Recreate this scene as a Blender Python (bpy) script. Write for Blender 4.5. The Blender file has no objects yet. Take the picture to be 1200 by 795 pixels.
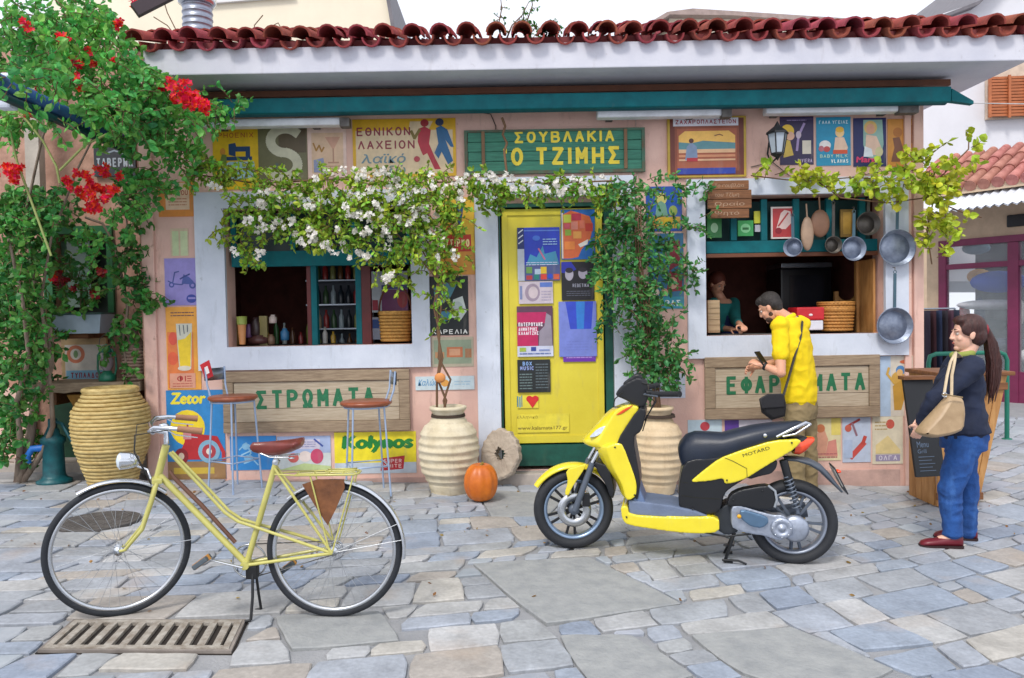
import bpy, bmesh, math, random
from mathutils import Vector, Matrix
random.seed(7)
C = bpy.context.scene.collection
SC = bpy.context.scene
R = math.radians
# ---------------- camera ----------------
F = 900.0                                   # focal length in photograph pixels (1200 wide)
CAMZ = 1.57
cam_m = Matrix.Rotation(R(90) - math.atan(25.5/F), 3, 'X') @ Matrix.Rotation(R(-1.0), 3, 'Z')
cd = bpy.data.cameras.new('camera'); cam = bpy.data.objects.new('camera', cd); C.objects.link(cam)
cd.sensor_width = 36; cd.lens = 36*F/1200; cd.clip_end = 500; cd.clip_start = .05
cam.matrix_world = Matrix.Translation((0, 0, CAMZ)) @ cam_m.to_4x4()
SC.camera = cam
# ---------------- world, sun, exposure ----------------
w = bpy.data.worlds.new('World'); SC.world = w; w.use_nodes = True
nt = w.node_tree; bg = nt.nodes['Background']
sky = nt.nodes.new('ShaderNodeTexSky'); sky.sky_type = 'NISHITA'; sky.sun_disc = False
SUN_EL, SUN_AZ = 52, 205                    # azimuth measured clockwise from +Y
sky.sun_elevation = R(SUN_EL); sky.sun_rotation = R(SUN_AZ)
sky.air_density = 1.0; sky.dust_density = 6.0; sky.ozone_density = 1.0
mx = nt.nodes.new('ShaderNodeMix'); mx.data_type = 'RGBA'; mx.inputs[0].default_value = .8
nt.links.new(sky.outputs[0], mx.inputs[6]); mx.inputs[7].default_value = (10.2, 10.6, 11.6, 1)   # thin bright overcast
nt.links.new(mx.outputs[2], bg.inputs[0]); bg.inputs[1].default_value = .117
sl = bpy.data.lights.new('sun', 'SUN'); sl.energy = 1.9; sl.angle = R(12); sl.color = (1, .95, .87)
so = bpy.data.objects.new('sun', sl); C.objects.link(so)
az, el = R(SUN_AZ), R(SUN_EL)
sd = Vector((math.sin(az)*math.cos(el), math.cos(az)*math.cos(el), math.sin(el)))
so.rotation_euler = sd.to_track_quat('Z', 'Y').to_euler(); so.location = sd*30
SC.view_settings.view_transform = 'Standard'; SC.view_settings.look = 'None'
SC.view_settings.exposure = 0.15; SC.view_settings.gamma = 1
SC.cycles.max_bounces = 6; SC.cycles.transparent_max_bounces = 12

# ---------------- measuring helpers ----------------
def ray(px, py):
    return cam_m @ Vector(((px-600)/F, -(py-397.5)/F, -1))
def at(px, py, Y):                          # point of the world plane y = Y seen at this place of the photograph
    d = ray(px, py); t = Y/d.y
    return Vector((d.x*t, Y, CAMZ + d.z*t))
SL = .0258
def gz(x):                                  # the street falls gently to the right
    return -SL*max(-5, min(5, x))
def on_ground(px, py):
    d = ray(px, py); t = 6/d.y
    for _ in range(30):
        x = d.x*t; t = (gz(x)-CAMZ)/d.z
    return Vector((d.x*t, d.y*t, gz(d.x*t)))
YW = 7.3                                    # the shop's front wall
def rect(x0, y0, x1, y1, Y=YW):             # upright rectangle measured from the photograph: x0, x1, z0, z1
    a = at((x0+x1)/2, (y0+y1)/2, Y); s = F/Y
    w_, h_ = (x1-x0)/s, (y1-y0)/s
    return a.x-w_/2, a.x+w_/2, a.z-h_/2, a.z+h_/2

# ---------------- materials ----------------
def lin(c):
    if isinstance(c, str):
        c = [int(c[i:i+2], 16)/255 for i in (0, 2, 4)]
    return tuple((v/12.92 if v <= .04045 else ((v+.055)/1.055)**2.4) for v in c)
MC = {}
def M(name, col=None, rough=.6, metal=0, var=.15, scale=6, bump=0, bscale=40, spec=.5, stretch=None, rand=0, island=0, emit=0, alpha=1, trans=0, coat=0, col2=None, sub=0, stain=None):
    if name in MC: return MC[name]
    m = bpy.data.materials.new(name); MC[name] = m; m.use_nodes = True
    n = m.node_tree.nodes; l = m.node_tree.links; b = n['Principled BSDF']
    c = lin(col); b.inputs['Roughness'].default_value = rough; b.inputs['Metallic'].default_value = metal
    b.inputs['Specular IOR Level'].default_value = spec
    b.inputs['Coat Weight'].default_value = coat; b.inputs['Coat Roughness'].default_value = .12
    b.inputs['Transmission Weight'].default_value = trans; b.inputs['Alpha'].default_value = alpha
    tc = n.new('ShaderNodeTexCoord'); mp = n.new('ShaderNodeMapping'); l.new(tc.outputs['Object'], mp.inputs[0])
    if stretch: mp.inputs['Scale'].default_value = stretch
    no = n.new('ShaderNodeTexNoise'); no.inputs['Scale'].default_value = scale; no.inputs['Detail'].default_value = 6; no.inputs['Roughness'].default_value = .62
    l.new(mp.outputs[0], no.inputs['Vector'])
    cr = n.new('ShaderNodeValToRGB'); cr.color_ramp.elements[0].position = .32; cr.color_ramp.elements[1].position = .68
    lo = lin(col2) if col2 else tuple(v*(1-var) for v in c)
    hi = c if col2 else tuple(min(1, v*(1+var)) for v in c)
    cr.color_ramp.elements[0].color = (*lo, 1); cr.color_ramp.elements[1].color = (*hi, 1)
    l.new(no.outputs['Fac'], cr.inputs[0]); out = cr.outputs[0]
    if stain:                               # old drips, scuffs and flaking patches in the paint itself
        mp2 = n.new('ShaderNodeMapping'); mp2.inputs['Scale'].default_value = (5, 5, 1.1); l.new(tc.outputs['Object'], mp2.inputs[0])
        for sc_n, lo_, hi_, am, vec in ((2.2, .56, .72, stain[1], mp2), (9, .64, .70, stain[1]*1.3, mp)):
            ns_ = n.new('ShaderNodeTexNoise'); ns_.inputs['Scale'].default_value = sc_n; ns_.inputs['Detail'].default_value = 8; ns_.inputs['Roughness'].default_value = .7; l.new(vec.outputs[0], ns_.inputs['Vector'])
            mr_ = n.new('ShaderNodeMapRange'); mr_.inputs['From Min'].default_value = lo_; mr_.inputs['From Max'].default_value = hi_; mr_.inputs['To Max'].default_value = am; l.new(ns_.outputs['Fac'], mr_.inputs[0])
            mxs = n.new('ShaderNodeMix'); mxs.data_type = 'RGBA'; mxs.inputs[7].default_value = (*lin(stain[0]), 1); l.new(mr_.outputs[0], mxs.inputs[0]); l.new(out, mxs.inputs[6]); out = mxs.outputs[2]
    if rand or island:
        hv = n.new('ShaderNodeHueSaturation')
        src = n.new('ShaderNodeNewGeometry').outputs['Random Per Island'] if island else n.new('ShaderNodeObjectInfo').outputs['Random']
        a = island or rand
        for inp, k, base in (('Value', a, 1), ('Hue', a*.12, .5)):
            mr = n.new('ShaderNodeMapRange'); mr.inputs['To Min'].default_value = base-k; mr.inputs['To Max'].default_value = base+k
            if inp == 'Hue':
                ma = n.new('ShaderNodeMath'); ma.operation = 'MULTIPLY'; ma.inputs[1].default_value = 7.31
                mb_ = n.new('ShaderNodeMath'); mb_.operation = 'FRACT'; l.new(src, ma.inputs[0]); l.new(ma.outputs[0], mb_.inputs[0]); l.new(mb_.outputs[0], mr.inputs[0])
            else: l.new(src, mr.inputs[0])
            l.new(mr.outputs[0], hv.inputs[inp])
        l.new(out, hv.inputs['Color']); out = hv.outputs[0]
    l.new(out, b.inputs['Base Color'])
    if bump:
        n2 = n.new('ShaderNodeTexNoise'); n2.inputs['Scale'].default_value = bscale; n2.inputs['Detail'].default_value = 5
        l.new(mp.outputs[0], n2.inputs['Vector'])
        bp = n.new('ShaderNodeBump'); bp.inputs['Strength'].default_value = bump; bp.inputs['Distance'].default_value = .01
        l.new(n2.outputs['Fac'], bp.inputs['Height']); l.new(bp.outputs[0], b.inputs['Normal'])
    if sub:
        b.inputs['Subsurface Weight'].default_value = sub; b.inputs['Subsurface Radius'].default_value = (.02, .008, .004)
        b.inputs['Subsurface Scale'].default_value = .5
    if emit:
        b.inputs['Emission Color'].default_value = (*c, 1); b.inputs['Emission Strength'].default_value = emit
    return m
def P(col, rough=.55, **k):                 # plain painted / printed colour
    return M('paint_'+col+'_%d' % (rough*100), col, rough=rough, var=k.pop('var', .13), scale=9, stain=k.pop('stain', ('a8a095', .16)), **k)

# ---------------- mesh builder ----------------
def basis(d):
    d = Vector(d).normalized(); u = d.cross(Vector((0, 0, 1)))
    if u.length < 1e-3: u = d.cross(Vector((0, 1, 0)))
    u.normalize(); return u, d.cross(u).normalized()
class MB:
    def __init__(s): s.v = []; s.f = []; s.m = []; s.s = []
    def add(s, vs, fs, m=0, sm=False):
        o = len(s.v); s.v.extend([tuple(p) for p in vs])
        for f in fs: s.f.append(tuple(i+o for i in f)); s.m.append(m); s.s.append(sm)
        return s
    def box(s, x0, x1, y0, y1, z0, z1, m=0):
        return s.add([(x, y, z) for x in (x0, x1) for y in (y0, y1) for z in (z0, z1)],
                     [(0, 1, 3, 2), (4, 6, 7, 5), (0, 4, 5, 1), (2, 3, 7, 6), (0, 2, 6, 4), (1, 5, 7, 3)], m)
    def obox(s, c, sz, mat3=None, m=0):     # oriented box
        c = Vector(c); mat3 = mat3 or Matrix.Identity(3)
        return s.add([c + mat3 @ Vector((x*sz[0]/2, y*sz[1]/2, z*sz[2]/2)) for x in (-1, 1) for y in (-1, 1) for z in (-1, 1)],
                     [(0, 1, 3, 2), (4, 6, 7, 5), (0, 4, 5, 1), (2, 3, 7, 6), (0, 2, 6, 4), (1, 5, 7, 3)], m)
    def bar(s, a, b, w_, h_, m=0):
        a = Vector(a); b = Vector(b); u, v = basis(b-a); vs = []
        for p in (a, b):
            for i, j in ((-1, -1), (1, -1), (1, 1), (-1, 1)): vs.append(p+u*i*w_/2+v*j*h_/2)
        return s.add(vs, [(0, 1, 2, 3), (7, 6, 5, 4), (0, 4, 5, 1), (1, 5, 6, 2), (2, 6, 7, 3), (3, 7, 4, 0)], m)
    def tube(s, pts, r, n=8, m=0, cap=True, closed=False, flat=1.0):
        pts = [Vector(p) for p in pts]; N = len(pts); vs = []; fs = []
        rr = r if hasattr(r, '__len__') else [r]*N
        u0 = None
        for i, p in enumerate(pts):
            if closed: d = pts[(i+1) % N]-pts[i-1]
            else: d = pts[min(i+1, N-1)]-pts[max(i-1, 0)]
            if u0 is None: u, v = basis(d)
            else:
                d.normalize(); u = u0-d*u0.dot(d)
                if u.length < 1e-5: u, v = basis(d)
                u.normalize(); v = d.cross(u)
            u0 = u
            for k in range(n):
                a = 2*math.pi*k/n; vs.append(p+u*math.cos(a)*rr[i]+v*math.sin(a)*rr[i]*flat)
        for i in range(N if closed else N-1):
            j = (i+1) % N
            for k in range(n): fs.append((i*n+k, i*n+(k+1) % n, j*n+(k+1) % n, j*n+k))
        s.add(vs, fs, m, True)
        if cap and not closed:
            s.add(vs[:n], [tuple(range(n))[::-1]], m); s.add(vs[-n:], [tuple(range(n))], m)
        return s
    def lathe(s, prof, c=(0, 0, 0), axis=(0, 0, 1), n=24, m=0, sm=True, wob=0):
        c = Vector(c); ax = Vector(axis).normalized(); u, v = basis(ax); vs = []; fs = []
        for i, (r, z) in enumerate(prof):
            for k in range(n):
                a = 2*math.pi*k/n; q = r*(1+wob*math.sin(3*a+i))
                vs.append(c+ax*z+(u*math.cos(a)+v*math.sin(a))*q)
        for i in range(len(prof)-1):
            for k in range(n): fs.append((i*n+k, i*n+(k+1) % n, (i+1)*n+(k+1) % n, (i+1)*n+k))
        s.add(vs, fs, m, sm)
        if prof[0][0] > 1e-4: s.add(vs[:n], [tuple(range(n))[::-1]], m)
        if prof[-1][0] > 1e-4: s.add(vs[-n:], [tuple(range(n))], m)
        return s
    def torus(s, c, axis, Rr, r, n=48, k=8, m=0, flat=1.0, a0=0, a1=360, ref=None):
        c = Vector(c); ax = Vector(axis).normalized(); u, v = basis(ax)
        if ref is not None: u = Vector(ref).normalized(); v = ax.cross(u)
        full = abs(a1-a0) >= 360; N = n if full else n+1; vs = []; fs = []
        for i in range(N):
            a = R(a0+(a1-a0)*i/n); d = u*math.cos(a)+v*math.sin(a)
            for j in range(k):
                b = 2*math.pi*j/k; vs.append(c+d*(Rr+r*math.cos(b))+ax*r*flat*math.sin(b))
        for i in range(n):
            i2 = (i+1) % N
            for j in range(k): fs.append((i*k+j, i*k+(j+1) % k, i2*k+(j+1) % k, i2*k+j))
        return s.add(vs, fs, m, True)
    def ell(s, c, rad, rot=None, n=16, k=10, m=0):
        c = Vector(c); rot = rot or Matrix.Identity(3); vs = []; fs = []
        if not hasattr(rad, '__len__'): rad = (rad,)*3
        for i in range(k+1):
            t = math.pi*i/k
            for j in range(n):
                a = 2*math.pi*j/n
                vs.append(c+rot @ Vector((rad[0]*math.sin(t)*math.cos(a), rad[1]*math.sin(t)*math.sin(a), rad[2]*math.cos(t))))
        for i in range(k):
            for j in range(n): fs.append((i*n+j, (i+1)*n+j, (i+1)*n+(j+1) % n, i*n+(j+1) % n))
        return s.add(vs, fs, m, True)
    def pillow(s, poly, place, hw, inset=.01, rings=3, m=0, y0=0.0, sm=True):
        # poly: closed 2-D outline; place(u, v, w) -> 3-D; rounded on both sides, half width hw about y0
        n = len(poly); A = sum(poly[i][0]*poly[(i+1) % n][1]-poly[(i+1) % n][0]*poly[i][1] for i in range(n))
        sg = 1 if A > 0 else -1; nor = []
        for i in range(n):
            a, b, c_ = Vector(poly[i-1]), Vector(poly[i]), Vector(poly[(i+1) % n])
            e1 = (b-a); e2 = (c_-b); n1 = Vector((-e1.y, e1.x)).normalized(); n2 = Vector((-e2.y, e2.x)).normalized()
            q = n1+n2; q = q.normalized() if q.length > 1e-4 else n1
            nor.append(q*sg/max(.5, q.dot(n1)))
        vs = []; seq = []
        for k in range(rings+1):
            a = math.pi/2*k/rings; seq.append((1-math.sin(a), math.cos(a)))      # inset fraction, side fraction
        full = [(f_, -g) for f_, g in reversed(seq[:-1])][::-1]
        levels = [(inset*(1-math.sqrt(max(0, 1-t*t))), t) for t in [-1+.12*0, -.92, -.7, -.35, 0, .35, .7, .92, 1][0:9]] if rings > 1 else [(0, -1), (0, 1)]
        for off, t in levels:
            for i in range(n):
                p = Vector(poly[i])+nor[i]*off; vs.append(place(p.x, p.y, y0+hw*t))
        fs = []
        for k in range(len(levels)-1):
            for i in range(n): fs.append((k*n+i, k*n+(i+1) % n, (k+1)*n+(i+1) % n, (k+1)*n+i))
        s.add(vs, fs, m, sm)
        L = len(levels)-1
        s.add(vs[:n], [tuple(range(n))[::-1]], m, sm and rings > 1); s.add(vs[L*n:], [tuple(range(n))], m, sm and rings > 1)
        return s
    def build(s, name, mats, parent=None, recalc=True, bevel=0, kind=None, label=None, off=None, weld=False):
        me = bpy.data.meshes.new(name)
        o = bpy.data.objects.new(name, me); C.objects.link(o)
        vs = s.v
        if off is None and parent is not None and parent.get('_w'): off = parent.get('_w')
        if off is not None: vs = [(a-off[0], b-off[1], c-off[2]) for a, b, c in vs]
        me.from_pydata(vs, [], s.f)
        if not isinstance(mats, (list, tuple)): mats = [mats]
        for m_ in mats: me.materials.append(m_)
        me.polygons.foreach_set('material_index', s.m); me.polygons.foreach_set('use_smooth', s.s)
        if recalc or bevel or weld:
            bm = bmesh.new(); bm.from_mesh(me)
            if weld: bmesh.ops.remove_doubles(bm, verts=bm.verts, dist=1e-5)
            if recalc: bmesh.ops.recalc_face_normals(bm, faces=bm.faces)
            if bevel:
                bmesh.ops.remove_doubles(bm, verts=bm.verts, dist=1e-5)
                ed = [e for e in bm.edges if len(e.link_faces) == 2 and e.calc_face_angle(0) > R(35)]
                bmesh.ops.bevel(bm, geom=ed, offset=bevel, segments=2, affect='EDGES', profile=.6, clamp_overlap=True)
            bm.to_mesh(me); bm.free()
        me.update()
        if parent is not None:
            o.parent = parent
        if kind: o['kind'] = kind
        if label: o['label'] = label
        return o
def tag(o, label=None, cat=None, group=None, kind=None):
    if label: o['label'] = label
    if cat: o['category'] = cat
    if group: o['group'] = group
    if kind: o['kind'] = kind
    return o
def thing(name, label, cat, loc=(0, 0, 0), group=None, rz=0, local=False):
    o = bpy.data.objects.new(name, None); C.objects.link(o); o.empty_display_size = .1
    o.location = loc; o.rotation_euler.z = rz
    tag(o, label, cat, group)
    if not local: o['_w'] = list(loc)       # parts given in world coordinates are stored relative to the thing's base
    return o
def single(mb, name, mats, label, cat, group=None, loc=None, **k):     # a thing that is one mesh, origin at its base
    if loc is None:
        n = len(mb.v); loc = (sum(p[0] for p in mb.v)/n, sum(p[1] for p in mb.v)/n, min(p[2] for p in mb.v))
    o = mb.build(name, mats, off=loc, **k); o.location = loc
    return tag(o, label, cat, group)
TC = {}
def text_geo(s, bold=0.0):
    key = (s, bold)
    if key in TC: return TC[key]
    cu = bpy.data.curves.new('lettering', 'FONT'); cu.body = s; cu.size = 1; cu.offset = bold; cu.resolution_u = 3
    cu.fill_mode = 'FRONT'
    ob = bpy.data.objects.new('lettering', cu); me = ob.to_mesh()
    vs = [(v.co.x, v.co.y) for v in me.vertices]; fs = [tuple(p.vertices) for p in me.polygons]
    ob.to_mesh_clear(); bpy.data.objects.remove(ob); bpy.data.curves.remove(cu)
    if vs:
        x0 = min(v[0] for v in vs); y0 = min(v[1] for v in vs); x1 = max(v[0] for v in vs); y1 = max(v[1] for v in vs)
        vs = [((x-x0)/(x1-x0 or 1), (y-y0)/(y1-y0 or 1)) for x, y in vs]; asp = (x1-x0)/(y1-y0 or 1)
    else: asp = 1
    TC[key] = (vs, fs, asp); return TC[key]
arc = lambda cx, cy, rx, ry, a0, a1, n=10: [(cx+rx*math.cos(R(a0+(a1-a0)*i/n)), cy+ry*math.sin(R(a0+(a1-a0)*i/n))) for i in range(n+1)]
GLY = {'Α': [[(0, 0), (.5, 1), (1, 0)], [(.2, .36), (.8, .36)]], 'Β': [[(0, 0), (0, 1)], [(0, 1)]+arc(.5, .76, .4, .24, 90, -90, 8)+[(0, .52)], [(0, .52)]+arc(.55, .26, .45, .26, 90, -90, 8)+[(0, 0)]],
 'Γ': [[(0, 0), (0, 1), (.9, 1)]], 'Δ': [[(0, 0), (.5, 1), (1, 0), (0, 0)]], 'Ε': [[(.95, 0), (0, 0), (0, 1), (.95, 1)], [(0, .52), (.8, .52)]], 'Ζ': [[(0, 1), (1, 1), (0, 0), (1, 0)]],
 'Η': [[(0, 0), (0, 1)], [(1, 0), (1, 1)], [(0, .5), (1, .5)]], 'Θ': [arc(.5, .5, .5, .5, 0, 360, 18), [(.25, .5), (.75, .5)]], 'Ι': [[(.5, 0), (.5, 1)]], 'Κ': [[(0, 0), (0, 1)], [(.95, 1), (0, .42)], [(.3, .6), (1, 0)]],
 'Λ': [[(0, 0), (.5, 1), (1, 0)]], 'Μ': [[(0, 0), (0, 1), (.5, .35), (1, 1), (1, 0)]], 'Ν': [[(0, 0), (0, 1), (1, 0), (1, 1)]], 'Ο': [arc(.5, .5, .5, .5, 0, 360, 18)], 'Π': [[(0, 0), (0, 1), (1, 1), (1, 0)]],
 'Ρ': [[(0, 0), (0, 1)], [(0, 1)]+arc(.5, .74, .48, .26, 90, -90, 8)+[(0, .48)]], 'Σ': [[(.95, 1), (0, 1), (.5, .52), (0, 0), (1, 0)]], 'Τ': [[(0, 1), (1, 1)], [(.5, 0), (.5, 1)]], 'Υ': [[(0, 1), (.5, .5), (1, 1)], [(.5, .5), (.5, 0)]],
 'Φ': [arc(.5, .52, .5, .32, 0, 360, 18), [(.5, 0), (.5, 1)]], 'Χ': [[(0, 0), (1, 1)], [(0, 1), (1, 0)]], 'Ω': [[(0, 0), (.34, 0)]+arc(.5, .6, .46, .4, 230, -50, 14)+[(.66, 0), (1, 0)]], "'": [[(.5, 1), (.45, .8)]], 'U': [[(0, 1)]+arc(.5, .32, .5, .32, 180, 360, 10)+[(1, 1)]]}
GLY.update({'A': GLY['Α'], 'E': GLY['Ε'], 'H': GLY['Η'], 'I': GLY['Ι'], 'K': GLY['Κ'], 'M': GLY['Μ'], 'N': GLY['Ν'], 'O': GLY['Ο'], 'P': GLY['Ρ'], 'T': GLY['Τ'], 'X': GLY['Χ'], 'B': GLY['Β'], 'Ϊ': GLY['Ι'],
 'L': [[(0, 1), (0, 0), (.9, 0)]], 'V': [[(0, 1), (.5, 0), (1, 1)]], 'R': GLY['Ρ']+[[(.4, .48), (1, 0)]], 'G': [arc(.5, .5, .5, .5, 40, 330, 16)+[(.95, .45), (.6, .45)]], 'S': [arc(.5, .75, .45, .25, 30, 240, 8)+arc(.5, .26, .45, .26, 70, -150, 9)], 'W': [[(0, 1), (.25, 0), (.5, .7), (.75, 0), (1, 1)]], 'Y': GLY['Υ'], 'C': [arc(.5, .5, .5, .5, 40, 320, 14)]})
def strokes(mb, s, place, x0, y0, x1, y1, d, m, t=.13, only=None):
    wid = [(.3 if c in "ΙI'Ϊ" else .35 if c == ' ' else 1) for c in s]; gap = .34; tot = sum(wid)+gap*(len(s)-1); u = (x1-x0)/tot; x = x0; H_ = y1-y0; tv = t*H_; k = 0
    e1 = Vector(place(x0+.001, y0, 0))-Vector(place(x0, y0, 0)); e2 = Vector(place(x0, y0+.001, 0))-Vector(place(x0, y0, 0)); th = tv*e2.length/e1.length   # stroke width sideways in u units
    for i_, (c, w_) in enumerate(zip(s, wid)):
        for pl in (GLY.get(c, []) if only is None or only == i_ else []):
            for a, b in zip(pl, pl[1:]):
                A_ = (x+th/2+(w_*u-th)*(a[0] if w_ == 1 else .5), y0+tv/2+(H_-tv)*a[1]); B_ = (x+th/2+(w_*u-th)*(b[0] if w_ == 1 else .5), y0+tv/2+(H_-tv)*b[1])
                dx, dy = (B_[0]-A_[0])/th, (B_[1]-A_[1])/tv; L = math.hypot(dx, dy) or 1; nx, ny = -dy/L*th/2, dx/L*tv/2; ex, ey = dx/L*th*.28, dy/L*tv*.28; dd = d+.00003*(k % 9); k += 1
                mb.add([place(A_[0]-ex-nx, A_[1]-ey-ny, dd), place(B_[0]+ex-nx, B_[1]+ey-ny, dd), place(B_[0]+ex+nx, B_[1]+ey+ny, dd), place(A_[0]-ex+nx, A_[1]-ey+ny, dd)], [(0, 1, 2, 3)], m)
        x += (w_+gap)*u
def put_text(mb, s, place, x0, y0, x1, y1, d, m, bold=.0, thick=0, slant=0):
    if len(s) > 1 and all(c in GLY or c == ' ' for c in s) and not slant: return strokes(mb, s, place, x0, y0, x1, y1, d, m, .14+bold*1.5)
    vs, fs, asp = text_geo(s, 0)
    h_ = y1-y0; k = (x1-x0)/max(asp, .2)*bold*1.6     # heavier strokes: the same letters laid a little beside themselves
    for i, (ox, oy) in enumerate([(0, 0)] if not bold else [(-1, 0), (1, 0), (0, -1), (0, 1)]):
        pts = [(x0+(x1-x0)*a+slant*h_*b+ox*k, y0+h_*b+oy*h_*bold*1.2) for a, b in vs]
        mb.add([place(a, b, d+i*.00012) for a, b in pts], fs, m)
def mesh_copy(o, parent=None):
    c = o.copy(); C.objects.link(c)
    c.parent = parent
    for ch in o.children: mesh_copy(ch, c)
    return c
from mathutils import noise as mnoise
def voxel(mb, name, mats, parent, size=.006, smooth=4, off=None, fold=0, fscale=(9, 9, 22), label=None):
    me = bpy.data.meshes.new('t'); me.from_pydata(mb.v, [], mb.f); me.update()
    o = bpy.data.objects.new('t', me); C.objects.link(o)
    md = o.modifiers.new('r', 'REMESH'); md.mode = 'VOXEL'; md.voxel_size = size; md.use_smooth_shade = True
    if smooth:
        sm = o.modifiers.new('s', 'SMOOTH'); sm.factor = .5; sm.iterations = smooth
    dg = bpy.context.evaluated_depsgraph_get(); me2 = bpy.data.meshes.new_from_object(o.evaluated_get(dg))
    bpy.data.objects.remove(o); bpy.data.meshes.remove(me)
    me2.materials.clear()
    for m_ in (mats if isinstance(mats, (list, tuple)) else [mats]): me2.materials.append(m_)
    me2.polygons.foreach_set('use_smooth', [True]*len(me2.polygons))
    if fold:                                  # folds of cloth
        n_ = len(me2.vertices); co = [0.0]*(3*n_); no = [0.0]*(3*n_); me2.vertices.foreach_get('co', co); me2.vertex_normals.foreach_get('vector', no)
        for i in range(n_):
            x, y, z = co[3*i:3*i+3]; q = mnoise.noise(Vector((x*fscale[0], y*fscale[1], z*fscale[2])))+.45*mnoise.noise(Vector((x*fscale[0]*2.3+5, y*fscale[1]*2.3, z*fscale[2]*1.9))); a = fold*(1-abs(q)*3)
            for k in range(3): co[3*i+k] += no[3*i+k]*a
        me2.vertices.foreach_set('co', co)
    if off is None and parent is not None and parent.get('_w'): off = parent['_w']
    if off is not None: me2.transform(Matrix.Translation(-Vector(off)))
    me2.name = name; o = bpy.data.objects.new(name, me2); C.objects.link(o); o.parent = parent
    if label: o['label'] = label
    return o
# ================= materials of the place =================
PINK = M('pink_render', 'e3bfb1', rough=.9, var=.10, scale=3, bump=.25, bscale=60, col2='d6aea2', stain=('b08d80', .7))
PINK2 = M('old_pink_render', 'c39a88', rough=.9, scale=4, bump=.5, bscale=30, col2='8f6d5c')
WHITE = M('white_trim', 'd3dae8', rough=.6, var=.06, scale=5, bump=.12, bscale=50, col2='c6cedd', stain=('9aa0a8', .4))
EAVE = M('eave_paint', 'd4d5df', rough=.8, var=.07, scale=2.5, bump=.08, col2='c3c5d2', stain=('a3a0a4', .35))
TILE = M('roof_tile_clay', 'a34a44', rough=.92, spec=.2, scale=14, bump=.5, bscale=60, col2='83403f', rand=.17, stain=('6d5a50', .6))
TEAL = M('teal_paint', '046a72', rough=.6, spec=.25, var=.2, scale=6, bump=.1, col2='03555e', stain=('2f6066', .5))
GREEN = M('dark_green_paint', '17584a', rough=.45, scale=8, bump=.15, col2='0f4338', stain=('3c5a4a', .5))
YEL = M('yellow_door_paint', 'dfd042', rough=.45, scale=2.5, bump=.08, col2='d3c236', stain=('b8a860', .4))
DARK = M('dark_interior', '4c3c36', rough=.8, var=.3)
MAROON = M('maroon_paint', '5a1818', rough=.5, var=.2)
CREAM = M('cream_render', 'ece3cd', rough=.9, var=.04, scale=2, bump=.1)
OFFW = M('offwhite_render', 'dfdfe2', rough=.9, var=.04, scale=2, bump=.1)
WOOD = M('weathered_wood', 'a8947c', rough=.75, scale=7, stretch=(1.2, 6, 14), bump=.35, bscale=18, col2='7f6c58')
WOODB = M('brown_wood', '8a5a35', rough=.6, scale=6, stretch=(1, 5, 9), bump=.3, bscale=18, col2='5f3b20')
PINE = M('pine_wood', 'c4935a', rough=.55, scale=5, stretch=(5, 5, 1), bump=.15, bscale=20, col2='a3713c')
CHROME = M('chrome', 'd8dce2', rough=.18, metal=1, var=.03)
STEEL = M('brushed_steel', '9aa2ac', rough=.35, metal=.9, var=.12, scale=20)
BLACK = M('black_plastic', '16181c', rough=.45, var=.2, bump=.05)
GLASS = M('window_glass', 'dfe8ea', rough=.03, trans=1, var=0)

def wall_mesh(x0, x1, z0, z1, yf, th, holes, m=0):
    """slab with rectangular openings, front face at y = yf; z0 may be a function of x"""
    mb = MB(); zb = z0
    xs = sorted({x0, x1, *[h for q in holes for h in q[:2]]}); zs = sorted({zb, z1, *[h for q in holes for h in q[2:]]})
    def solid(i, j):
        if i < 0 or j < 0 or i >= len(xs)-1 or j >= len(zs)-1: return False
        cx, cz = (xs[i]+xs[i+1])/2, (zs[j]+zs[j+1])/2
        return not any(a < cx < b and c < cz < d for a, b, c, d in holes)
    yb = yf+th
    for i in range(len(xs)-1):
        for j in range(len(zs)-1):
            if not solid(i, j): continue
            a, b, c, d = xs[i], xs[i+1], zs[j], zs[j+1]
            mb.add([(a, yf, c), (b, yf, c), (b, yf, d), (a, yf, d)], [(0, 1, 2, 3)], m)
            mb.add([(a, yb, c), (b, yb, c), (b, yb, d), (a, yb, d)], [(3, 2, 1, 0)], m)
            if not solid(i-1, j): mb.add([(a, yf, c), (a, yb, c), (a, yb, d), (a, yf, d)], [(3, 2, 1, 0)], m)
            if not solid(i+1, j): mb.add([(b, yf, c), (b, yb, c), (b, yb, d), (b, yf, d)], [(0, 1, 2, 3)], m)
            if not solid(i, j-1): mb.add([(a, yf, c), (b, yf, c), (b, yb, c), (a, yb, c)], [(3, 2, 1, 0)], m)
            if not solid(i, j+1): mb.add([(a, yf, d), (b, yf, d), (b, yb, d), (a, yb, d)], [(0, 1, 2, 3)], m)
    return mb

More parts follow.
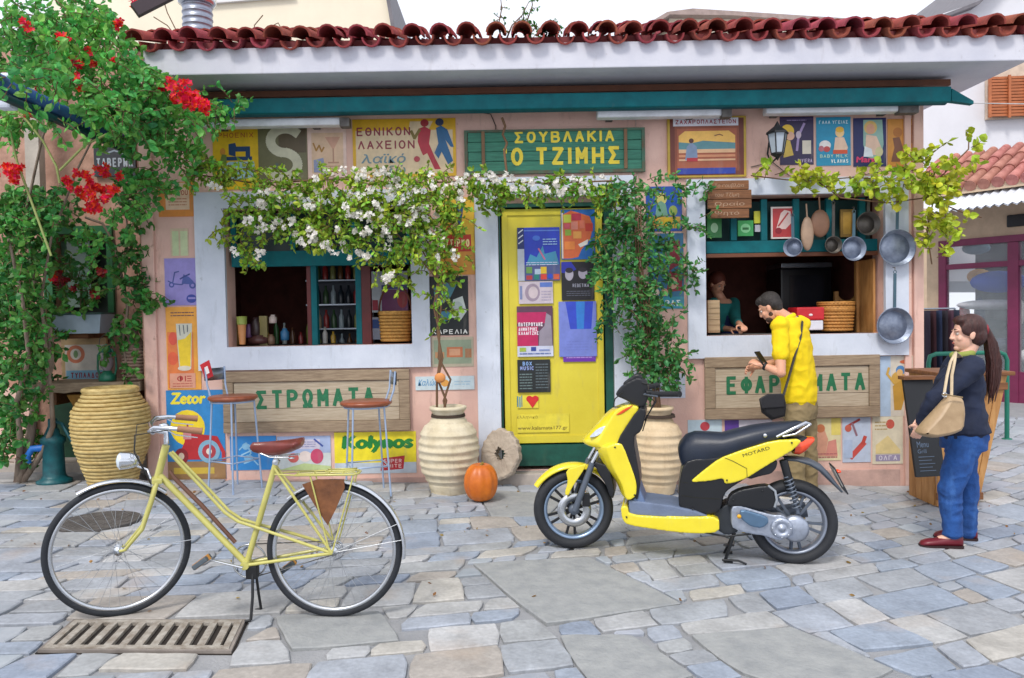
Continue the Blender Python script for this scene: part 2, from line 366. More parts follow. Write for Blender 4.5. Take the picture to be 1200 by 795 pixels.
# ================= ground =================
def build_ground():
    mb = MB(); xs = [-150, -60, -20, -10, -5, -4, -3, -2, -1, 0, 1, 2, 3, 4, 5, 10, 20, 60, 150]; ys = [-60, -10, 0, 2, 3, 4, 5, 6, 7, 8, 10, 14, 20, 40, 150]
    vs = [(x, y, gz(x)-.012) for y in ys for x in xs]; n = len(xs)
    fs = [(j*n+i, j*n+i+1, (j+1)*n+i+1, (j+1)*n+i) for j in range(len(ys)-1) for i in range(n-1)]
    mb.add(vs, fs)
    m = M('mortar_ground', '97989b', rough=.95, scale=5, bump=.7, bscale=70, col2='86888c')
    o = mb.build('ground', m, kind='structure', recalc=False)
    return o
ground = build_ground()
STONE = M('paving_stone', 'a9adb4', rough=.7, scale=9, bump=.35, bscale=28, col2='93979f')
def stone_material():
    m = STONE; n = m.node_tree.nodes; l = m.node_tree.links; b = n['Principled BSDF']
    oi = n.new('ShaderNodeObjectInfo'); cr = n.new('ShaderNodeValToRGB'); cr.color_ramp.interpolation = 'CONSTANT'
    cols = ['a0a5ad', '98a2b1', 'a8acb2', 'a1a6ad', '919cae', 'adafb2', 'a1a8b4', 'b7b4ae', '9ba5b3', 'a3a6a9', 'acadae', '96a1b1', 'aaa49e', 'a5abb5', 'b9babc', '9a9ea4']
    el_ = cr.color_ramp.elements; el_[0].color = (*lin(cols[0]), 1); el_[1].color = (*lin(cols[1]), 1); el_[1].position = 1/16
    for i in range(2, 16):
        e = el_.new(i/16); e.color = (*lin(cols[i]), 1)
    l.new(oi.outputs['Random'], cr.inputs[0])
    old = b.inputs['Base Color'].links[0].from_socket
    geo = n.new('ShaderNodeNewGeometry')
    no = n.new('ShaderNodeTexNoise'); no.inputs['Scale'].default_value = 3.2; no.inputs['Detail'].default_value = 9; no.inputs['Roughness'].default_value = .7
    l.new(geo.outputs['Position'], no.inputs['Vector'])
    r2 = n.new('ShaderNodeMapRange'); r2.inputs['From Min'].default_value = .3; r2.inputs['From Max'].default_value = .7; r2.inputs['To Min'].default_value = .62; r2.inputs['To Max'].default_value = 1.1
    l.new(no.outputs['Fac'], r2.inputs[0])
    n3 = n.new('ShaderNodeTexNoise'); n3.inputs['Scale'].default_value = 45; n3.inputs['Detail'].default_value = 4; l.new(geo.outputs['Position'], n3.inputs['Vector'])
    r3 = n.new('ShaderNodeMapRange'); r3.inputs['From Min'].default_value = .3; r3.inputs['From Max'].default_value = .7; r3.inputs['To Min'].default_value = .88; r3.inputs['To Max'].default_value = 1.1
    l.new(n3.outputs['Fac'], r3.inputs[0])
    mul = n.new('ShaderNodeMath'); mul.operation = 'MULTIPLY'; l.new(r2.outputs[0], mul.inputs[0]); l.new(r3.outputs[0], mul.inputs[1])
    hs = n.new('ShaderNodeHueSaturation'); hs.inputs['Saturation'].default_value = 1.0; l.new(cr.outputs[0], hs.inputs['Color']); l.new(mul.outputs[0], hs.inputs['Value'])
    # rusty blotches
    n4 = n.new('ShaderNodeTexNoise'); n4.inputs['Scale'].default_value = 1.9; n4.inputs['Detail'].default_value = 6; l.new(geo.outputs['Position'], n4.inputs['Vector'])
    r4 = n.new('ShaderNodeMapRange'); r4.inputs['From Min'].default_value = .58; r4.inputs['From Max'].default_value = .72; r4.inputs['To Max'].default_value = .4; l.new(n4.outputs['Fac'], r4.inputs[0])
    mxx = n.new('ShaderNodeMix'); mxx.data_type = 'RGBA'; mxx.inputs[7].default_value = (*lin('b3a08e'), 1)
    l.new(r4.outputs[0], mxx.inputs[0]); l.new(hs.outputs[0], mxx.inputs[6])
    l.new(mxx.outputs[2], b.inputs['Base Color'])
stone_material()
CONC = M('concrete_slab', '9b9d9d', rough=.9, scale=9, bump=.6, bscale=45, col2='878a8c', stain=('75777c', .4))
def slab_mesh(poly, zt, th=.03, rnd=random):
    """one flagstone: wobbly rounded outline, domed edge"""
    n = len(poly); out = []
    for i in range(n):
        a, b = Vector(poly[i]), Vector(poly[(i+1) % n]); L = (b-a).length; k = max(2, min(4, int(L/.09)))
        nn = Vector((-(b-a).y, (b-a).x)).normalized() if L else Vector((0, 0))
        for j in range(k):
            t = (j+.0)/k
            if j == 0:
                pr = Vector(poly[i-1]); c_ = (pr+b)/2; out.append(a+(c_-a).normalized()*.012)
            else: out.append(a+(b-a)*t+nn*rnd.uniform(-.006, .007))
    cx = sum(p.x for p in out)/len(out); cy = sum(p.y for p in out)/len(out); c_ = Vector((cx, cy)); N = len(out)
    tx, ty = rnd.uniform(-.012, .012), rnd.uniform(-.012, .012)
    def zz(p, d): return gz(p.x)+zt+d+tx*(p.x-cx)+ty*(p.y-cy)
    vs = [(p.x, p.y, zz(p, -th)) for p in out]+[(p.x, p.y, zz(p, -.005)) for p in out]
    ins = [p+(c_-p).normalized()*.008 for p in out]
    vs += [(p.x, p.y, zz(p, 0)) for p in ins]
    fs = [(i, (i+1) % N, N+(i+1) % N, N+i) for i in range(N)]+[(N+i, N+(i+1) % N, 2*N+(i+1) % N, 2*N+i) for i in range(N)]+[tuple(range(2*N, 3*N))]
    return vs, fs, (cx, cy)
def inside(p, poly):
    r_ = False; n = len(poly); j = n-1
    for i in range(n):
        a, b = poly[i], poly[j]
        if (a[1] > p[1]) != (b[1] > p[1]) and p[0] < (b[0]-a[0])*(p[1]-a[1])/(b[1]-a[1])+a[0]: r_ = not r_
        j = i
    return r_
def gpoly(px): return [tuple(on_ground(*q)[:2]) for q in px]
GRATE = [(50, 762), (88, 729), (284, 729), (268, 763)]
patches = [[(553, 661), (690, 652), (800, 708), (640, 733)], [(668, 580), (560, 575), (575, 605), (640, 606)], [(322, 722), (446, 716), (470, 752), (340, 762)],
           [(808, 745), (928, 735), (1050, 785), (965, 815), (870, 790)], [(655, 745), (742, 745), (815, 792), (700, 815)]]
covers = [[(30, 585), (95, 578), (125, 596), (60, 606)]]
def area(p): return sum(p[i][0]*p[(i+1) % len(p)][1]-p[(i+1) % len(p)][0]*p[i][1] for i in range(len(p)))/2
def clip(poly, a, nx, ny, keep_pos=True):     # keep the side where (p-a).n >= 0
    out = []; n = len(poly)
    for i in range(n):
        p, q = poly[i], poly[(i+1) % n]; dp = (p[0]-a[0])*nx+(p[1]-a[1])*ny; dq = (q[0]-a[0])*nx+(q[1]-a[1])*ny
        if dp >= 0: out.append(p)
        if (dp >= 0) != (dq >= 0): t = dp/(dp-dq); out.append((p[0]+(q[0]-p[0])*t, p[1]+(q[1]-p[1])*t))
    return out
def cut_away(poly, reg):                      # trim a stone along the edge of a slab, cover or grate
    s = 1 if area(reg) > 0 else -1; inter = poly; best = None
    for i in range(len(reg)):
        a, b = reg[i], reg[(i+1) % len(reg)]; L = math.hypot(b[0]-a[0], b[1]-a[1]); nx, ny = -(b[1]-a[1])/L*s, (b[0]-a[0])/L*s
        if inter: inter = clip(inter, a, nx, ny)
        o = clip(poly, (a[0]-nx*.012, a[1]-ny*.012), -nx, -ny); ar = abs(area(o)) if len(o) > 2 else 0
        if best is None or ar > best[0]: best = (ar, o)
    if not inter or len(inter) < 3 or abs(area(inter)) < 1e-5: return poly
    o = best[1]; r_ = []
    for p in o:
        if not r_ or math.hypot(p[0]-r_[-1][0], p[1]-r_[-1][1]) > .02: r_.append(p)
    return r_ if best[0] > .008 and len(r_) > 2 else None
def paving():
    rnd = random.Random(11); big = [gpoly(p) for p in patches]; gr = gpoly(GRATE)
    gcx = sum(p[0] for p in gr)/4; gcy = sum(p[1] for p in gr)/4
    man = on_ground(116, 611); mpoly = [(man.x+.31*math.cos(k*math.pi/6), man.y+.31*math.sin(k*math.pi/6)) for k in range(12)]
    grx = [(gcx+(p[0]-gcx)*1.05, gcy+(p[1]-gcy)*1.14) for p in gr]
    Cx, Cy = -4.4, 20.2
    stones = []; r = 4.5
    while r < 18.6:
        h_ = rnd.choice([.15, .19, .23, .27, .31, .36]); r1 = r+h_
        # angular extent: x from -9 to 10
        a = R(-34); skew0 = None
        while a < R(62):
            wd = rnd.choice([.18, .24, .32, .4, .52])*rnd.uniform(.85, 1.15); da = wd/((r+r1)/2); a1 = a+da
            g = .006
            sk = -rnd.uniform(.0, .10)/r                      # slanting cross joints
            def pt(aa, rr): return (Cx+rr*math.sin(aa), Cy-rr*math.cos(aa))
            s0 = skew0 if skew0 is not None else sk; skew0 = sk
            subs = [(r, r1)]
            if h_ > .3 and wd < .36 and rnd.random() < .6: mid = r+h_*rnd.uniform(.4, .6); subs = [(r, mid), (mid, r1)]
            for ra, rb in subs:
                def aa_(base, s_, rr): return base+s_*(rr-r)/h_
                j = lambda: rnd.uniform(-.012, .012)
                poly = [pt(aa_(a, s0, ra)+g/ra, ra+g), pt(aa_(a1, sk, ra)-g/ra, ra+g), pt(aa_(a1, sk, rb)-g/rb, rb-g), pt(aa_(a, s0, rb)+g/rb, rb-g)]
                poly = [(p[0]+j(), p[1]+j()) for p in poly]
                if rnd.random() < .12: k = rnd.randrange(4); q = poly[k]; c_ = poly[(k+1) % 4]; poly[k] = (q[0]*.82+c_[0]*.18, q[1]*.82+c_[1]*.18)
                stones.append(poly)
            a = a1
        r = r1
    keep = []
    for poly in stones:
        cx = sum(p[0] for p in poly)/4; cy = sum(p[1] for p in poly)/4
        if cy < 1.2: continue
        if cy > 7.22 and cx < 4.0 : continue
        if cy > 12 or cx < -6 or cx > 9: continue
        for b in big+[grx, mpoly]:
            if poly: poly = cut_away(poly, b)
        if not poly: continue
        n_ = len(poly); cx = sum(p[0] for p in poly)/n_; cy = sum(p[1] for p in poly)/n_
        if cy > 6.9:
            if max(p[1] for p in poly) > 7.28 and cx < 3.95: poly = [(p[0], min(p[1], 7.27)) for p in poly]
        vis = abs(cx) < cy*.70 and cy > 3.2
        s_ = abs(sum(poly[i][0]*poly[(i+1) % n_][1]-poly[(i+1) % n_][0]*poly[i][1] for i in range(n_)))/2
        if s_ < .006: continue
        keep.append((0 if vis else 1, -s_/cy**3, poly))
    keep.sort(key=lambda t: (t[0], t[1])); rest = MB(); nvis = 0
    for i, (v, s_, poly) in enumerate(keep):
        vs, fs, c_ = slab_mesh(poly, .004+rnd.uniform(-.002, .004), rnd=rnd)
        if i < 290 and v == 0:
            mb = MB().add([(a-c_[0], b-c_[1], c) for a, b, c in vs], fs); o = mb.build('paving_stone', STONE, parent=ground); o.location = (c_[0], c_[1], 0)
        else: rest.add(vs, fs)
    m2 = M('far_paving_stone', 'a4a8b0', rough=.75, scale=5, bump=.3, col2='8f969f', island=.16)
    rest.build('paving_stones', m2, parent=ground, kind='stuff')
    for b in big:
        vs, fs, c_ = slab_mesh(b, .006, rnd=rnd); MB().add(vs, fs).build('concrete_slab', CONC, parent=ground)
    # blue grey kerb course running through the paving and pale odd stones come from the random colours
paving()

# drain grate
def grate():
    g = gpoly(GRATE); cx = sum(p[0] for p in g)/4; cy = sum(p[1] for p in g)/4
    # straight quad: keep the measured corners
    A, B, Cc, D = [Vector((p[0], p[1])) for p in g]   # near-left, far-left, far-right, near-right
    rust = M('rusty_cast_iron', 'b4afa6', rough=.7, metal=.2, scale=20, bump=.4, col2='857a6e', bscale=80)
    pit = M('drain_pit', '2a2420', rough=.95, var=.3)
    t = thing('drain_grate', 'slotted cast iron drain grate in the paving in front of the bicycle', 'drain grate', (cx, cy, gz(cx)))
    def pt(u, v, z): q = A*(1-u)*(1-v)+D*u*(1-v)+B*(1-u)*v+Cc*u*v; return (q.x, q.y, gz(q.x)+z)
    def quad(mb, u0, u1, v0, v1, z0, z1, m=0):
        mb.add([pt(u, v, z) for u in (u0, u1) for v in (v0, v1) for z in (z0, z1)], [(0, 1, 3, 2), (4, 6, 7, 5), (0, 4, 5, 1), (2, 3, 7, 6), (0, 2, 6, 4), (1, 5, 7, 3)], m)
    fr = MB()
    quad(fr, 0, 1, 0, .10, -.05, .012); quad(fr, 0, 1, .9, 1, -.05, .012); quad(fr, 0, .035, .10, .9, -.05, .012); quad(fr, .965, 1, .10, .9, -.05, .012)
    fr.build('frame', rust, t, bevel=.003)
    quad(MB(), 0, 1, 0, 1, 0, 0)
    pm = MB(); quad(pm, -.03, 1.03, -.06, 1.06, -.011, -.006); pm.build('pit', pit, t)
    for k in range(11):
        b = MB(); u = .035+.93*(k+.5)/11; quad(b, u-.021, u+.021, .10, .9, -.03, .011); b.build('bar', rust, t)
    rim = M('grate_rim', '807872', rough=.8, var=.3)
    rm = MB()
    for a in ((-.018, 0, -.05, 1.05), (1, 1.018, -.05, 1.05), (0, 1, -.05, 0), (0, 1, 1, 1.05)): rm = MB(); quad(rm, *a, -.02, .008); rm.build('rim', rim, t)
grate()
def manhole(px, py, r, lab, mat):
    c = on_ground(px, py); t = thing('manhole_cover', lab, 'manhole cover', (c.x, c.y, c.z))
    mb = MB(); mb.lathe([(r, -.02), (r, .006), (r-.012, .010), (0.001, .010)], c, n=40, sm=False); mb.build('disc', mat, t)
    pt_ = MB()
    k = int(r/.035)
    for i in range(-k, k+1):
        for j in range(-k, k+1):
            if math.hypot(i, j)*.035 < r-.03:
                x, y = c.x+i*.035, c.y+j*.035; a = .013
                pt_.add([(x-a, y, c.z+.014), (x, y-a*.5, c.z+.014), (x+a, y, c.z+.014), (x, y+a*.5, c.z+.014), (x-a, y, c.z+.009), (x, y-a*.5, c.z+.009), (x+a, y, c.z+.009), (x, y+a*.5, c.z+.009)],
                        [(0, 1, 2, 3), (0, 4, 5, 1), (1, 5, 6, 2), (2, 6, 7, 3), (3, 7, 4, 0)])
    pt_.build('tread_pattern', mat, t, recalc=False, kind='stuff')
IRON = M('cast_iron', '6d6a68', rough=.6, metal=.3, scale=15, col2='504c4a', bump=.2)
manhole(116, 611, .29, 'round patterned iron manhole cover behind the front wheel of the bicycle', IRON)

# ================= shop building =================
shop = thing('shop_building', 'pink single storey taverna building with tiled eave and white window surrounds', 'building', (0, YW, 0))
XL, XR = at(172, 400, YW).x, at(1078, 400, YW).x
lw = rect(266, 250, 482, 405); rw = rect(826, 229, 1035, 392); dr = rect(586, 239, 718, 546)
lw = (lw[0], lw[1], lw[2], lw[3]+.05)
ZT = at(600, 70, YW).z
w1 = wall_mesh(XL, XR, -.3, ZT, YW, .22, [lw, rw, (dr[0], dr[1], gz(.4)+.12, dr[3])])
w1.build('front_wall', PINK, shop)
# pilaster strips and ledges
mb = MB(); a = at(200, 400, YW).x
mb.box(XL-.01, a-.12, YW-.035, YW-.001, -.3, ZT-.003); mb.build('left_pilaster', PINK, shop, bevel=.008)
mb = MB(); b0 = at(1059, 400, YW).x; b1 = at(1068, 400, YW).x
mb.box(b0, b1-.01, YW-.03, YW-.001, -.3, ZT-.003); mb.box(b1+.01, XR+.02, YW-.04, YW+.3, -.3, ZT-.004); mb.build('right_pilaster', PINK, shop, bevel=.008)
mb = MB(); mb.box(XL+.1, XR-.2, YW-.02, YW-.001, -.3, .06); mb.build('plinth', M('plinth_render', 'cdaaa0', rough=.95, scale=4, bump=.4, col2='a88d84'), shop, bevel=.006)
# room behind the windows
mb = MB(); yb = 9.6
mb.box(XL, XR, yb, yb+.1, -.3, ZT-.01); mb.box(XL, XL+.1, YW+.221, yb-.001, -.3, ZT-.01); mb.box(XR-.1, XR, YW+.221, yb-.001, -.3, ZT-.01)
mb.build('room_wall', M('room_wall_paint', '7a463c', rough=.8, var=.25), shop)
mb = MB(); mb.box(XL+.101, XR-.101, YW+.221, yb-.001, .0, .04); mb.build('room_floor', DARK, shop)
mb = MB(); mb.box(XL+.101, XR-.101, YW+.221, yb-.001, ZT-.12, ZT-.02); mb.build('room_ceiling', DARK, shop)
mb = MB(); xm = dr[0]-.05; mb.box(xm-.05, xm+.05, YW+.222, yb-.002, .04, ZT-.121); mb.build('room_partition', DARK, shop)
# white surrounds
def surround(hole, outer, name):
    x0, x1, z0, z1 = outer; hx0, hx1, hz0, hz1 = hole
    m = wall_mesh(x0, x1, z0, z1, YW-.045, .044, [hole]); t = m.build(name, WHITE, shop)
    mb = MB(); e = .03
    mb.box(hx0-.07, hx1+.07, YW-.085, YW-.046, hz0-.075, hz0-.002); mb.build('sill', WHITE, t, bevel=.006)
    f = wall_mesh(hx0, hx1, hz0, hz1, YW+.02, .06, [(hx0+e, hx1-e, hz0+e*.6, hz1-e)])
    f.build('inner_frame', WHITE, t)
    return t
surround(lw, rect(232, 225, 503, 432), 'window_surround')
surround(rw, rect(805, 210, 1062, 418), 'window_surround')
# transom and grille of the left window
def band(hole, py0, py1, px0, px1, name, mat, y=YW+.05, th=.06):
    r_ = rect(px0, py0, px1, py1); mb = MB(); mb.box(hole[0]+.03, hole[1]-.03, y, y+th, r_[2], r_[3]); return mb.build(name, mat, shop, bevel=.004)
band(lw, 293, 311, 266, 482, 'transom', TEAL); band(rw, 281, 295, 826, 1035, 'transom', TEAL)
TRW = M('transom_wood', '6a3d26', rough=.6, var=.2)
band(rw, 295.5, 300, 826, 1035, 'transom_lath', TRW)
for px in (266+4, 340, 412, 478):
    r_ = rect(px-3, 235, px+3, 293); MB().box(r_[0], r_[1], YW+.06, YW+.1, r_[2]+.005, lw[3]-.03).build('mullion', TEAL, shop)
for px in (862, 898, 936, 975, 1014):
    r_ = rect(px-3.5, 232, px+3.5, 281); MB().box(r_[0], r_[1], YW+.06, YW+.1, r_[2], rw[3]-.03).build('mullion', TEAL, shop)
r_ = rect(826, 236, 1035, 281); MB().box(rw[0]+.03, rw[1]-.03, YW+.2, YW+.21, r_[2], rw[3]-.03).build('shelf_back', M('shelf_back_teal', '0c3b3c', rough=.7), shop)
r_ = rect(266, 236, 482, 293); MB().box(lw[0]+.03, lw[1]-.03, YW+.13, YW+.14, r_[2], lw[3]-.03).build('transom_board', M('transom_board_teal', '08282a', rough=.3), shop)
# inside the left window: posts, red frame and panes
for px0, px1, m_ in ((356, 361, MAROON), (361, 368, TEAL), (414, 421, TEAL), (421, 432, MAROON)):
    r_ = rect(px0, 311, px1, 404); MB().box(r_[0], r_[1]-.003, YW+.12, YW+.2, lw[2], r_[3]).build('post', m_, shop)
# door leaf, jambs, lintel, step
dg0, dg1 = at(590, 400, YW).x, at(708, 400, YW).x; dz0, dz1 = at(640, 520, YW).z, at(650, 244, YW).z
mb = MB(); xo0, xo1 = at(559, 400, YW).x, at(586, 400, YW).x
mb.box(xo0, xo1, YW-.05, YW+.1, -.3, at(572, 232, YW).z); mb.build('door_surround', WHITE, shop, bevel=.006)
mb = MB(); xo0 = at(719, 400, YW).x; xo1 = at(745, 400, YW).x
mb.box(xo0, xo1, YW-.05, YW+.1, -.3, at(730, 232, YW).z); mb.build('door_surround', WHITE, shop, bevel=.006)
mb = MB(); mb.box(at(559, 400, YW).x, at(745, 400, YW).x, YW-.052, YW+.1, at(650, 232, YW).z+.002, at(650, 208, YW).z); mb.build('door_lintel', WHITE, shop, bevel=.006)
jz = at(650, 238, YW).z
mb = MB()
x0, x1 = at(586.5, 400, YW).x, at(718.5, 400, YW).x
fr = wall_mesh(x0, x1, gz(.4)+.16, jz, YW-.01, .1, [(dg0-.012, dg1+.012, dz0-.012, dz1+.012)]); door = fr.build('door', GREEN, shop)
mb = MB(); mb.box(dg0, dg1, YW+.03, YW+.07, dz0, dz1); leaf = mb.build('panel', YEL, door, off=(0, YW, 0), bevel=.004)
fr = wall_mesh(dg0+.004, dg1-.004, dz0+.004, dz1-.004, YW+.018, .011, [(dg0+.055, dg1-.055, dz0+.07, dz1-.06)]); fr.build('moulding', YEL, door, off=(0, YW, 0))
mb = MB(); mb.box(at(559, 400, YW).x, at(745, 400, YW).x, YW-.16, YW+.2, -.3, gz(.4)+.115); mb.build('doorstep', M('step_stone', 'b5aba2', rough=.85, bump=.4, col2='97908b'), shop, bevel=.012)
# ---- eave ----
YE = 6.7
ex0, ex1 = at(168, 80, YE).x, at(1206, 70, YE).x
ez0 = at(650, 80.5, YE).z; ez1 = at(650, 50, YE).z
mb = MB(); mb.box(ex0, ex1, YE, YE+.10, ez0, ez1); mb.build('fascia', EAVE, shop, bevel=.01)
mb = MB()
mb.add([(ex0, YE+.1, ez0+.004), (ex1, YE+.1, ez0+.004), (ex1, YW+2.4, ez0+.05), (ex0, YW+2.4, ez0+.05), (ex0, YE+.1, ez1), (ex1, YE+.1, ez1), (ex1, YW+2.4, ez1+.5), (ex0, YW+2.4, ez1+.5)],
       [(0, 1, 2, 3), (7, 6, 5, 4), (0, 4, 5, 1), (1, 5, 6, 2), (2, 6, 7, 3), (3, 7, 4, 0)])
mb.build('soffit', EAVE, shop)
mb = MB(); a = at(1130, 106, 7.1); mb.box(at(230, 100, 7.2).x, a.x-.1, 7.14, YW-.002, at(650, 108, 7.14).z, at(650, 101, 7.14).z); mb.build('eave_rail', TRW, shop)
# ---- roof tiles: covers and pans in three courses ----
def half_tile(r0, r1, L, th, up):
    mb = MB(); n = 8; vs = []
    for (r_, y) in ((r0, 0), (r1, L)):
        for q in (r_, r_-th):
            for k in range(n+1):
                a = math.pi*k/n; vs.append((q*math.cos(a), y, (q*math.sin(a))*(1 if up else -1)))
    N = n+1; fs = []
    for k in range(n):
        fs += [(k, k+1, 2*N+k+1, 2*N+k), (N+k, 3*N+k, 3*N+k+1, N+k+1), (k, N+k, N+k+1, k+1), (2*N+k, 2*N+k+1, 3*N+k+1, 3*N+k)]
    fs += [(0, 2*N, 3*N, N), (N-1, 2*N-1, 4*N-1, 3*N-1)]
    mb.add(vs, fs, 0, True); return mb
pitch = R(17); per = .2365; L = .46
cov = half_tile(.09, .07, L, .015, True); pan = half_tile(.08, .096, L, .015, False)
tc = cov.build('roof_tile', TILE, shop, off=(0, 0, 0)); tp = pan.build('roof_tile', TILE, shop, off=(0, 0, 0))
def smooth_by_angle(o, deg=40):
    me = o.data
    for e_ in me.edges: pass
    bm = bmesh.new(); bm.from_mesh(me)
    for e_ in bm.edges:
        if len(e_.link_faces) == 2 and e_.calc_face_angle(0) > R(deg): e_.smooth = False
    bm.to_mesh(me); bm.free()
smooth_by_angle(tc); smooth_by_angle(tp)
nt_ = int((ex1-ex0)/per)+1; rnd = random.Random(3); first = {True: tc, False: tp}; used = {True: False, False: False}
for row in range(3):
    for k in range(nt_+1):
        for up in (True, False):
            if not up and k == nt_: continue
            x = ex0-.03+k*per+(0 if up else per/2)
            y = -.09+row*(L-.09); zb = ez1+.055+(.0 if up else -.0)
            o = first[up]
            if used[up]:
                o = o.copy(); C.objects.link(o)
            used[up] = True
            o.location = (x+rnd.uniform(-.012, .012), (YE-YW)+y*math.cos(pitch)+rnd.uniform(-.022, .022), zb+y*math.sin(pitch)+row*.012+(.03 if up else .012)+rnd.uniform(-.005, .005))
            o.rotation_euler = (pitch+rnd.uniform(-.03, .03), rnd.uniform(-.12, .12), rnd.uniform(-.05, .05))
mb = MB(); y0 = YE+.05
mb.add([(ex0, YE+.06, ez1+.001), (ex1, YE+.06, ez1+.001), (ex1, YE+.06, ez1+.07), (ex0, YE+.06, ez1+.07), (ex0, YE+.3, ez1+.001), (ex1, YE+.3, ez1+.001), (ex1, YE+.3, ez1+.12), (ex0, YE+.3, ez1+.12)],
       [(0, 1, 2, 3), (7, 6, 5, 4), (0, 4, 5, 1), (1, 5, 6, 2), (2, 6, 7, 3), (3, 7, 4, 0)])
mb.build('tile_bedding', M('bedding_shadow_maroon', '8a4646', rough=.95, bump=.4, col2='5f2f34'), shop)  # bedding coloured dark maroon to paint in the reddish shadow between the tiles
# far slope of the roof, below eye line from here
mb = MB(); ya = YE+.3; yb_ = YW+2.4
mb.add([(ex0, ya, ez1+.085), (ex1, ya, ez1+.085), (ex1, yb_, ez1+.56), (ex0, yb_, ez1+.56)], [(0, 1, 2, 3)]); mb.build('roof_deck', TILE, shop)

# ---- teal awning cassette ----
aw = thing('rolled_awning', 'long teal awning rolled up under the white eave', 'awning', at(650, 120, 7.1))
a0, a1 = at(232, 124, 7.0), at(1112, 118, 7.0); zc = at(650, 119.5, 7.0).z
mb = MB(); n = 14
mb.tube([(a0.x, 7.06, zc-.005), (a1.x, 7.06, zc-.005)], .07, n=20); mb.build('fabric_roll', M('awning_fabric', '03606e', rough=.7, scale=3, stretch=(.5, 4, 30), col2='024754', bump=.1), aw)
mb = MB(); z1 = at(650, 109.5, 6.96).z; z0 = at(650, 127, 6.96).z
mb.add([(a0.x-.02, 6.955, z0), (a1.x, 6.955, z0), (a1.x+.0, 6.955, z1), (a0.x-.02, 6.955, z1), (a0.x-.02, 7.0, z0-.01), (a1.x, 7.0, z0-.01), (a1.x, 7.0, z1+.004), (a0.x-.02, 7.0, z1+.004)],
       [(0, 1, 2, 3), (7, 6, 5, 4), (0, 4, 5, 1), (1, 5, 6, 2), (2, 6, 7, 3), (3, 7, 4, 0)])
mb.build('valance', TEAL, aw, bevel=.012)
e = at(1141, 120, 6.9); mb = MB(); mb.add([(a1.x+.002, 6.955, z0), (a1.x+.002, 6.955, z1-.02), (e.x, 6.9, e.z-.015), (e.x, 6.9, e.z+.012), (a1.x+.002, 7.02, z0), (a1.x+.002, 7.02, z1-.02), (e.x, 6.96, e.z-.015), (e.x, 6.96, e.z+.012)],
       [(0, 2, 3, 1), (4, 5, 7, 6), (0, 1, 5, 4), (2, 6, 7, 3), (0, 4, 6, 2), (1, 3, 7, 5)]); mb.build('front_rail_end', TEAL, aw)
# white strip fixtures below
for i, (x0, y0, x1, y1, lab) in enumerate(((240, 140, 400, 149, 'long white strip fixture under the teal awning above the left posters'), (700, 126.5, 845, 138, 'white strip fixture under the teal awning above the brown framed advertisement'), (897, 122.5, 1075, 133, 'long white strip fixture under the teal awning above the four posters on the right'))):
    r_ = rect(x0, y0, x1, y1, 7.12); t = thing('strip_fixture', lab, 'strip fixture', ((r_[0]+r_[1])/2, 7.12, r_[2]), group='white strip fixtures under the awning')
    mb = MB(); mb.box(r_[0], r_[1], 7.08, 7.2, r_[2], r_[3]); mb.build('housing', M('fixture_white', 'd9dce4', rough=.4), t, bevel=.02)
    mb = MB(); mb.box(r_[1]-(.01 if i != 2 else .2), r_[1]+(.08 if i != 2 else -.02), 7.06, 7.16, r_[2]-.02, r_[3]-.01); mb.build('bracket', IRON, t, bevel=.006)
    mb = MB(); mb.box(r_[0]+.1, r_[0]+.16, 7.2, 7.299, r_[2]+.01, r_[3]-.01); mb.box(r_[1]-.3, r_[1]-.24, 7.2, 7.299, r_[2]+.01, r_[3]-.01); mb.build('wall_bracket', IRON, t)
# ================= neighbouring buildings =================
def prism_x(mb, poly_px, Y0, Y1, m=0):       # outline measured in the photograph at depth Y0, given real depth to Y1
    a = [at(x, y, Y0) for x, y in poly_px]; n = len(a)
    mb.add([(p.x, Y0, p.z) for p in a]+[(p.x, Y1, p.z) for p in a], [tuple(range(n)), tuple(range(n, 2*n))[::-1]]+[(i, (i+1) % n, n+(i+1) % n, n+i) for i in range(n)], m)
# cream house above the roof on the left
t = thing('cream_house', 'cream rendered house with sloping edge rising behind the tiled roof on the left', 'building', at(330, 60, 13))
mb = MB(); prism_x(mb, [(60, 160), (60, -260), (150, -330), (330, -260), (445, -45), (463, 60), (463, 160)], 13, 19); mb.build('wall', CREAM, t)
mb = MB(); prism_x(mb, [(445, -45), (449, -45), (467, 60), (463, 60)], 12.9, 19); mb.build('roof_edge', M('grey_flashing', '6f6c72', rough=.6), t)
mb = MB(); prism_x(mb, [(245, 1), (345, -6), (345, -4), (245, 4)], 12.93, 12.99); mb.build('string_course', OFFW, t)
# steel chimney pipe
a = at(231, 0, 8.6); t = thing('chimney_pipe', 'ribbed galvanised chimney pipe standing behind the roof tiles on the left', 'chimney', (a.x, 8.6, at(231, 60, 8.6).z))
zb = at(231, 75, 8.6).z; zt = at(231, -30, 8.6).z
GALV = M('galvanised_steel', '9da3b2', rough=.4, metal=.75, var=.15, scale=12)
pr = []; k = 14
for i in range(k+1):
    z = zb+(zt-zb)*i/k; pr += [(.155, z), (.155, z+.05), (.163, z+.055), (.163, z+.066)]
MB().lathe(pr, (a.x, 8.6, 0), n=28).build('pipe', GALV, t)
z = at(231, 44, 8.6).z; MB().lathe([(.17, z-.03), (.178, z-.02), (.178, z+.02), (.17, z+.03)], (a.x, 8.6, 0), n=28).build('collar', CHROME, t)
z = at(231, 2, 8.6).z; MB().lathe([(.17, z-.04), (.2, z-.03), (.2, z+.03), (.17, z+.04)], (a.x, 8.6, 0), n=28).build('collar', CHROME, t)
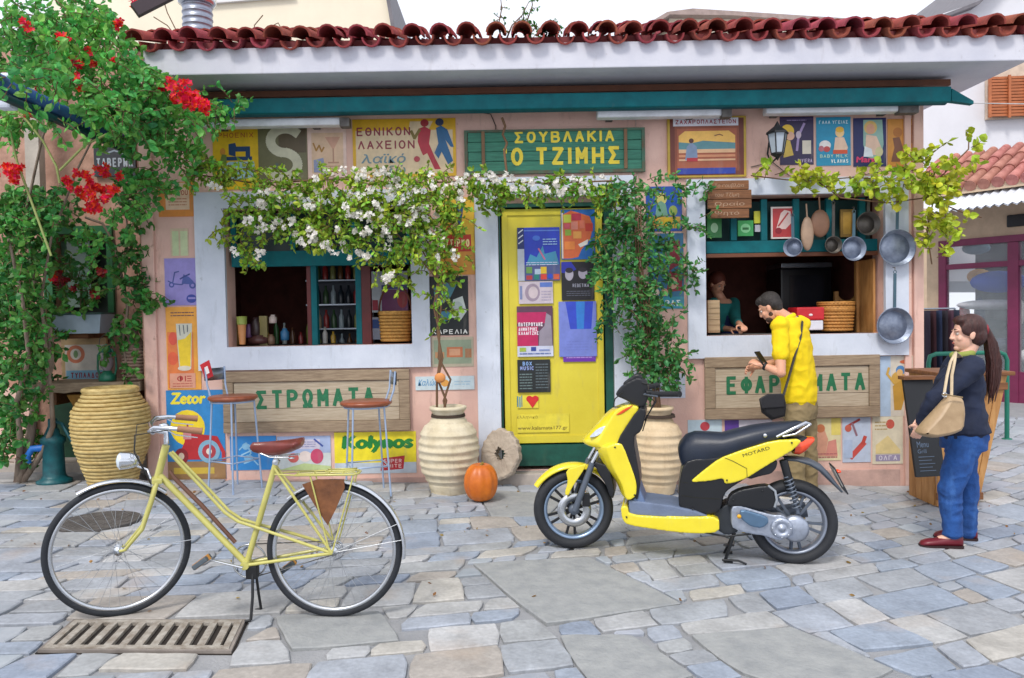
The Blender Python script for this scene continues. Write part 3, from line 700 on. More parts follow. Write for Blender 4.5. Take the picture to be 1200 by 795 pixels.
# low building with roof far behind, right of centre
t = thing('far_house', 'low cream house with pale tiled roof edge seen over the middle of the eave', 'building', at(900, 40, 22))
mb = MB(); prism_x(mb, [(775, 120), (785, 13), (1092, 33), (1092, 120)], 22, 28); mb.build('wall', CREAM, t)
mb = MB(); prism_x(mb, [(755, 30), (782, 14), (812, 10), (860, 13), (1000, 22), (1094, 30), (1094, 35), (860, 18), (785, 17), (760, 33)], 21.7, 28); mb.build('roof', M('far_roof', 'a08f8a', rough=.9), t)
# white house on the right with shutter and gable
t = thing('white_house', 'tall white house with slatted brown shutter behind the right end of the eave', 'building', at(1150, 250, 16.6))
wh = M('white_house_render', 'dadbe2', rough=.9, var=.05, scale=1.5, bump=.1)
mb = MB(); prism_x(mb, [(1040, 330), (1040, 60), (1105, 16), (1148, 2), (1260, -120), (1420, -120), (1420, 330)], 16.6, 24); mb.build('wall', wh, t)
mb = MB(); prism_x(mb, [(1074, 29), (1148, 1), (1262, -124), (1262, -120), (1148, 5), (1076, 32)], 16.3, 24); mb.build('roof_edge', M('grey_flashing', '6f6c72'), t)
sh = MB(); prism_x(sh, [(1157, 140), (1157, 88), (1240, 60), (1240, 136)], 16.5, 16.59); so_ = sh.build('shutter', M('shutter_frame', 'c9b6a4', rough=.6), t)
SHU = M('shutter_wood', 'b0673f', rough=.6, var=.15)
for i in range(13):
    y = 91+i*3.6; m = MB(); a = at(1161, y+1.2, 16.42); b = at(1240, y-.6-.6*(12-i)*.2, 16.42); m.bar(a, b, .05, .05); m.build('slat', SHU, so_, off=at(1150, 250, 16.6))
for x in (1160, 1183, 1204):
    m = MB(); a = at(x, 88, 16.36); b = at(x, 138, 16.36); m.bar(a, b, .05, .04); m.build('stile', SHU, so_, off=at(1150, 250, 16.6))
# ---- neighbouring shop on the right, slightly turned ----
p0 = at(1101, 400, 15.0); p1 = at(1200, 400, 13.8); d = Vector((p1.x-p0.x, p1.y-p0.y)); Ls = d.length; d.normalize(); nrm = Vector((d.y, -d.x))
ns = thing('clothes_shop', 'neighbouring shop with purple window frames under a small tiled roof', 'building', (p0.x, p0.y, 0))
def np_(u, z, w=0): return (p0.x+d.x*u+nrm.x*w, p0.y+d.y*u+nrm.y*w, z)
def nbox(mb, u0, u1, z0, z1, w0, w1, m=0):
    mb.add([np_(u, z, w_) for u in (u0, u1) for z in (z0, z1) for w_ in (w0, w1)], [(0, 1, 3, 2), (4, 6, 7, 5), (0, 4, 5, 1), (2, 3, 7, 6), (0, 2, 6, 4), (1, 5, 7, 3)], m)
zt_f = at(1101, 283, 15.0).z; BE = M('beige_render', 'c3ad94', rough=.9, var=.1, bump=.15)
mb = MB(); nbox(mb, -2.2, 0, -.3, zt_f+1.0, -.3, 0); nbox(mb, 0, 6, zt_f, zt_f+1.0, -.3, 0); mb.build('wall', BE, ns)
PUR = M('purple_frame_paint', '72254a', rough=.45, var=.12)
zb_ = -.13
fr = MB(); nbox(fr, 0, .14, zb_-.1, zt_f-.002, -.1, .05); fr.build('frame_post', PUR, ns, bevel=.01)
for u in (1.06*Ls*.78, Ls*1.6): fr = MB(); nbox(fr, u, u+.18, zb_-.1, zt_f-.13, -.1, .05); fr.build('frame_post', PUR, ns, bevel=.01)
fr = MB(); nbox(fr, .141, 6, zt_f-.125, zt_f-.003, -.1, .05); fr.build('frame_head', PUR, ns)
zm = at(1101, 314, 15).z; fr = MB(); nbox(fr, .141, 6, zm-.05, zm+.05, -.08, .04); fr.build('transom', PUR, ns)
fr = MB(); nbox(fr, .141, 6, zb_-.1, zb_+.55, -.1, .03); fr.build('base_panel', PUR, ns)
gl = MB(); nbox(gl, .14, 6, zb_+.551, zt_f-.126, -.03, -.022); gl.build('pane', M('shop_pane', 'cfdbe2', rough=.04, alpha=.14, var=.0), ns)
ib = MB(); nbox(ib, 0, 6, zb_-.1, zt_f, -1.6, -1.5); ib.build('display_back', M('display_back', '6d7079', rough=.8, var=.5, scale=3, col2='34363f'), ns)
for (u, z, w_, h_, col) in ((.85, 2.08, 1.1, .42, '1d3ea6'), (.5, 2.2, .4, .3, 'd9a55a'), (.6, 1.25, .9, .3, '23242e'), (1.0, .9, .9, .24, '3a3f55'), (.45, 2.75, .5, .25, '7c97a8'), (.7, 1.65, 1.3, .2, 'b8b9c0'), (2.2, 1.8, .8, .5, '2b4a9a'), (2.3, 1.0, .9, .5, '6f6f78')):
    m = MB(); m.ell(np_(u, z, -.5), (w_/2, .22, h_/2), n=14, k=8); single(m, 'stacked_goods', P(col, .8), {'1d3ea6': 'bright blue folded cloth lying high in the purple framed shop window', 'd9a55a': 'tan bag at upper left of the purple framed shop window', '23242e': 'black hat like goods in the middle of the shop window', '3a3f55': 'dark slate clothing low in the purple framed shop window', '7c97a8': 'grey blue bundle behind the transom of the purple framed shop', 'b8b9c0': 'pale grey folded cloth below the blue one in the shop window', '2b4a9a': 'dark blue cloth at the right edge of the shop window', '6f6f78': 'grey clothes low at the right edge of the shop window'}[col], 'clothes')
# corrugated awning
cz0 = at(1101, 241, 14).z; co = MB(); n = 90; W0 = 1.1; vs = []
for i in range(n+1):
    u = -.35+6.2*i/n; z_ = .02*math.cos(i*math.pi)
    vs += [np_(u, cz0-.12+z_, W0), np_(u, cz0+.38+z_, 0.05)]
co.add(vs, [(2*i, 2*i+2, 2*i+3, 2*i+1) for i in range(n)], 0, False); co.add([(x, y, z-.02) for x, y, z in vs], [(2*i, 2*i+1, 2*i+3, 2*i+2) for i in range(n)])
co.build('corrugated_canopy', M('corrugated_sheet', 'd7dce6', rough=.35, var=.06), ns, recalc=False)
sg = MB(); nbox(sg, 1.2, 2.3, cz0-.42, cz0-.2, .0, .05); sg.build('lamp', BLACK, ns, bevel=.04)
# its tiled roof
rt = MB(); zr = at(1101, 222, 15).z
rp = [np_(-.4, zr-.1, .5), np_(6, zr-.1, .5), np_(6, zr+.72, -1), np_(-.4, zr+.72, -1), np_(-.4, zr-.22, .5), np_(6, zr-.22, .5), np_(6, zr+.5, -1), np_(-.4, zr+.5, -1)]
rt.add(rp, [(0, 1, 2, 3), (7, 6, 5, 4), (0, 4, 5, 1), (1, 5, 6, 2), (2, 6, 7, 3), (3, 7, 4, 0)]); rt.build('roof', BE, ns)
T2 = M('pale_roof_tile', 'b98074', rough=.85, scale=8, col2='94594f', rand=.12, bump=.2)
tt = MB(); nn = 12; tt.tube([(0, 0, 0), (0, .62, 0)], [.105, .085], n=12); base = None
ang = math.atan2(d.y, d.x); sl_ = math.atan2(.82, 1.5)
for row in range(3):
    for k in range(20):
        u = -.35+k*.23; w_ = .55-row*.55*math.cos(sl_); z = zr-.1+row*.55*math.sin(sl_)+.012*row
        if base is None: base = tt.build('roof_tile', T2, ns, off=(0, 0, 0)); o = base
        else: o = base.copy(); C.objects.link(o)
        q = Vector(np_(u, z, w_)); o.location = (q.x-p0.x, q.y-p0.y, q.z); o.rotation_euler = (Matrix.Rotation(ang, 3, 'Z') @ Matrix.Rotation(sl_, 3, 'X')).to_euler()
# side wall of the taverna and wall between the buildings
mb = MB(); mb.box(XR+.003, XR+.04, YW+.3, 9.7, -.3, ZT-.02); mb.build('side_wall', PINK, shop)
a = at(1078, 400, 11).x; b = at(1104, 400, 11).x
t = thing('beige_wall', 'narrow beige wall between the taverna corner and the purple framed shop', 'wall', (a, 11.5, 0))
mb = MB(); mb.box(a-.6, b, 11.4, 11.6, -.3, at(1090, 240, 11).z); mb.build('wall', BE, t)
# terracotta ridge beside the eave at upper right is part of the roof tiles

# ================= left corner: recessed wall, niche, shelf =================
YN = 7.95
lh = thing('corner_house', 'old pink wall with green framed niche behind the bougainvillea on the left', 'building', (-4.2, YN, 0))
nic = rect(64, 275, 128, 392, YN); low = rect(66, 458, 150, 560, YN)
xa, xb = at(-260, 400, YN).x, XL-.02
w2 = wall_mesh(xa, xb, -.3, 4.4, YN, .25, [nic]); w2.build('wall', PINK2, lh)
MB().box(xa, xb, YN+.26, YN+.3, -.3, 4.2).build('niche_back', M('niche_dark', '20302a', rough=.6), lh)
gf = wall_mesh(nic[0]-.09, nic[1]+.06, nic[2]-.02, nic[3]+.08, YN-.04, .06, [(nic[0], nic[1], nic[2]+.05, nic[3])])
gf.build('niche_frame', M('bright_green_paint', '1f6b3a', rough=.5, col2='154f2c'), lh)
r_ = rect(66, 282, 100, 360, YN); MB().box(r_[0], r_[1], YN+.1, YN+.12, r_[2], r_[3]).build('niche_pane', M('niche_pane', '54705f', rough=.08), lh)
MB().box(low[0], low[1]+.25, YN-.05, YN-.003, gz(-4), low[3]).build('lower_board', M('green_board', '1c5234', rough=.6, col2='123a25', bump=.2), lh)
MB().box(XL-.021, XL+.001, YW-.03, YN-.002, -.3, 4.2).build('return_wall', PINK2, lh)
mb = MB(); mb.box(xa, xb, YN-.35, YN-.003, -.2, gz(-4)+.1); mb.build('kerb_step', M('step_stone', 'b5aba2'), lh, bevel=.02)
r_ = rect(-40, 455, 30, 545, YN-.2); MB().box(r_[0], r_[1], YN-.1, YN-.004, gz(-4)+.101, r_[3]).build('low_pier', PINK, lh, bevel=.02)
# posts
r_ = rect(36, 150, 52, 260, 7.7); MB().box(r_[0], r_[1], 7.62, 7.72, r_[2]-.1, r_[3]+1).build('post', M('pale_post', 'b3aaa0', rough=.8, bump=.3), lh)
# dark blue awning bar of the neighbour, coming towards us
t = thing('neighbour_awning', 'dark blue rolled awning sloping in from the left under the bougainvillea', 'awning', at(70, 140, 6.2))
A1 = at(-60, 68, 4.6); B1 = at(152, 168, 7.0)
mb = MB(); mb.tube([A1, B1], .052, n=14); mb.build('fabric_roll', M('blue_awning_fabric', '2f5f98', rough=.6, scale=8, col2='20487a', bump=.2), t)
mb = MB(); mb.tube([A1+Vector((0, .06, -.09)), B1+Vector((0, .06, -.08))], .03, n=10); mb.build('front_bar', M('dark_teal_metal', '0f3a42', rough=.4), t)
mb = MB(); p = at(8, 108, 5.3); mb.box(p.x-.06, p.x+.05, p.y-.05, p.y+.05, p.z-.12, p.z+.12); mb.build('end_bracket', WHITE, t, bevel=.02)
mb = MB(); p = at(4, 112, 5.2); mb.torus(p, (0, 1, 0), .022, .006, n=20, k=6); mb.build('crank_ring', WHITE, t)
# dark beam at the very top left
t = thing('pergola_beam', 'dark beam end crossing the top left corner above the flowers', 'beam', at(150, 0, 5.6))
mb = MB(); mb.bar(at(158, 13, 5.7), at(235, -26, 5.9), .07, .09); mb.build('timber', M('dark_beam', '3d3036', rough=.6), t)
# power lines
t = MB(); t.tube([at(1100, 120, 9), at(1160, 121.5, 9), at(1260, 123, 9)], .006, n=5); single(t, 'cable', M('grey_cable', 'b9b9b9', var=.05), 'thin cable crossing in front of the white house', 'cable')

for k, (u, z, w_, h_, col, lab) in enumerate(((.3, 1.45, .22, .5, 'b03a3c', 'red garment hanging at the left of the purple framed shop window'), (.58, 1.5, .2, .6, '2c3350', 'navy garment hanging in the purple framed shop window'), (1.25, 1.5, .25, .5, 'c9c4bc', 'cream garment hanging in the middle of the shop window'), (1.5, 1.35, .2, .6, '6a4a6a', 'mauve garment hanging by the middle post of the shop window'), (.35, .75, .3, .3, '8a6a4a', 'brown box low in the left corner of the shop window'), (1.4, .7, .35, .25, 'd9d9dc', 'white box low by the middle post of the shop window'), (2.0, 2.4, .25, .4, '1f2a5a', 'dark blue garment hanging right of the middle post'))):
    m = MB(); m.ell(np_(u, z, -.35), (w_/2, .08, h_/2), n=10, k=8); single(m, 'shop_goods', P(col, .8), lab, 'goods')
# ================= signs, posters and notices =================
def poster(label, px, cols_ops, base, cat='poster', group=None, name='poster', Y=YW-.001, th=.006, rot=0, rough=.45, name_part='print'):
    x0, x1, z0, z1 = rect(*px, Y); W, H = x1-x0, z1-z0; cx, cz = (x0+x1)/2, (z0+z1)/2
    cr, sr = math.cos(R(rot)), math.sin(R(rot))
    def place(u, v, d):
        a, b = (u-.5)*W, (v-.5)*H
        return (cx+a*cr-b*sr, Y-th-d, cz+a*sr+b*cr)
    mb = MB(); mats = [P(base, rough)]; idx = {base: 0}
    def mi(c):
        if c not in idx: idx[c] = len(mats); mats.append(P(c, rough))
        return idx[c]
    c4 = [(0, 0), (1, 0), (1, 1), (0, 1)]
    mb.add([place(u, v, 0) for u, v in c4]+[place(u, v, -th) for u, v in c4], [(0, 1, 2, 3), (7, 6, 5, 4), (0, 4, 5, 1), (1, 5, 6, 2), (2, 6, 7, 3), (3, 7, 4, 0)])
    d = .0006
    for op in cols_ops:
        k = op[0]
        if k == 'r': _, a, b, c_, e, col = op; mb.add([place(a, b, d), place(c_, b, d), place(c_, e, d), place(a, e, d)], [(0, 1, 2, 3)], mi(col))
        elif k == 'd':
            _, a, b, ra, rb, col = op; n = 20; mb.add([place(a+ra*math.cos(2*math.pi*i/n), b+rb*math.sin(2*math.pi*i/n), d) for i in range(n)], [tuple(range(n))], mi(col))
        elif k == 'p': mb.add([place(a, b, d) for a, b in op[1]], [tuple(range(len(op[1])))], mi(op[2]))
        elif k == 'l':                        # stroke along points: ('l', pts, width, col)
            pts = op[1]; wd = op[2]
            for i in range(len(pts)-1):
                a = Vector((pts[i][0]*W, pts[i][1]*H)); b = Vector((pts[i+1][0]*W, pts[i+1][1]*H)); q = (b-a); q = Vector((-q.y, q.x)).normalized()*wd*H/2 if q.length else q; e_ = (b-a).normalized()*wd*H*.3; a = a-e_; b = b+e_
                mb.add([place(p.x/W, p.y/H, d+.00005*i) for p in (a-q, b-q, b+q, a+q)], [(0, 1, 2, 3)], mi(op[3]))
        elif k == 't':
            _, s, a, b, c_, e, col = op[:7]; bold = op[7] if len(op) > 7 else 0; sl_ = op[8] if len(op) > 8 else 0
            put_text(mb, s, place, a, b, c_, e, d, mi(col), bold, slant=sl_*H/W)
        elif k == 'x':                        # lines of small print
            _, a, b, c_, e, n, col = op; rr = random.Random(hash((round(a, 3), n)) & 255)
            for i in range(n):
                v = b+(e-b)*(i+.3)/n; hh = (e-b)/n*.35; u = a
                while u < c_-.02:
                    u2 = min(c_, u+rr.uniform(.05, .16)); mb.add([place(u, v, d), place(u2-.015, v, d), place(u2-.015, v+hh, d), place(u, v+hh, d)], [(0, 1, 2, 3)], mi(col)); u = u2
        d += .0004
    return single(mb, name, mats, label, cat, group, loc=(cx, Y, z0), recalc=False)
gU = 'old posters along the top of the wall'
poster('yellow poster with a dark blue sewing machine reading PHOENIX, upper left of the shop wall', (250, 149, 303, 222), [
    ('t', 'PHOENIX', .12, .82, .9, .9, 'b5542a', .01), ('p', [(.35, .55), (.35, .72), (.5, .74), (.52, .68), (.82, .68), (.82, .5), (.72, .5), (.72, .6), (.5, .6), (.5, .52)], '20406e'), ('r', .3, .46, .86, .52, '20406e'),
    ('p', [(.1, .3), (.35, .44), (.9, .44), (.95, .2), (.4, .14)], '9fc3cf'), ('d', .22, .6, .06, .06, 'c98a35'), ('p', [(.14, .4), (.2, .56), (.3, .55), (.3, .36)], '6d7f3a')], 'e0b81e', group=gU)
poster('olive brown poster with a huge pale letter S', (303, 148, 360, 211), [('r', .42, .5, .98, 1, '5a4d38'),
    ('l', arc(.56, .72, .3, .22, 40, 250, 14)+arc(.48, .28, .32, .23, 70, -150, 14), .17, 'c8c5ae'), ('l', [(.38, .3), (.38, .12)], .05, '5f6a68'), ('l', [(.52, .28), (.52, .12)], .05, '5f6a68')], '6d6a4c', group=gU)
poster('faded peach poster of a cocktail glass in a pale frame', (361, 148, 406, 208), [('r', .1, .08, .92, .86, 'd8b79a'), ('p', [(.45, .78), (.85, .78), (.66, .52)], 'c99a84'), ('l', [(.66, .55), (.66, .3)], .03, 'b48a74'), ('r', .52, .27, .8, .3, 'b48a74'),
    ('p', [(.15, .1), (.15, .34), (.4, .38), (.45, .1)], '8a93b5'), ('l', [(.15, .66), (.22, .52), (.3, .62), (.36, .5), (.42, .58)], .03, 'a5762f'), ('x', .45, .1, .9, .24, 3, 'b5876f')], 'e3c6bb', group=gU)
poster('yellow lottery poster with a red and a blue striding figure', (414, 140, 534, 207), [('r', .03, .05, .97, .8, 'dcc4a0'), ('p', [(.56, .95), (.78, .95), (.62, .4), (.5, .4)], 'dcc4a0'),
    ('t', 'ΕΘΝΙΚΟΝ', .04, .71, .56, .86, '8c2f3e', .02), ('t', 'ΛΑΧΕΙΟΝ', .05, .48, .6, .63, '8c2f3e', .02),
    ('d', .7, .92, .04, .065, 'a32a34'), ('p', [(.64, .82), (.7, .86), (.76, .8), (.74, .56), (.8, .3), (.85, .12), (.79, .12), (.72, .4), (.68, .36), (.66, .44), (.63, .6)], 'b22a3c'), ('l', [(.65, .8), (.6, .66), (.57, .78)], .05, '7c6a2a'),
    ('d', .845, .93, .04, .065, '2a3a5c'), ('p', [(.81, .83), (.86, .87), (.92, .8), (.98, .5), (.95, .5), (.9, .62), (.97, .26), (.92, .2), (.86, .42), (.83, .3), (.79, .4), (.83, .56)], '1f5f8e'),
    ('t', 'λαϊκό', .08, .24, .5, .4, '6f8f9c', .01, .25), ('t', 'εδώ', .26, .06, .5, .2, '6f8f8c', .01, .2), ('d', .62, .3, .03, .05, 'b0404a')], 'd9a91c', group=gU)
# wooden sign over the door, real boards
sx = rect(545, 152, 755, 203, YW-.03); t = thing('tavern_sign', 'green wooden sign over the door with hand painted yellow Greek lettering', 'sign', ((sx[0]+sx[1])/2, YW-.01, sx[2]))
SG = M('sign_green', '3f8a72', rough=.6, scale=6, stretch=(1, 6, 10), bump=.25, bscale=20, col2='2a6a58')
hz = (sx[3]-sx[2])/4
for i in range(4):
    mb = MB(); mb.box(sx[0]+.03+.004*(i % 2), sx[1]-.03, YW-.035, YW-.008, sx[2]+.03+i*(hz-.012), sx[2]+.03+(i+1)*(hz-.012)-.004); mb.build('board', SG, t, bevel=.003)
fr = wall_mesh(sx[0], sx[1], sx[2], sx[3], YW-.045, .036, [(sx[0]+.03, sx[1]-.03, sx[2]+.028, sx[3]-.022)]); fr.build('frame', M('sign_frame', '35735f', rough=.6, scale=8, col2='5d4a35', bump=.2), t)
for px in (566, 732):
    a = at(px, 150, YW); MB().box(a.x-.016, a.x+.016, YW-.052, YW-.0455, sx[2]+.03, sx[3]-.012).build('batten', M('batten_brown', '7d6045', rough=.7), t, bevel=.003)
mb = MB()
def spl(u, v, d): return (u, YW-.0375-d, v)
for s, x0, y0, x1, y1 in (('ΣΟΥΒΛΑΚΙΑ', 603, 152, 719, 169), ("'Ο ΤΖΙΜΗΣ", 590, 171, 726, 195)):
    a = at(x0, y1-1.5, YW); b = at(x1, y0, YW); 
    for i in range(len(s)):
        if s[i] != ' ': m_ = MB(); strokes(m_, s, spl, a.x, (a.z+at(x1, y1, YW).z)/2, b.x, b.z-.01, .0, 0, .2, only=i); m_.build('letter', P('ecd43a', .5), t, recalc=False)
# framed pastry shop advertisement
poster('brown framed advertisement with a seaside terrace scene under a white name strip', (782, 138, 873, 208), [('r', .03, .03, .97, .97, '6e3327'), ('r', .09, .1, .91, .84, '8e4b34'),
    ('r', .12, .14, .88, .8, 'a85c40'), ('p', [(.14, .46), (.14, .68), (.22, .76), (.78, .76), (.86, .68), (.86, .46)], 'f0bd5e'), ('p', [(.14, .46), (.14, .58), (.3, .56), (.45, .6), (.86, .56), (.86, .46)], '5d8f96'), ('r', .14, .4, .86, .46, 'e7b98d'),
    ('r', .14, .33, .86, .37, 'd7926a'), ('r', .14, .27, .86, .3, 'e2b48c'), ('p', [(.22, .28), (.24, .5), (.3, .58), (.37, .5), (.38, .28)], '8296b4'), ('d', .3, .6, .03, .04, '5a3325'), ('r', .24, .26, .38, .32, 'b4323c'), ('l', [(.6, .68), (.66, .7), (.7, .68)], .015, '7b4a34'),
    ('r', .12, .05, .86, .15, '2a3f9e'), ('r', .07, .84, .9, .97, 'd9d8e2'), ('t', 'ΖΑΧΑΡΟΠΛΑΣΤΕΙΟΝ', .1, .875, .87, .945, '9c2238', .02)], 'b99a35', name='advertisement', th=.03, cat='advertisement')
gR = 'row of four old posters by the wall lantern'
poster('dark purple poster with a yellow haired figure, leftmost of the four by the lantern', (914, 137.5, 953, 193), [('r', .0, .93, 1, .97, '4a3d66'), ('d', .22, .7, .2, .14, 'e9c23e'), ('d', .3, .6, .13, .09, 'e3b39a'), ('p', [(.1, .15), (.08, .55), (.3, .5), (.4, .2)], 'd2b350'),
    ('l', [(.5, .3), (.55, .6), (.72, .85)], .05, 'a590c0'), ('d', .55, .62, .08, .08, 'c8b6c8'), ('r', .66, .22, .92, .5, 'd9cfc0'), ('t', 'CAMPARI'[:0] or 'RIVIERA', .52, .04, .95, .12, 'b9a7c8', .01), ('x', .2, .9, .8, .95, 1, '9f8fc0')], '33274f', group=gR)
poster('bright blue poster with a baby and red apples, second of the four by the lantern', (956.5, 138, 996.5, 194), [('t', 'ΓΑΛΑ ΥΓΕΙΑΣ', .08, .86, .92, .93, 'd8ecf2', .01), ('d', .68, .68, .13, .1, 'f0c98e'), ('d', .68, .74, .12, .06, 'e8b53c'), ('p', [(.5, .3), (.55, .58), (.8, .58), (.92, .36), (.85, .28)], 'e9c7ae'), ('r', .48, .24, .9, .32, 'd4552f'),
    ('d', .25, .42, .17, .1, 'e7e2e0'), ('d', .3, .34, .1, .06, 'c04a48'), ('d', .14, .35, .08, .06, 'b86a78'), ('t', 'BABY MILK', .1, .16, .9, .23, 'bfe0c8', .01), ('t', 'NESTLE'[:0] or 'VLAHAS', .42, .05, .92, .13, 'e4f0ea', .02)], '2191b8', group=gR)
poster('navy poster of a blonde woman with pink script, third of the four by the lantern', (1000, 139, 1038, 195), [('p', [(.3, .45), (.3, .96), (.88, .96), (.92, .45), (.8, .1), (.4, .2)], '8fb5ac'), ('d', .52, .8, .2, .14, 'd9b56c'), ('d', .52, .77, .13, .11, 'd9a184'), ('p', [(.36, .25), (.38, .66), (.7, .62), (.84, .4), (.8, .22)], 'e2c0aa'),
    ('p', [(.3, .2), (.34, .42), (.55, .36), (.6, .2)], 'dfe6ee'), ('d', .78, .3, .12, .1, 'cfc79a'), ('t', 'Margo', .08, .05, .8, .2, 'd63a6c', .03, .1)], '20285f', group=gR)
poster('faded orange brown poster with dark figures, rightmost of the four by the lantern', (1040, 140, 1079, 195), [('d', .3, .72, .14, .1, 'b5702c'), ('p', [(.1, .1), (.2, .4), (.15, .6), (.35, .62), (.45, .4), (.4, .1)], '80503a'), ('p', [(.5, .5), (.6, .85), (.9, .9), (.8, .5)], 'a8631f'), ('d', .68, .6, .12, .12, '9c5d2c'), ('p', [(.5, .08), (.55, .3), (.9, .36), (.95, .1)], 'c98a3c')], 'cf8d3c', group=gR)
# left column
gL = 'posters down the left edge of the shop wall'
poster('small pale notice in an orange frame on the left pilaster', (186, 214, 228, 254), [('r', .2, .2, .86, .98, 'e3c3a6'), ('t', 'Μενού', .3, .62, .82, .82, 'b4543c', .01), ('x', .28, .3, .8, .56, 3, 'c08468')], 'd98a3c', group=gL)
poster('thin faded green paper slip above the purple scooter poster', (200, 268, 221, 300), [('r', .1, .0, .45, .9, 'bccb9e'), ('r', .55, .0, .95, .9, 'c4cfa4')], 'cbb79b', group=gL, th=.003)
poster('purple poster with a line drawing of a motor scooter', (193.5, 303, 233, 358), [('l', [(.1, .52), (.25, .46), (.5, .44), (.62, .5), (.86, .46)], .025, '35478c'), ('l', [(.24, .5), (.3, .7), (.42, .72)], .025, '35478c'), ('d', .2, .44, .08, .06, '3f4f97'), ('d', .2, .44, .04, .03, '8f86c9'), ('d', .82, .42, .1, .07, '3f4f97'), ('d', .82, .42, .05, .035, '8f86c9'),
    ('p', [(.5, .46), (.56, .66), (.72, .6), (.86, .5), (.8, .44)], '44559c'), ('l', [(.46, .56), (.56, .6), (.74, .66)], .03, '2c3b7e'), ('d', .78, .14, .15, .09, '2b3f96'), ('r', .68, .13, .9, .17, '8f86c9')], '9086c8', group=gL)
poster('orange poster of a tall glass of yellow beer', (195.5, 360, 235, 457), [('r', .03, .02, .8, .7, 'dd7a3e'), ('x', .15, .88, .85, .95, 2, '6d4b4a'), ('r', .84, 0, 1, .84, 'e6a23a'), ('d', .2, .62, .13, .08, 'd8513c'), ('d', .18, .38, .15, .08, 'e0603c'),
    ('p', [(.3, .8), (.78, .8), (.72, .26), (.36, .26)], 'c9c8b8'), ('p', [(.34, .6), (.56, .62), (.75, .7), (.7, .28), (.39, .28)], 'eac928'), ('d', .52, .26, .2, .03, 'd9d2c0'), ('l', [(.4, .78), (.42, .66)], .01, '55606a'), ('l', [(.52, .78), (.54, .68)], .01, '55606a'), ('l', [(.64, .78), (.64, .7)], .01, '55606a'),
    ('r', .08, .02, .84, .2, 'd79a80'), ('t', 'ΦΙΞ', .3, .1, .72, .17, 'b03a34', .02), ('x', .16, .03, .76, .09, 2, 'b85d48')], 'e7a13c', group=gL)
poster('blue tractor poster with yellow sun and red tractor reading Zetor', (196, 457, 264, 562), [('r', 0, 0, 1, .2, '94714a'), ('r', .1, .06, .8, .13, 'c4a83e'), ('d', .36, .58, .3, .2, 'ecd12a'), ('t', 'Zetor', .08, .85, .66, .97, 'ecdc3c', .05, .15),
    ('p', [(.16, .22), (.3, .42), (.32, .52), (.52, .54), (.62, .5), (.86, .48), (.9, .3), (.8, .22)], 'b0252c'), ('r', .28, .45, .42, .53, 'c7838a'), ('l', [(.36, .54), (.36, .62)], .02, 'a0303a'), ('d', .24, .26, .12, .09, '7f1d26'), ('d', .24, .26, .05, .04, 'c9b7a4'),
    ('d', .72, .31, .19, .13, '7faac4'), ('d', .72, .31, .12, .08, 'a83a44'), ('d', .72, .31, .05, .035, 'd8d2c8'), ('l', [(.85, .46), (.97, .3), (.97, .22)], .04, 'b62a30')], '2d84c4', group=gL, name='tractor_poster')
# wooden wall panels with green lettering
def panel_sign(px, text, tx, label):
    Y = YW-.022; s_ = rect(*px, Y); t = thing('wooden_panel_sign', label, 'sign', ((s_[0]+s_[1])/2, YW-.02, s_[2]), group='weathered wooden panels with green lettering')
    x0, x1, z0, z1 = s_; fw = .10
    for a in ((x0, x1, z1-fw, z1), (x0, x1, z0, z0+fw)): MB().box(a[0], a[1], YW-.055, YW-.021, a[2], a[3]).build('rail', WOOD, t, bevel=.006)
    for a in ((x0+.002, x0+fw), (x1-fw, x1-.002)): MB().box(a[0], a[1], YW-.053, YW-.022, z0+fw+.002, z1-fw-.002).build('stile', WOOD, t, bevel=.006)
    PALE = M('pale_panel_board', 'bfb19c', rough=.8, scale=6, stretch=(1, 6, 16), bump=.3, bscale=20, col2='a3927c')
    n = 3; zz = z0+fw+.003; hh = (z1-z0-2*fw-.006)/n
    for i in range(n): MB().box(x0+fw+.003, x1-fw-.003, YW-.038, YW-.021, zz+i*hh, zz+(i+1)*hh-.004).build('board', PALE, t, bevel=.003)
    chars = list(text); n = len(chars); a = at(tx[0], tx[3], YW); b = at(tx[2], tx[1], YW)
    for i, ch in enumerate(chars):
        u0 = a.x+(b.x-a.x)*i/n; u1 = u0+(b.x-a.x)/n*(.74 if ch != 'Φ' else .8); zc_ = (a.z+b.z)/2+(i/n-.5)*0.02; h_ = (b.z-a.z)*.5*.93
        mb = MB(); strokes(mb, ch, lambda u, v, d: (u, YW-.0395-d, v), u0, zc_-h_, u1, zc_+h_, 0, 0, .19)
        mb.build('letter', M('green_stencil', '1f6b47', rough=.6, var=.2, scale=40), t, recalc=False)
panel_sign((262, 434, 481, 506), 'ΣΤΡΩΜΑΤΑ', (302, 453, 444, 479), 'weathered wooden panel lettered ΣΤΡΩΜΑΤΑ below the left window')
panel_sign((825, 417, 1030, 490), 'ΕΦΑΡΜΟΜΑΤΑ', (850, 436, 1016, 462), 'weathered wooden panel with green letters behind the man in yellow')
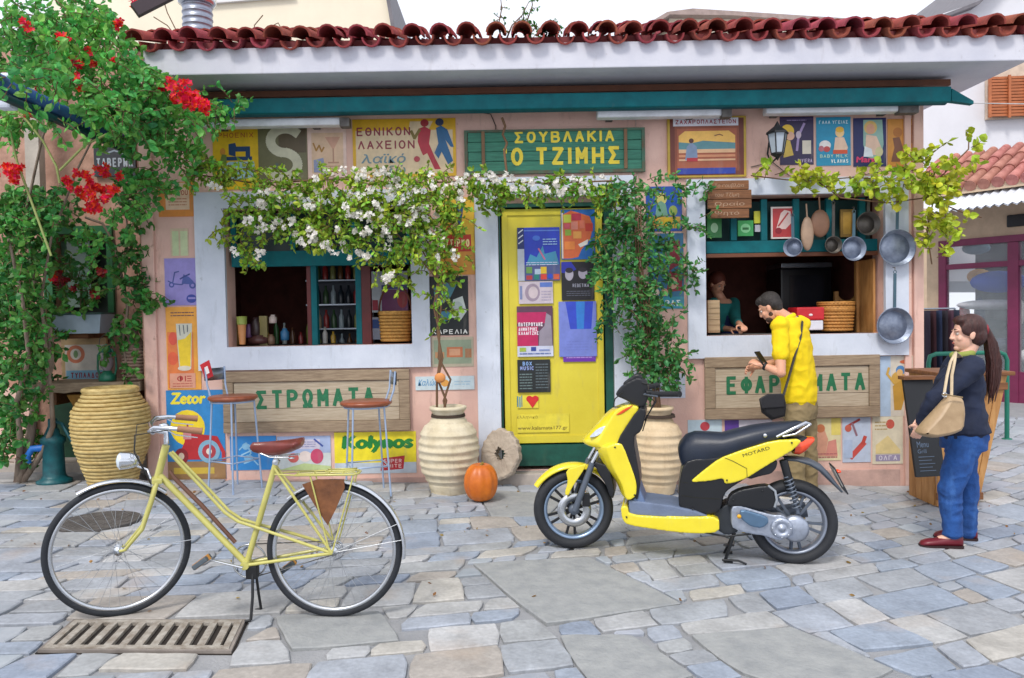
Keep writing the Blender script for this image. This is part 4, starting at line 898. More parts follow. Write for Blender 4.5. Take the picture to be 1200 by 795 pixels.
# lower left row
gB = 'posters along the foot of the wall left of the door'
poster('small bright blue poster with a pale sketched figure under the left panel', (270, 511, 324, 551), [('l', [(.2, .6), (.35, .8), (.45, .5), (.3, .2), (.5, .3), (.6, .15)], .04, '8fc0de'), ('l', [(.25, .45), (.5, .6), (.4, .75)], .04, '9fcbe4'), ('d', .34, .7, .08, .1, '86b9da'), ('d', .4, .35, .1, .1, '7fb2d6')], '2f86cc', group=gB)
poster('faded multicoloured comic poster under the left panel', (325, 511, 388, 551), [('r', .0, .5, 1, 1, 'a3b3d6'), ('r', .3, .62, .8, .9, 'c7c2d2'), ('d', .3, .36, .1, .14, 'c8605a'), ('d', .52, .4, .12, .16, 'e3d3cc'), ('d', .74, .4, .12, .22, 'c4476a'), ('p', [(0, 0), (.5, .2), (1, .1), (1, 0)], 'b8c98c'), ('l', [(.7, .9), (.85, .7)], .05, '3a4f9c'), ('x', .4, .66, .74, .86, 3, '8f8fb4')], 'c9d0cf', group=gB)
poster('yellow and green toothpaste sign reading Kolynos with a red tag', (392, 506, 488, 555), [('r', .0, 0, 1, .26, 'b9c4cf'), ('t', 'Kolynos', .1, .52, .94, .9, '1f8036', .05, .12), ('p', [(.56, .06), (.58, .36), (.86, .42), (.84, .1)], 'b5232e'), ('t', 'SUPER', .6, .25, .82, .34, 'e8c8c4', .02), ('t', 'WHITE', .6, .13, .82, .22, 'e8c8c4', .02)], 'ead92c', group=gB, cat='enamel sign', name='toothpaste_sign', rough=.3)
# beside the door, left
poster('tall yellow and red circus style poster behind the jasmine left of the door', (516, 232, 556, 322), [('r', 0, 0, 1, .3, 'd2903c'), ('r', .1, .3, .9, .52, 'b9382c'), ('p', [(.3, .6), (.5, .95), (.7, .9), (.6, .6)], '2f4f7e'), ('d', .4, .7, .12, .08, 'd9b08c'), ('t', 'ΤΣΙΡΚΟ', .15, .36, .85, .46, 'ecd9a0', .02), ('l', [(.2, .58), (.6, .8)], .04, 'c05a30')], 'e0b53a', group=None)
poster('black poster with swirling pale faces reading ΚΑΡΕΛΙΑ left of the door', (504, 324, 549, 393), [('p', [(.1, .8), (.4, .9), (.7, .85), (.5, .6), (.15, .5)], '4d7f8e'), ('p', [(.2, .2), (.25, .4), (.55, .42), (.45, .25)], '3f7a96'), ('p', [(.55, .3), (.6, .6), (.85, .66), (.95, .4), (.8, .26)], 'c4ccc8'), ('d', .72, .47, .14, .1, 'a9b4b2'), ('p', [(.1, .55), (.3, .7), (.5, .66), (.2, .48)], '7a9cb0'), ('r', 0, 0, 1, .11, '15181c'), ('t', 'ΚΑΡΕΛΙΑ', .04, .02, .96, .1, 'e6e6e2', .03)], '1a2024')
poster('grey green landscape notice with orange square left of the door', (506, 395, 555, 430), [('r', .05, .1, .95, .9, '8f9c84'), ('r', .36, .32, .74, .66, 'c0714a'), ('r', .42, .38, .68, .6, 'cf9a78'), ('r', .08, .3, .3, .5, 'b98a62'), ('r', .8, .3, .95, .6, 'a9744c')], 'b3aa94', name='notice')
poster('narrow pale blue strip with handwriting beside the pot stem', (487, 441, 556, 457), [('t', 'Καλώς', .04, .25, .36, .8, '5a96c4', .01, .2), ('d', .5, .5, .07, .26, 'd79b4c'), ('x', .66, .3, .95, .7, 2, '9fc0d4')], 'c3d3da', name='notice', cat='notice', th=.01)
# beside the door, right
poster('deep blue poster of a crowned figure above yellow flowers, right of the door', (757, 219, 799, 271), [('d', .42, .72, .16, .14, 'c9c070'), ('p', [(.25, .3), (.3, .62), (.42, .68), (.55, .6), (.62, .3)], '6c9a86'), ('r', .05, .06, .95, .32, 'c9a236'), ('d', .75, .45, .12, .12, '8fa04a'), ('d', .2, .25, .1, .1, 'd98a2c'), ('d', .6, .2, .12, .1, 'd6b21f')], '1d4fa8')
poster('blue green poster with teal base and white lettering half hidden by the climber', (760, 274, 801, 362), [('p', [(.5, .9), (.9, .9), (.9, .6), (.6, .5)], '7a1f30'), ('p', [(.5, .22), (.6, .5), (.95, .45), (.95, .24)], '8d2436'), ('d', .68, .34, .14, .08, 'd9a58c'), ('r', 0, 0, 1, .16, '2b8fa6'), ('t', 'ΤΥΡΑΣ', .15, .035, .9, .115, 'e6eef0', .02), ('d', .45, .22, .1, .05, 'd9a58c'), ('d', .2, .22, .1, .05, 'e2cfc0')], '2f6f94')
poster('pale grey notice low behind the scooter handlebar reading ANGIA', (756, 438, 803, 467), [('t', 'ANGIA', .2, .62, .86, .84, '5c6478', .01), ('x', .1, .3, .9, .5, 2, '7b86a0'), ('r', .3, .1, .7, .2, '9aa9c4')], 'c0c6d6', name='notice', cat='notice')
# right foot of the wall
gF = 'faded posters along the foot of the wall by the man'
poster('tall faded poster with a spotted yellow figure at the right corner of the wall', (1031, 417, 1072, 488), [('r', 0, 0, .3, 1, 'a9bdd4'), ('d', .52, .62, .2, .12, 'c49a4a'), ('p', [(.4, .1), (.36, .5), (.6, .6), (.9, .5), (.86, .1), (.7, .3), (.6, .1)], 'bb8f3c'), ('d', .58, .76, .13, .08, '4f7fb0'), ('d', .56, .72, .09, .06, 'd3a86c'), ('l', [(.4, .55), (.2, .7), (.25, .8)], .04, 'c9a04c'), ('d', .8, .7, .1, .06, '7aa04c'), ('d', .7, .9, .14, .03, 'c3603a')], 'cfc6b8', group=gF)
poster('peeling yellowish poster of small figures behind the scooter tail', (948, 490, 985, 540), [('p', [(.2, .1), (.2, .6), (.45, .8), (.6, .5), (.5, .1)], 'd39a80'), ('d', .36, .76, .14, .1, 'c4764e'), ('p', [(.5, .1), (.6, .45), (.85, .5), (.9, .1)], 'cf8a7c'), ('r', .7, .6, 1, 1, 'd9c86a'), ('x', .1, .04, .9, .2, 2, 'b06a68')], 'd8cda4', group=gF)
poster('faded blue poster with a red bottle lying diagonally', (987, 489, 1020, 542), [('l', [(.3, .12), (.75, .42)], .12, 'c4504a'), ('l', [(.72, .42), (.8, .56)], .08, 'b9483f'), ('l', [(.15, .8), (.6, .95)], .05, 'a33c3c'), ('l', [(.35, .86), (.5, .6)], .05, '8d6a78'), ('d', .2, .76, .12, .08, 'c0604f'), ('r', .05, .1, .35, .5, 'a9b9d4')], 'b7c3d8', group=gF)
poster('pale worn poster with a small red dot and grey name box, right corner foot', (1022, 488, 1058, 544), [('d', .58, .84, .14, .1, 'c05a4c'), ('x', .08, .7, .5, .92, 3, 'b0996c'), ('r', .1, .06, .9, .2, '9990ac'), ('t', 'ΟΛΓΑ', .2, .08, .8, .18, 'd8d2dc', .02), ('p', [(.1, .4), (.5, .6), (.9, .3), (.9, .22), (.1, .22)], 'd9c58e')], 'd6cdb6', group=gF)
poster('pale poster with a red mark seen just above the scooter seat', (806, 492, 846, 530), [('d', .5, .8, .14, .14, 'c0404a'), ('r', .1, .1, .9, .4, 'a4b8cf')], 'bcd0dc', group=gF)
poster('pale poster with a purple block behind the middle of the scooter seat', (849, 492, 905, 530), [('r', .0, .6, .3, 1, '5a3a92'), ('r', .4, .3, .9, .8, 'b7c0d0')], 'c7c3cf', group=gF)
# black sign on the left wall
poster('dark sign with pale letters under the blue awning on the left', (112, 172, 160, 207), [('t', 'ΤΑΒΕΡΝΑ', .06, .3, .94, .6, '9aa3ad', .02), ('l', [(.3, .75), (.5, .84), (.7, .75)], .05, '7c8894')], '23262e', Y=YN-.01, th=.03, cat='sign', name='tavern_name_sign')
poster('framed placard with an orange ring emblem standing on the shelf', (74, 396, 127, 446), [('r', .08, .06, .95, .84, 'd5cdc4'), ('d', .32, .62, .2, .21, 'cc7a5c'), ('d', .32, .62, .12, .13, 'd5cdc4'), ('d', .32, .62, .05, .09, '7d9a6c'), ('r', .1, .02, .95, .24, '7fb2cf'), ('t', 'ΤΥΠΑΛΔΟΣ', .2, .06, .9, .19, '8d2f3a', .02)], 'c2a278', Y=YN-.1, th=.03, cat='placard', name='placard')

# ---------------- posters on the door ----------------
gD = 'posters taped to the yellow door'; YD = YW+.017
poster('tall blue festival poster with coloured sponsor logos, top left on the yellow door', (606.5, 267, 656, 329), [('p', [(0, .2), (0, 1), (.16, 1), (.16, .2)], '1f2f6a'), ('r', 0, .0, .16, .6, 'b7bdc8'), ('l', [(.03, .9), (.13, .96)], .02, 'd0d4de'), ('l', [(.03, .8), (.13, .86)], .02, 'd0d4de'), ('l', [(.03, .7), (.13, .76)], .02, 'd0d4de'),
    ('r', .16, .93, 1, .95, '5a7fd0'), ('p', [(.2, .3), (.3, .5), (.45, .44), (.6, .66), (.64, .5), (.9, .55), (.98, .3)], '3f8fb4'), ('d', .45, .8, .09, .05, '3a68c8'), ('l', [(.5, .6), (.64, .4)], .03, 'c46a8c'), ('r', .16, 0, 1, .3, '4a5488'), ('r', .2, .02, .34, .1, 'b33a3c'), ('r', .38, .02, .5, .12, '1a7a72'), ('r', .4, .12, .54, .22, 'a7bcd0'),
    ('r', .54, .02, .68, .12, 'cf3f30'), ('r', .54, .13, .68, .26, 'd9b62c'), ('d', .76, .08, .06, .05, '2a49c0'), ('r', .84, .02, .98, .12, 'c8502c'), ('r', .2, .14, .34, .26, '6c9a50'), ('x', .2, .28, .95, .36, 2, 'c7cfe6'), ('x', .6, .66, .95, .8, 3, '9fc3e4')], '1d39b4', group=gD, Y=YD, th=.004)
poster('blue poster with a collage of red and orange squares, top right on the yellow door', (657.5, 246, 697, 304), [('p', [(.05, .02), (.05, .9), (.3, .98), (.5, .94), (.85, .86), (.95, .66), (.86, .4), (.6, .2), (.5, .05), (.3, .02)], 'dc6a3a'), ('r', .08, .74, .3, .9, 'c9d04a'), ('r', .32, .78, .6, .92, 'b9304a'), ('r', .3, .6, .5, .76, 'e58c7a'), ('r', .72, .56, .94, .72, 'c93a2a'),
    ('r', .12, .48, .3, .6, '8fb03a'), ('r', .36, .42, .6, .56, 'e6a04c'), ('p', [(.5, .3), (.8, .4), (.78, .3), (.56, .24)], 'e8e2da'), ('r', .1, .2, .4, .36, 'ee8a3c'), ('r', .55, .62, .7, .78, 'e2775c'), ('r', .1, .62, .26, .72, 'd95a6a'), ('r', .02, .02, .06, .95, 'e6d9c8')], '1d66b4', group=gD, Y=YD, th=.004)
poster('pale mauve sheet with a sketched ring under the blue festival poster', (608, 330, 648, 356), [('d', .4, .5, .22, .4, '9a8a9c'), ('d', .42, .5, .14, .27, 'c9bac0'), ('r', .62, .74, .98, .95, '5a78c4'), ('x', .66, .1, .95, .6, 4, 'a59ab4'), ('r', .03, .2, .1, .8, '7a86b0')], 'c5b9c4', group=gD, Y=YD, th=.003)
poster('black concert poster with two pale faces on the yellow door', (658, 307, 696, 352), [('p', [(0, .72), (0, 1), (.3, 1), (.46, .8), (.2, .7)], '2630a8'), ('d', .24, .68, .13, .17, 'a9a4b4'), ('d', .66, .7, .14, .15, 'a39db0'), ('d', .24, .78, .12, .07, '2a2430'), ('d', .66, .79, .13, .06, '2a2430'), ('t', 'REBETIKA', .34, .34, .84, .43, '9a9cae', .01), ('x', .15, .1, .9, .26, 3, '5c5f70')], '1b1a22', group=gD, Y=YD, th=.004)
poster('magenta poster with white Greek capitals and a grey figure on the yellow door', (606, 359, 648, 418), [('r', 0, 0, 1, .21, 'c6cbe0'), ('r', 0, .21, 1, 1, '5b3a50'), ('r', 0, .66, .82, .88, 'b51f5c'), ('r', 0, .21, .58, .6, 'b81f58'), ('p', [(.6, .21), (.62, .5), (.76, .6), (.82, .86), (.95, .8), (.98, .21)], '8f8796'), ('t', 'ΠΑΤΕΡΟΥΛΗΣ', .04, .6, .72, .68, 'e6dde6', .03), ('t', 'ΔΗΜΗΤΡΙΟΣ', .04, .51, .56, .58, 'e6dde6', .03), ('t', 'ΚΑΛΑΪΤΖΗΣ', .04, .43, .6, .5, 'e6dde6', .03),
    ('r', .06, .1, .24, .18, '9fb84a'), ('r', .38, .11, .52, .19, '2e4696'), ('x', .06, .03, .94, .09, 1, '5a6ea8'), ('r', .6, .11, .9, .14, '7d8cc0')], '8a3458', group=gD, Y=YD, th=.004)
poster('lilac blue poster with three darker blue stripes at the right of the door', (655, 353.5, 699, 418), [('p', [(.18, 1), (.3, .5), (.86, .5), (.92, 1)], '3048c4'), ('p', [(.46, 1), (.48, .5), (.66, .5), (.7, 1)], '2f7cd0'), ('x', .2, .1, .8, .3, 4, '6f7cc8')], '7482cf', group=gD, Y=YD, th=.005)
poster('narrow purple strip sticking out below the lilac blue door poster', (660, 414, 698, 424), [('x', .1, .3, .9, .7, 1, 'a886cc')], '6a2fa4', group=gD, Y=YD-.0, th=.002)
poster('black menu board sheet with columns of small print on the yellow door', (606.5, 421.5, 645, 460), [('t', 'BOX', .16, .82, .44, .94, '7fa3d8', .04), ('t', 'MUSIC', .08, .68, .5, .8, '8a9ad0', .04), ('x', .06, .08, .46, .6, 6, '6d8080'), ('x', .55, .1, .95, .9, 9, '5d6a70')], '1f2426', group=gD, Y=YD, th=.006)
poster('small sticker of a red heart beside blue bars low on the yellow door', (606, 463.5, 631, 478.5), [('r', 0, .1, .06, .95, '2b7a9e'), ('r', .1, .05, .16, .9, '3a95b4'), ('r', .2, .1, .24, 1, '2b7a9e'), ('d', .58, .72, .15, .25, 'cf2a2c'), ('d', .86, .72, .15, .25, 'cf2a2c'), ('p', [(.43, .68), (.72, .0), (1.01, .68), (.72, .9)], 'cf2a2c')], 'dfd042', group=gD, Y=YD+.003, th=.001, name='heart_sticker', cat='sticker')
poster('line of small dark print reading www.kalamata177.gr at the foot of the door', (606, 485, 667, 507), [('t', 'www.kalamata177.gr', .01, .1, .97, .34, '7c6a20', .01), ('t', 'ελληνικά', 0, .72, .4, .92, '8c7a26', .0)], 'dfd042', group=gD, Y=YD+.003, th=.001, name='door_lettering', cat='lettering')
# ================= things at the wall =================
# wall lantern
c = at(911, 160, 7.02); t = thing('wall_lantern', 'black hexagonal wall lantern with pale glass beside the upper posters', 'lantern', (c.x, 7.02, at(911, 196, 7.02).z))
mb = MB(); z = c.z
mb.lathe([(.001, z+.14), (.012, z+.12), (.03, z+.09), (.10, z+.035), (.105, z+.02)], (c.x, 7.02, 0), n=6, sm=False); mb.build('cap', BLACK, t)
MB().lathe([(.085, z+.02), (.055, z-.15), (.001, z-.152)], (c.x, 7.02, 0), n=6, sm=False).build('glass', M('frosted_glass', 'aab6c2', rough=.25, var=.05), t)
mb = MB()
for k in range(6):
    a = math.pi/3*k; u, v = basis((0, 0, 1)); d0 = u*math.cos(a)+v*math.sin(a); mb.tube([Vector((c.x, 7.02, z+.02))+d0*.088, Vector((c.x, 7.02, z-.15))+d0*.058], .006, n=5)
mb.lathe([(.06, z-.15), (.062, z-.165), (.02, z-.19), (.001, z-.22)], (c.x, 7.02, 0), n=6, sm=False); mb.build('cage', BLACK, t)
MB().tube([(c.x, 7.02, z-.19), (c.x-.02, 7.15, z-.22), (c.x, 7.29, z-.1), (c.x, 7.22, z+.05), (c.x, 7.06, z+.1)], .009, n=6).build('bracket', BLACK, t)
# hanging wooden menu board
c = rect(829, 212, 880, 256, 7.2); t = thing('hanging_board', 'small brown wooden board with carved pale writing hanging at the corner of the right window', 'board', ((c[0]+c[1])/2, 7.2, c[2]))
n = 4
for i in range(n):
    z0 = c[2]+(c[3]-c[2])*i/n; z1 = c[2]+(c[3]-c[2])*(i+1)/n; e = .03*(i in (0, n-1)); MB().box(c[0]+e, c[1]-e*.8, 7.18, 7.215, z0+.002, z1-.002).build('plank', WOODB, t, bevel=.006)
mb = MB()
for i, s in enumerate(('Το σουβλάκι', 'του Τζίμη', 'Ωραίο', 'Ψητό')):
    z1 = c[3]-.03-i*.085; put_text(mb, s, lambda u, v, d: (u, 7.1785, v), c[0]+.06, z1-.045, c[1]-.07-.05*(i % 2), z1, 0, 0, .0, slant=.1)
mb.build('lettering', P('a98a70'), t, recalc=False)
# pans hanging by the right window
def pan(px, py, r, hl, Y, label, tilt=0, dark=False, side=0, depth=.05, group='old pans hanging by the right window'):
    c = at(px, py, Y); t = thing('frying_pan', label, 'pan', (c.x, Y, c.z), group=group); t['_w'] = [0, 0, 0]
    t.rotation_euler = (0, R(tilt), R(side))
    m = M('worn_aluminium', '8e98ab', rough=.42, metal=.55, var=.2, scale=14, bump=.25, col2='6a7488') if not dark else M('dark_pan_iron', '5a5550', rough=.4, metal=.6, var=.3, scale=12)
    mb = MB(); mb.lathe([(r*.82, depth), (r*.84, depth), (r, 0), (r+.006, -.002), (r+.006, .004), (r*.86, depth+.006), (.001, depth+.006)][::1], (0, 0, 0), axis=(0, 1, 0), n=36)
    mb.lathe([(.001, depth-.004), (r*.8, depth-.004), (r*.82, depth)], (0, 0, 0), axis=(0, 1, 0), n=36); mb.build('bowl', m, t, off=(0, 0, 0))
    h = MB(); h.bar((0, .01, r-.005), (0, .0, r+hl), .028, .008); h.torus((0, 0, r+hl+.016), (0, 1, 0), .014, .004, n=16, k=6); h.build('handle', M('pan_handle', '4f6a78', rough=.5, metal=.5) if not dark else m, t, off=(0, 0, 0), bevel=.002)
    hk = MB(); hk.tube([(0, 0, r+hl+.03), (0, .0, r+hl+.06), (0, .04, r+hl+.06)], .004, n=5); hk.build('hook', IRON, t, off=(0, 0, 0))
    return t
pan(1052, 290.5, .165, .28, 7.17, 'large grey pan hanging on the right window frame, upper of the two big ones')
pan(1049, 382, .165, .32, 7.17, 'large grey pan hanging on the right window frame, lower of the two big ones')
pan(1001, 291.5, .108, .22, 7.2, 'small round grey pan hanging before the teal transom right of the wooden handled ones')
pan(929, 290, .082, .2, 7.2, 'small deep grey pan hanging leftmost before the teal transom', side=-35)
pan(1018, 262, .105, .1, 7.22, 'dark scratched metal bowl hanging at the upper right corner of the window', dark=True, depth=.07)
pan(977, 287, .075, .3, 7.24, 'tiny brown ladle pan hanging between the grey pans', dark=True)
# wooden hanging scoops
for px, py, rx, rz_, mt, lab in ((946, 274, .06, .16, 'a58a74', 'long wooden scoop hanging before the transom'), (961, 262, .09, .13, '7d5a45', 'brown wooden bowl hanging behind the long scoop')):
    c = at(px, py, 7.22); mb = MB(); mb.ell(c, (rx, .035, rz_), n=18, k=12); mb.tube([(c.x, c.y, c.z+rz_*.9), (c.x, c.y+.02, c.z+rz_+.12)], .008, n=6); single(mb, 'wooden_scoop', M('scoop_'+mt, mt, rough=.5, var=.2), lab, 'scoop')
# goods on the transom shelf of the right window
def card(px, base, ops, label, cat, Y=YW+.11, name='card', th=.02): return poster(label, px, ops, base, cat=cat, Y=Y, th=th, name=name)
card((903, 243, 931, 280), 'e2d6cf', [('r', .06, .05, .94, .95, 'b83a3c'), ('p', [(.2, .3), (.4, .8), (.55, .9), (.8, .85), (.85, .5), (.6, .3)], 'e6c9c2'), ('l', [(.3, .4), (.7, .8)], .05, 'b83a3c'), ('d', .3, .25, .14, .1, '8d1f2a')], 'red and white framed card on the transom shelf', 'card')
card((828, 256, 845, 279), '2c7a3c', [('d', .5, .5, .25, .25, '9fc9a0')], 'green packet at the left end of the transom shelf', 'packet')
card((864, 259, 882, 277), '3fae5a', [('d', .5, .5, .32, .3, '8fdc9a'), ('r', .3, .4, .7, .55, '2c7a3c')], 'light green packet on the transom shelf', 'packet')
card((883, 248, 893, 262), 'c9c832', [], 'small yellow packet standing on the transom shelf', 'packet')
card((884, 264, 893, 272), 'b8b8c4', [], 'small pale packet on the transom shelf', 'packet')
card((984, 246, 999, 278), '8a6a2c', [('r', .2, .1, .8, .9, 'b08a3c')], 'brown gold bottle shaped tin at the right end of the transom shelf', 'tin')
# ledge goods in the right window
zs = rw[2]+.02
MB().box(rw[0]+.03, rw[1]-.03, YW+.1, YW+.7, zs-.1, zs-.02).build('counter', M('counter_top', '6f6a66', rough=.5), shop)
def basket(px, py0, py1, wpx, Y, label, handle=False, col='b8813f', lid=False, name='basket'):
    c = at(px, py1, Y); s = F/Y; r = wpx/2/s; h_ = (py1-py0)/s; t = thing(name, label, 'basket', (c.x, Y, c.z))
    m = M('wicker_'+col, col, rough=.6, var=.25, scale=30, bump=.3, bscale=60); n = 28; rows = 9
    core = MB(); core.lathe([(.001, .004), (r*.84, .004), (r*.96, h_*.98), (r*.9, h_*.98), (r*.8, .02), (.001, .02)], (0, 0, 0), n=28)
    core.build('core', m, t, off=(0, 0, 0))
    for i in range(rows):
        z = h_*(i+.5)/rows; rr = r*(.86+.13*i/rows); wv = MB(); N = 64; wv.tube([((rr+.008*math.sin(N/2*2*math.pi*k/N*1.0+i*math.pi))*math.cos(2*math.pi*k/N), (rr+.008*math.cos(math.pi*k+i*math.pi))*math.sin(2*math.pi*k/N), z) for k in range(N)], h_/rows*.5, n=5, closed=True)
        wv.build('weave', m, t, off=(0, 0, 0))
    rim = MB(); rim.torus((0, 0, h_), (0, 0, 1), r, .013, n=32, k=6); rim.build('rim', m, t, off=(0, 0, 0)); MB().torus((0, 0, 0.01), (0, 0, 1), r*.87, .012, n=32, k=6).build('foot', m, t, off=(0, 0, 0))
    if lid: MB().lathe([(r*1.02, h_*.72), (r*1.05, h_*.74), (r*1.05, h_*.8), (r*1.02, h_*.82)], (0, 0, 0), n=32).build('band', m, t, off=(0, 0, 0))
    if handle: MB().tube([(r*math.cos(a), 0, h_+h_*.95*math.sin(a)) for a in [math.pi*i/14 for i in range(15)]], .01, n=6).build('handle', M('handle_reed', '6a3a28', rough=.6), t, off=(0, 0, 0))
    return t
basket(979.5, 355, 388, 40, YW+.3, 'round golden wicker basket on the counter of the right window', lid=True)
basket(464, 366, 400, 38, YW+.26, 'golden wicker basket with dark hoop handle at the right end of the left window', handle=True, col='c09048')
# wooden chair-like basket frame behind it
c = at(992, 355, YW+.75); mb = MB(); mb.torus((c.x, c.y, c.z+.12), (0, 1, 0), .11, .018, n=20, k=6, a0=0, a1=180, ref=(1, 0, 0)); mb.box(c.x-.13, c.x-.09, c.y-.02, c.y+.02, c.z-.12, c.z+.12); mb.box(c.x+.09, c.x+.13, c.y-.02, c.y+.02, c.z-.12, c.z+.12); mb.box(c.x-.089, c.x+.089, c.y-.015, c.y+.015, c.z-.02, c.z+.02)
single(mb, 'wooden_arch', PINE, 'upright arched wooden frame behind the golden basket in the right window', 'frame')
# red and white box
c = rect(929, 359, 961, 387, YW+.22); t = thing('cool_box', 'red and white plastic box on the counter left of the golden basket', 'box', ((c[0]+c[1])/2, YW+.2, c[2]))
zc_ = c[2]+(c[3]-c[2])*.42
MB().box(c[0]+.008, c[1]-.008, YW+.12, YW+.36, c[2], zc_-.002).build('body', M('box_white', 'c9ccd6', rough=.4), t, bevel=.012)
MB().box(c[0], c[1], YW+.11, YW+.37, zc_, c[3]-.01).build('lid', M('box_red', 'c2202a', rough=.35), t, bevel=.016)
MB().ell(((c[0]+c[1])/2, YW+.108, zc_+.05), (.02, .004, .012), n=12, k=6).build('badge', P('e6d8d8'), t)
# wooden shelf unit inside right jamb
t = thing('wooden_rack', 'small pine shelf rack with clutter just inside the right jamb of the right window', 'shelf', (at(1018, 388, YW+.3).x, YW+.4, zs))
x0, x1 = at(1001, 350, YW+.45).x, rw[1]+.05; zt = at(1018, 305, YW+.3).z
for i, (a, b, c_, d_) in enumerate(((rw[1]-.05, rw[1]-.028, zs-.02, zt),)): MB().box(a, b, YW+.10, YW+.45, c_, d_).build('side', PINE, t, bevel=.003)
MB().box(x0, x0+.03, YW+.40, YW+.45, zs-.02, zt).build('upright', PINE, t)
for k in range(4): z = zs+(zt-zs)*k/3-.02*(k == 3); MB().box(x0+.031, rw[1]-.051, YW+.11, YW+.44, z, z+.018).build('shelf', PINE, t)
MB().box(x0+.031, rw[1]-.051, YW+.441, YW+.45, zs, zt).build('back', WOODB, t)
rnd = random.Random(4)
for k, (lab, col) in enumerate((('brown paper bundle on the lowest shelf of the pine rack', '6b4a33'), ('tan loaf like bundle on the middle shelf of the pine rack', 'a07a55'), ('dark wrapped bundle on the top shelf of the pine rack', '4a3a32'))):
    z = zs+(zt-zs)*k/3; mb = MB(); mb.ell((x0+.11, YW+.25, z+.085), (.07, .08, .07), n=12, k=8); mb.ell((x0+.17, YW+.22, z+.06), (.05, .07, .045), n=10, k=6); single(mb, 'bundle', P(col, .8), lab, 'bundle')
# dark appliance behind the vendor
c = rect(915, 308, 975, 372, YW+1.3); t = thing('oven', 'dark oven with pale top edge standing deep inside the right window', 'oven', ((c[0]+c[1])/2, YW+1.4, c[2]))
MB().box(c[0], c[1], YW+1.3, YW+1.8, c[2]-.6, c[3]-.06).build('body', M('oven_dark', '1b1c22', rough=.3), t, bevel=.02)
MB().box(c[0], c[1], YW+1.28, YW+1.8, c[3]-.058, c[3]).build('top_edge', STEEL, t, bevel=.01)
MB().box(c[0]+.1, c[1]-.1, YW+1.285, YW+1.299, c[2], c[3]-.14).build('door', M('oven_glass', '33343c', rough=.12), t)
# wall dispenser on left reveal
c = rect(829, 352, 843, 390, YW+.14); t = thing('crate_stack', 'narrow pale ribbed cardboard box standing at the left jamb of the right window', 'box', (c[0]+.05, YW+.2, c[2])); MB().box(c[0], c[1], YW+.12, YW+.3, c[2], c[3]).build('body', M('ribbed_card', 'b9a283', rough=.8, scale=3, stretch=(1, 1, 30), col2='97805f'), t, bevel=.004)
for k in range(5): z = c[2]+.02+k*.055; MB().box(c[0]+.002, c[1]-.002, YW+.114, YW+.119, z, z+.02).build('rib', M('ribbed_card'), t)
# ---- left window goods ----
zs2 = lw[2]
MB().box(lw[0]+.03, lw[1]-.03, YW+.21, YW+.8, zs2-.05, zs2+.0).build('counter', M('counter_dark', '3c3230', rough=.5), shop)
c = at(284, 402, YW+.1); t = thing('glass_holder', 'tall pale orange paper cone with green top at the left end of the left window', 'cone', (c.x, YW+.1, zs2+.02))
MB().lathe([(.028, 0), (.04, .19), (.034, .195), (.001, .195)], (0, 0, .0), n=18).build('cone', P('c98a55', .6), t, off=(0, 0, 0)); MB().lathe([(.046, .192), (.05, .27), (.001, .272)], (0, 0, 0), n=18).build('top', P('8f9c4a', .5), t, off=(0, 0, 0))
for (px, py, w_, h_, col, lab, nm, sh) in ((300, 383, 12, 22, '3a2a2c', 'dark jar on the counter near the orange cone', 'jar', 0), (309, 377, 9, 13, '8a7f4a', 'small olive packet deep in the left window', 'packet', 1), (320, 374, 9, 10, 'c9b9b2', 'small white cup deep in the left window', 'cup', 0), (334, 392, 10, 14, '2f6f9c', 'small blue jar low in the left window', 'jar', 0), (303, 398, 24, 10, '5c3a38', 'low brown dish on the counter in the left window', 'dish', 0),
        (318, 398, 9, 12, '7c5f4a', 'brown mug beside the low dish in the left window', 'mug', 0), (292, 388, 8, 16, '6f4a78', 'violet bottle in the left window', 'bottle', 0), (276, 396, 8, 24, '8c6a3c', 'amber bottle at the left jamb of the left window', 'bottle', 0)):
    Y = YW+.35; c = at(px, py+h_/2, Y); s = F/Y; r = w_/2/s; hh = h_/s; mb = MB()
    if sh: mb.box(c.x-r, c.x+r, Y-.02, Y+.02, zs2, zs2+hh+c.z-zs2)
    else: mb.lathe([(r*.8, 0), (r, hh*.1), (r, hh*.7), (r*.55, hh*.86), (r*.6, hh), (.001, hh)], (c.x, Y, max(zs2, c.z)), n=14)
    single(mb, nm, P(col, .35), lab, nm)
# drinks fridge with bottles
c = rect(366, 311, 420, 404, YW+.9); t = thing('drinks_fridge', 'glass fronted drinks fridge with rows of bottles inside the left window', 'fridge', ((c[0]+c[1])/2, YW+.95, c[2]-.2))
MB().box(c[0]-.1, c[1]+.1, YW+1.25, YW+1.3, c[2]-.4, c[3]+.2).build('back', M('fridge_back', '454b58', rough=.5), t)
for k in range(4): z = c[2]-.1+k*.26; MB().box(c[0]-.08, c[1]+.08, YW+.95, YW+1.24, z, z+.015).build('shelf', STEEL, t)
bn = dict(zip(['3b5a3a', '6a4a2a', '9fb0b8', '8a8f55', '28323c', '9a3434', 'b0a488'], ['green bottle', 'brown bottle', 'pale blue bottle', 'olive bottle', 'dark bottle', 'red bottle', 'beige bottle']))
bc = ['3b5a3a', '6a4a2a', '9fb0b8', '8a8f55', '28323c', '9a3434', 'b0a488']
rnd = random.Random(9)
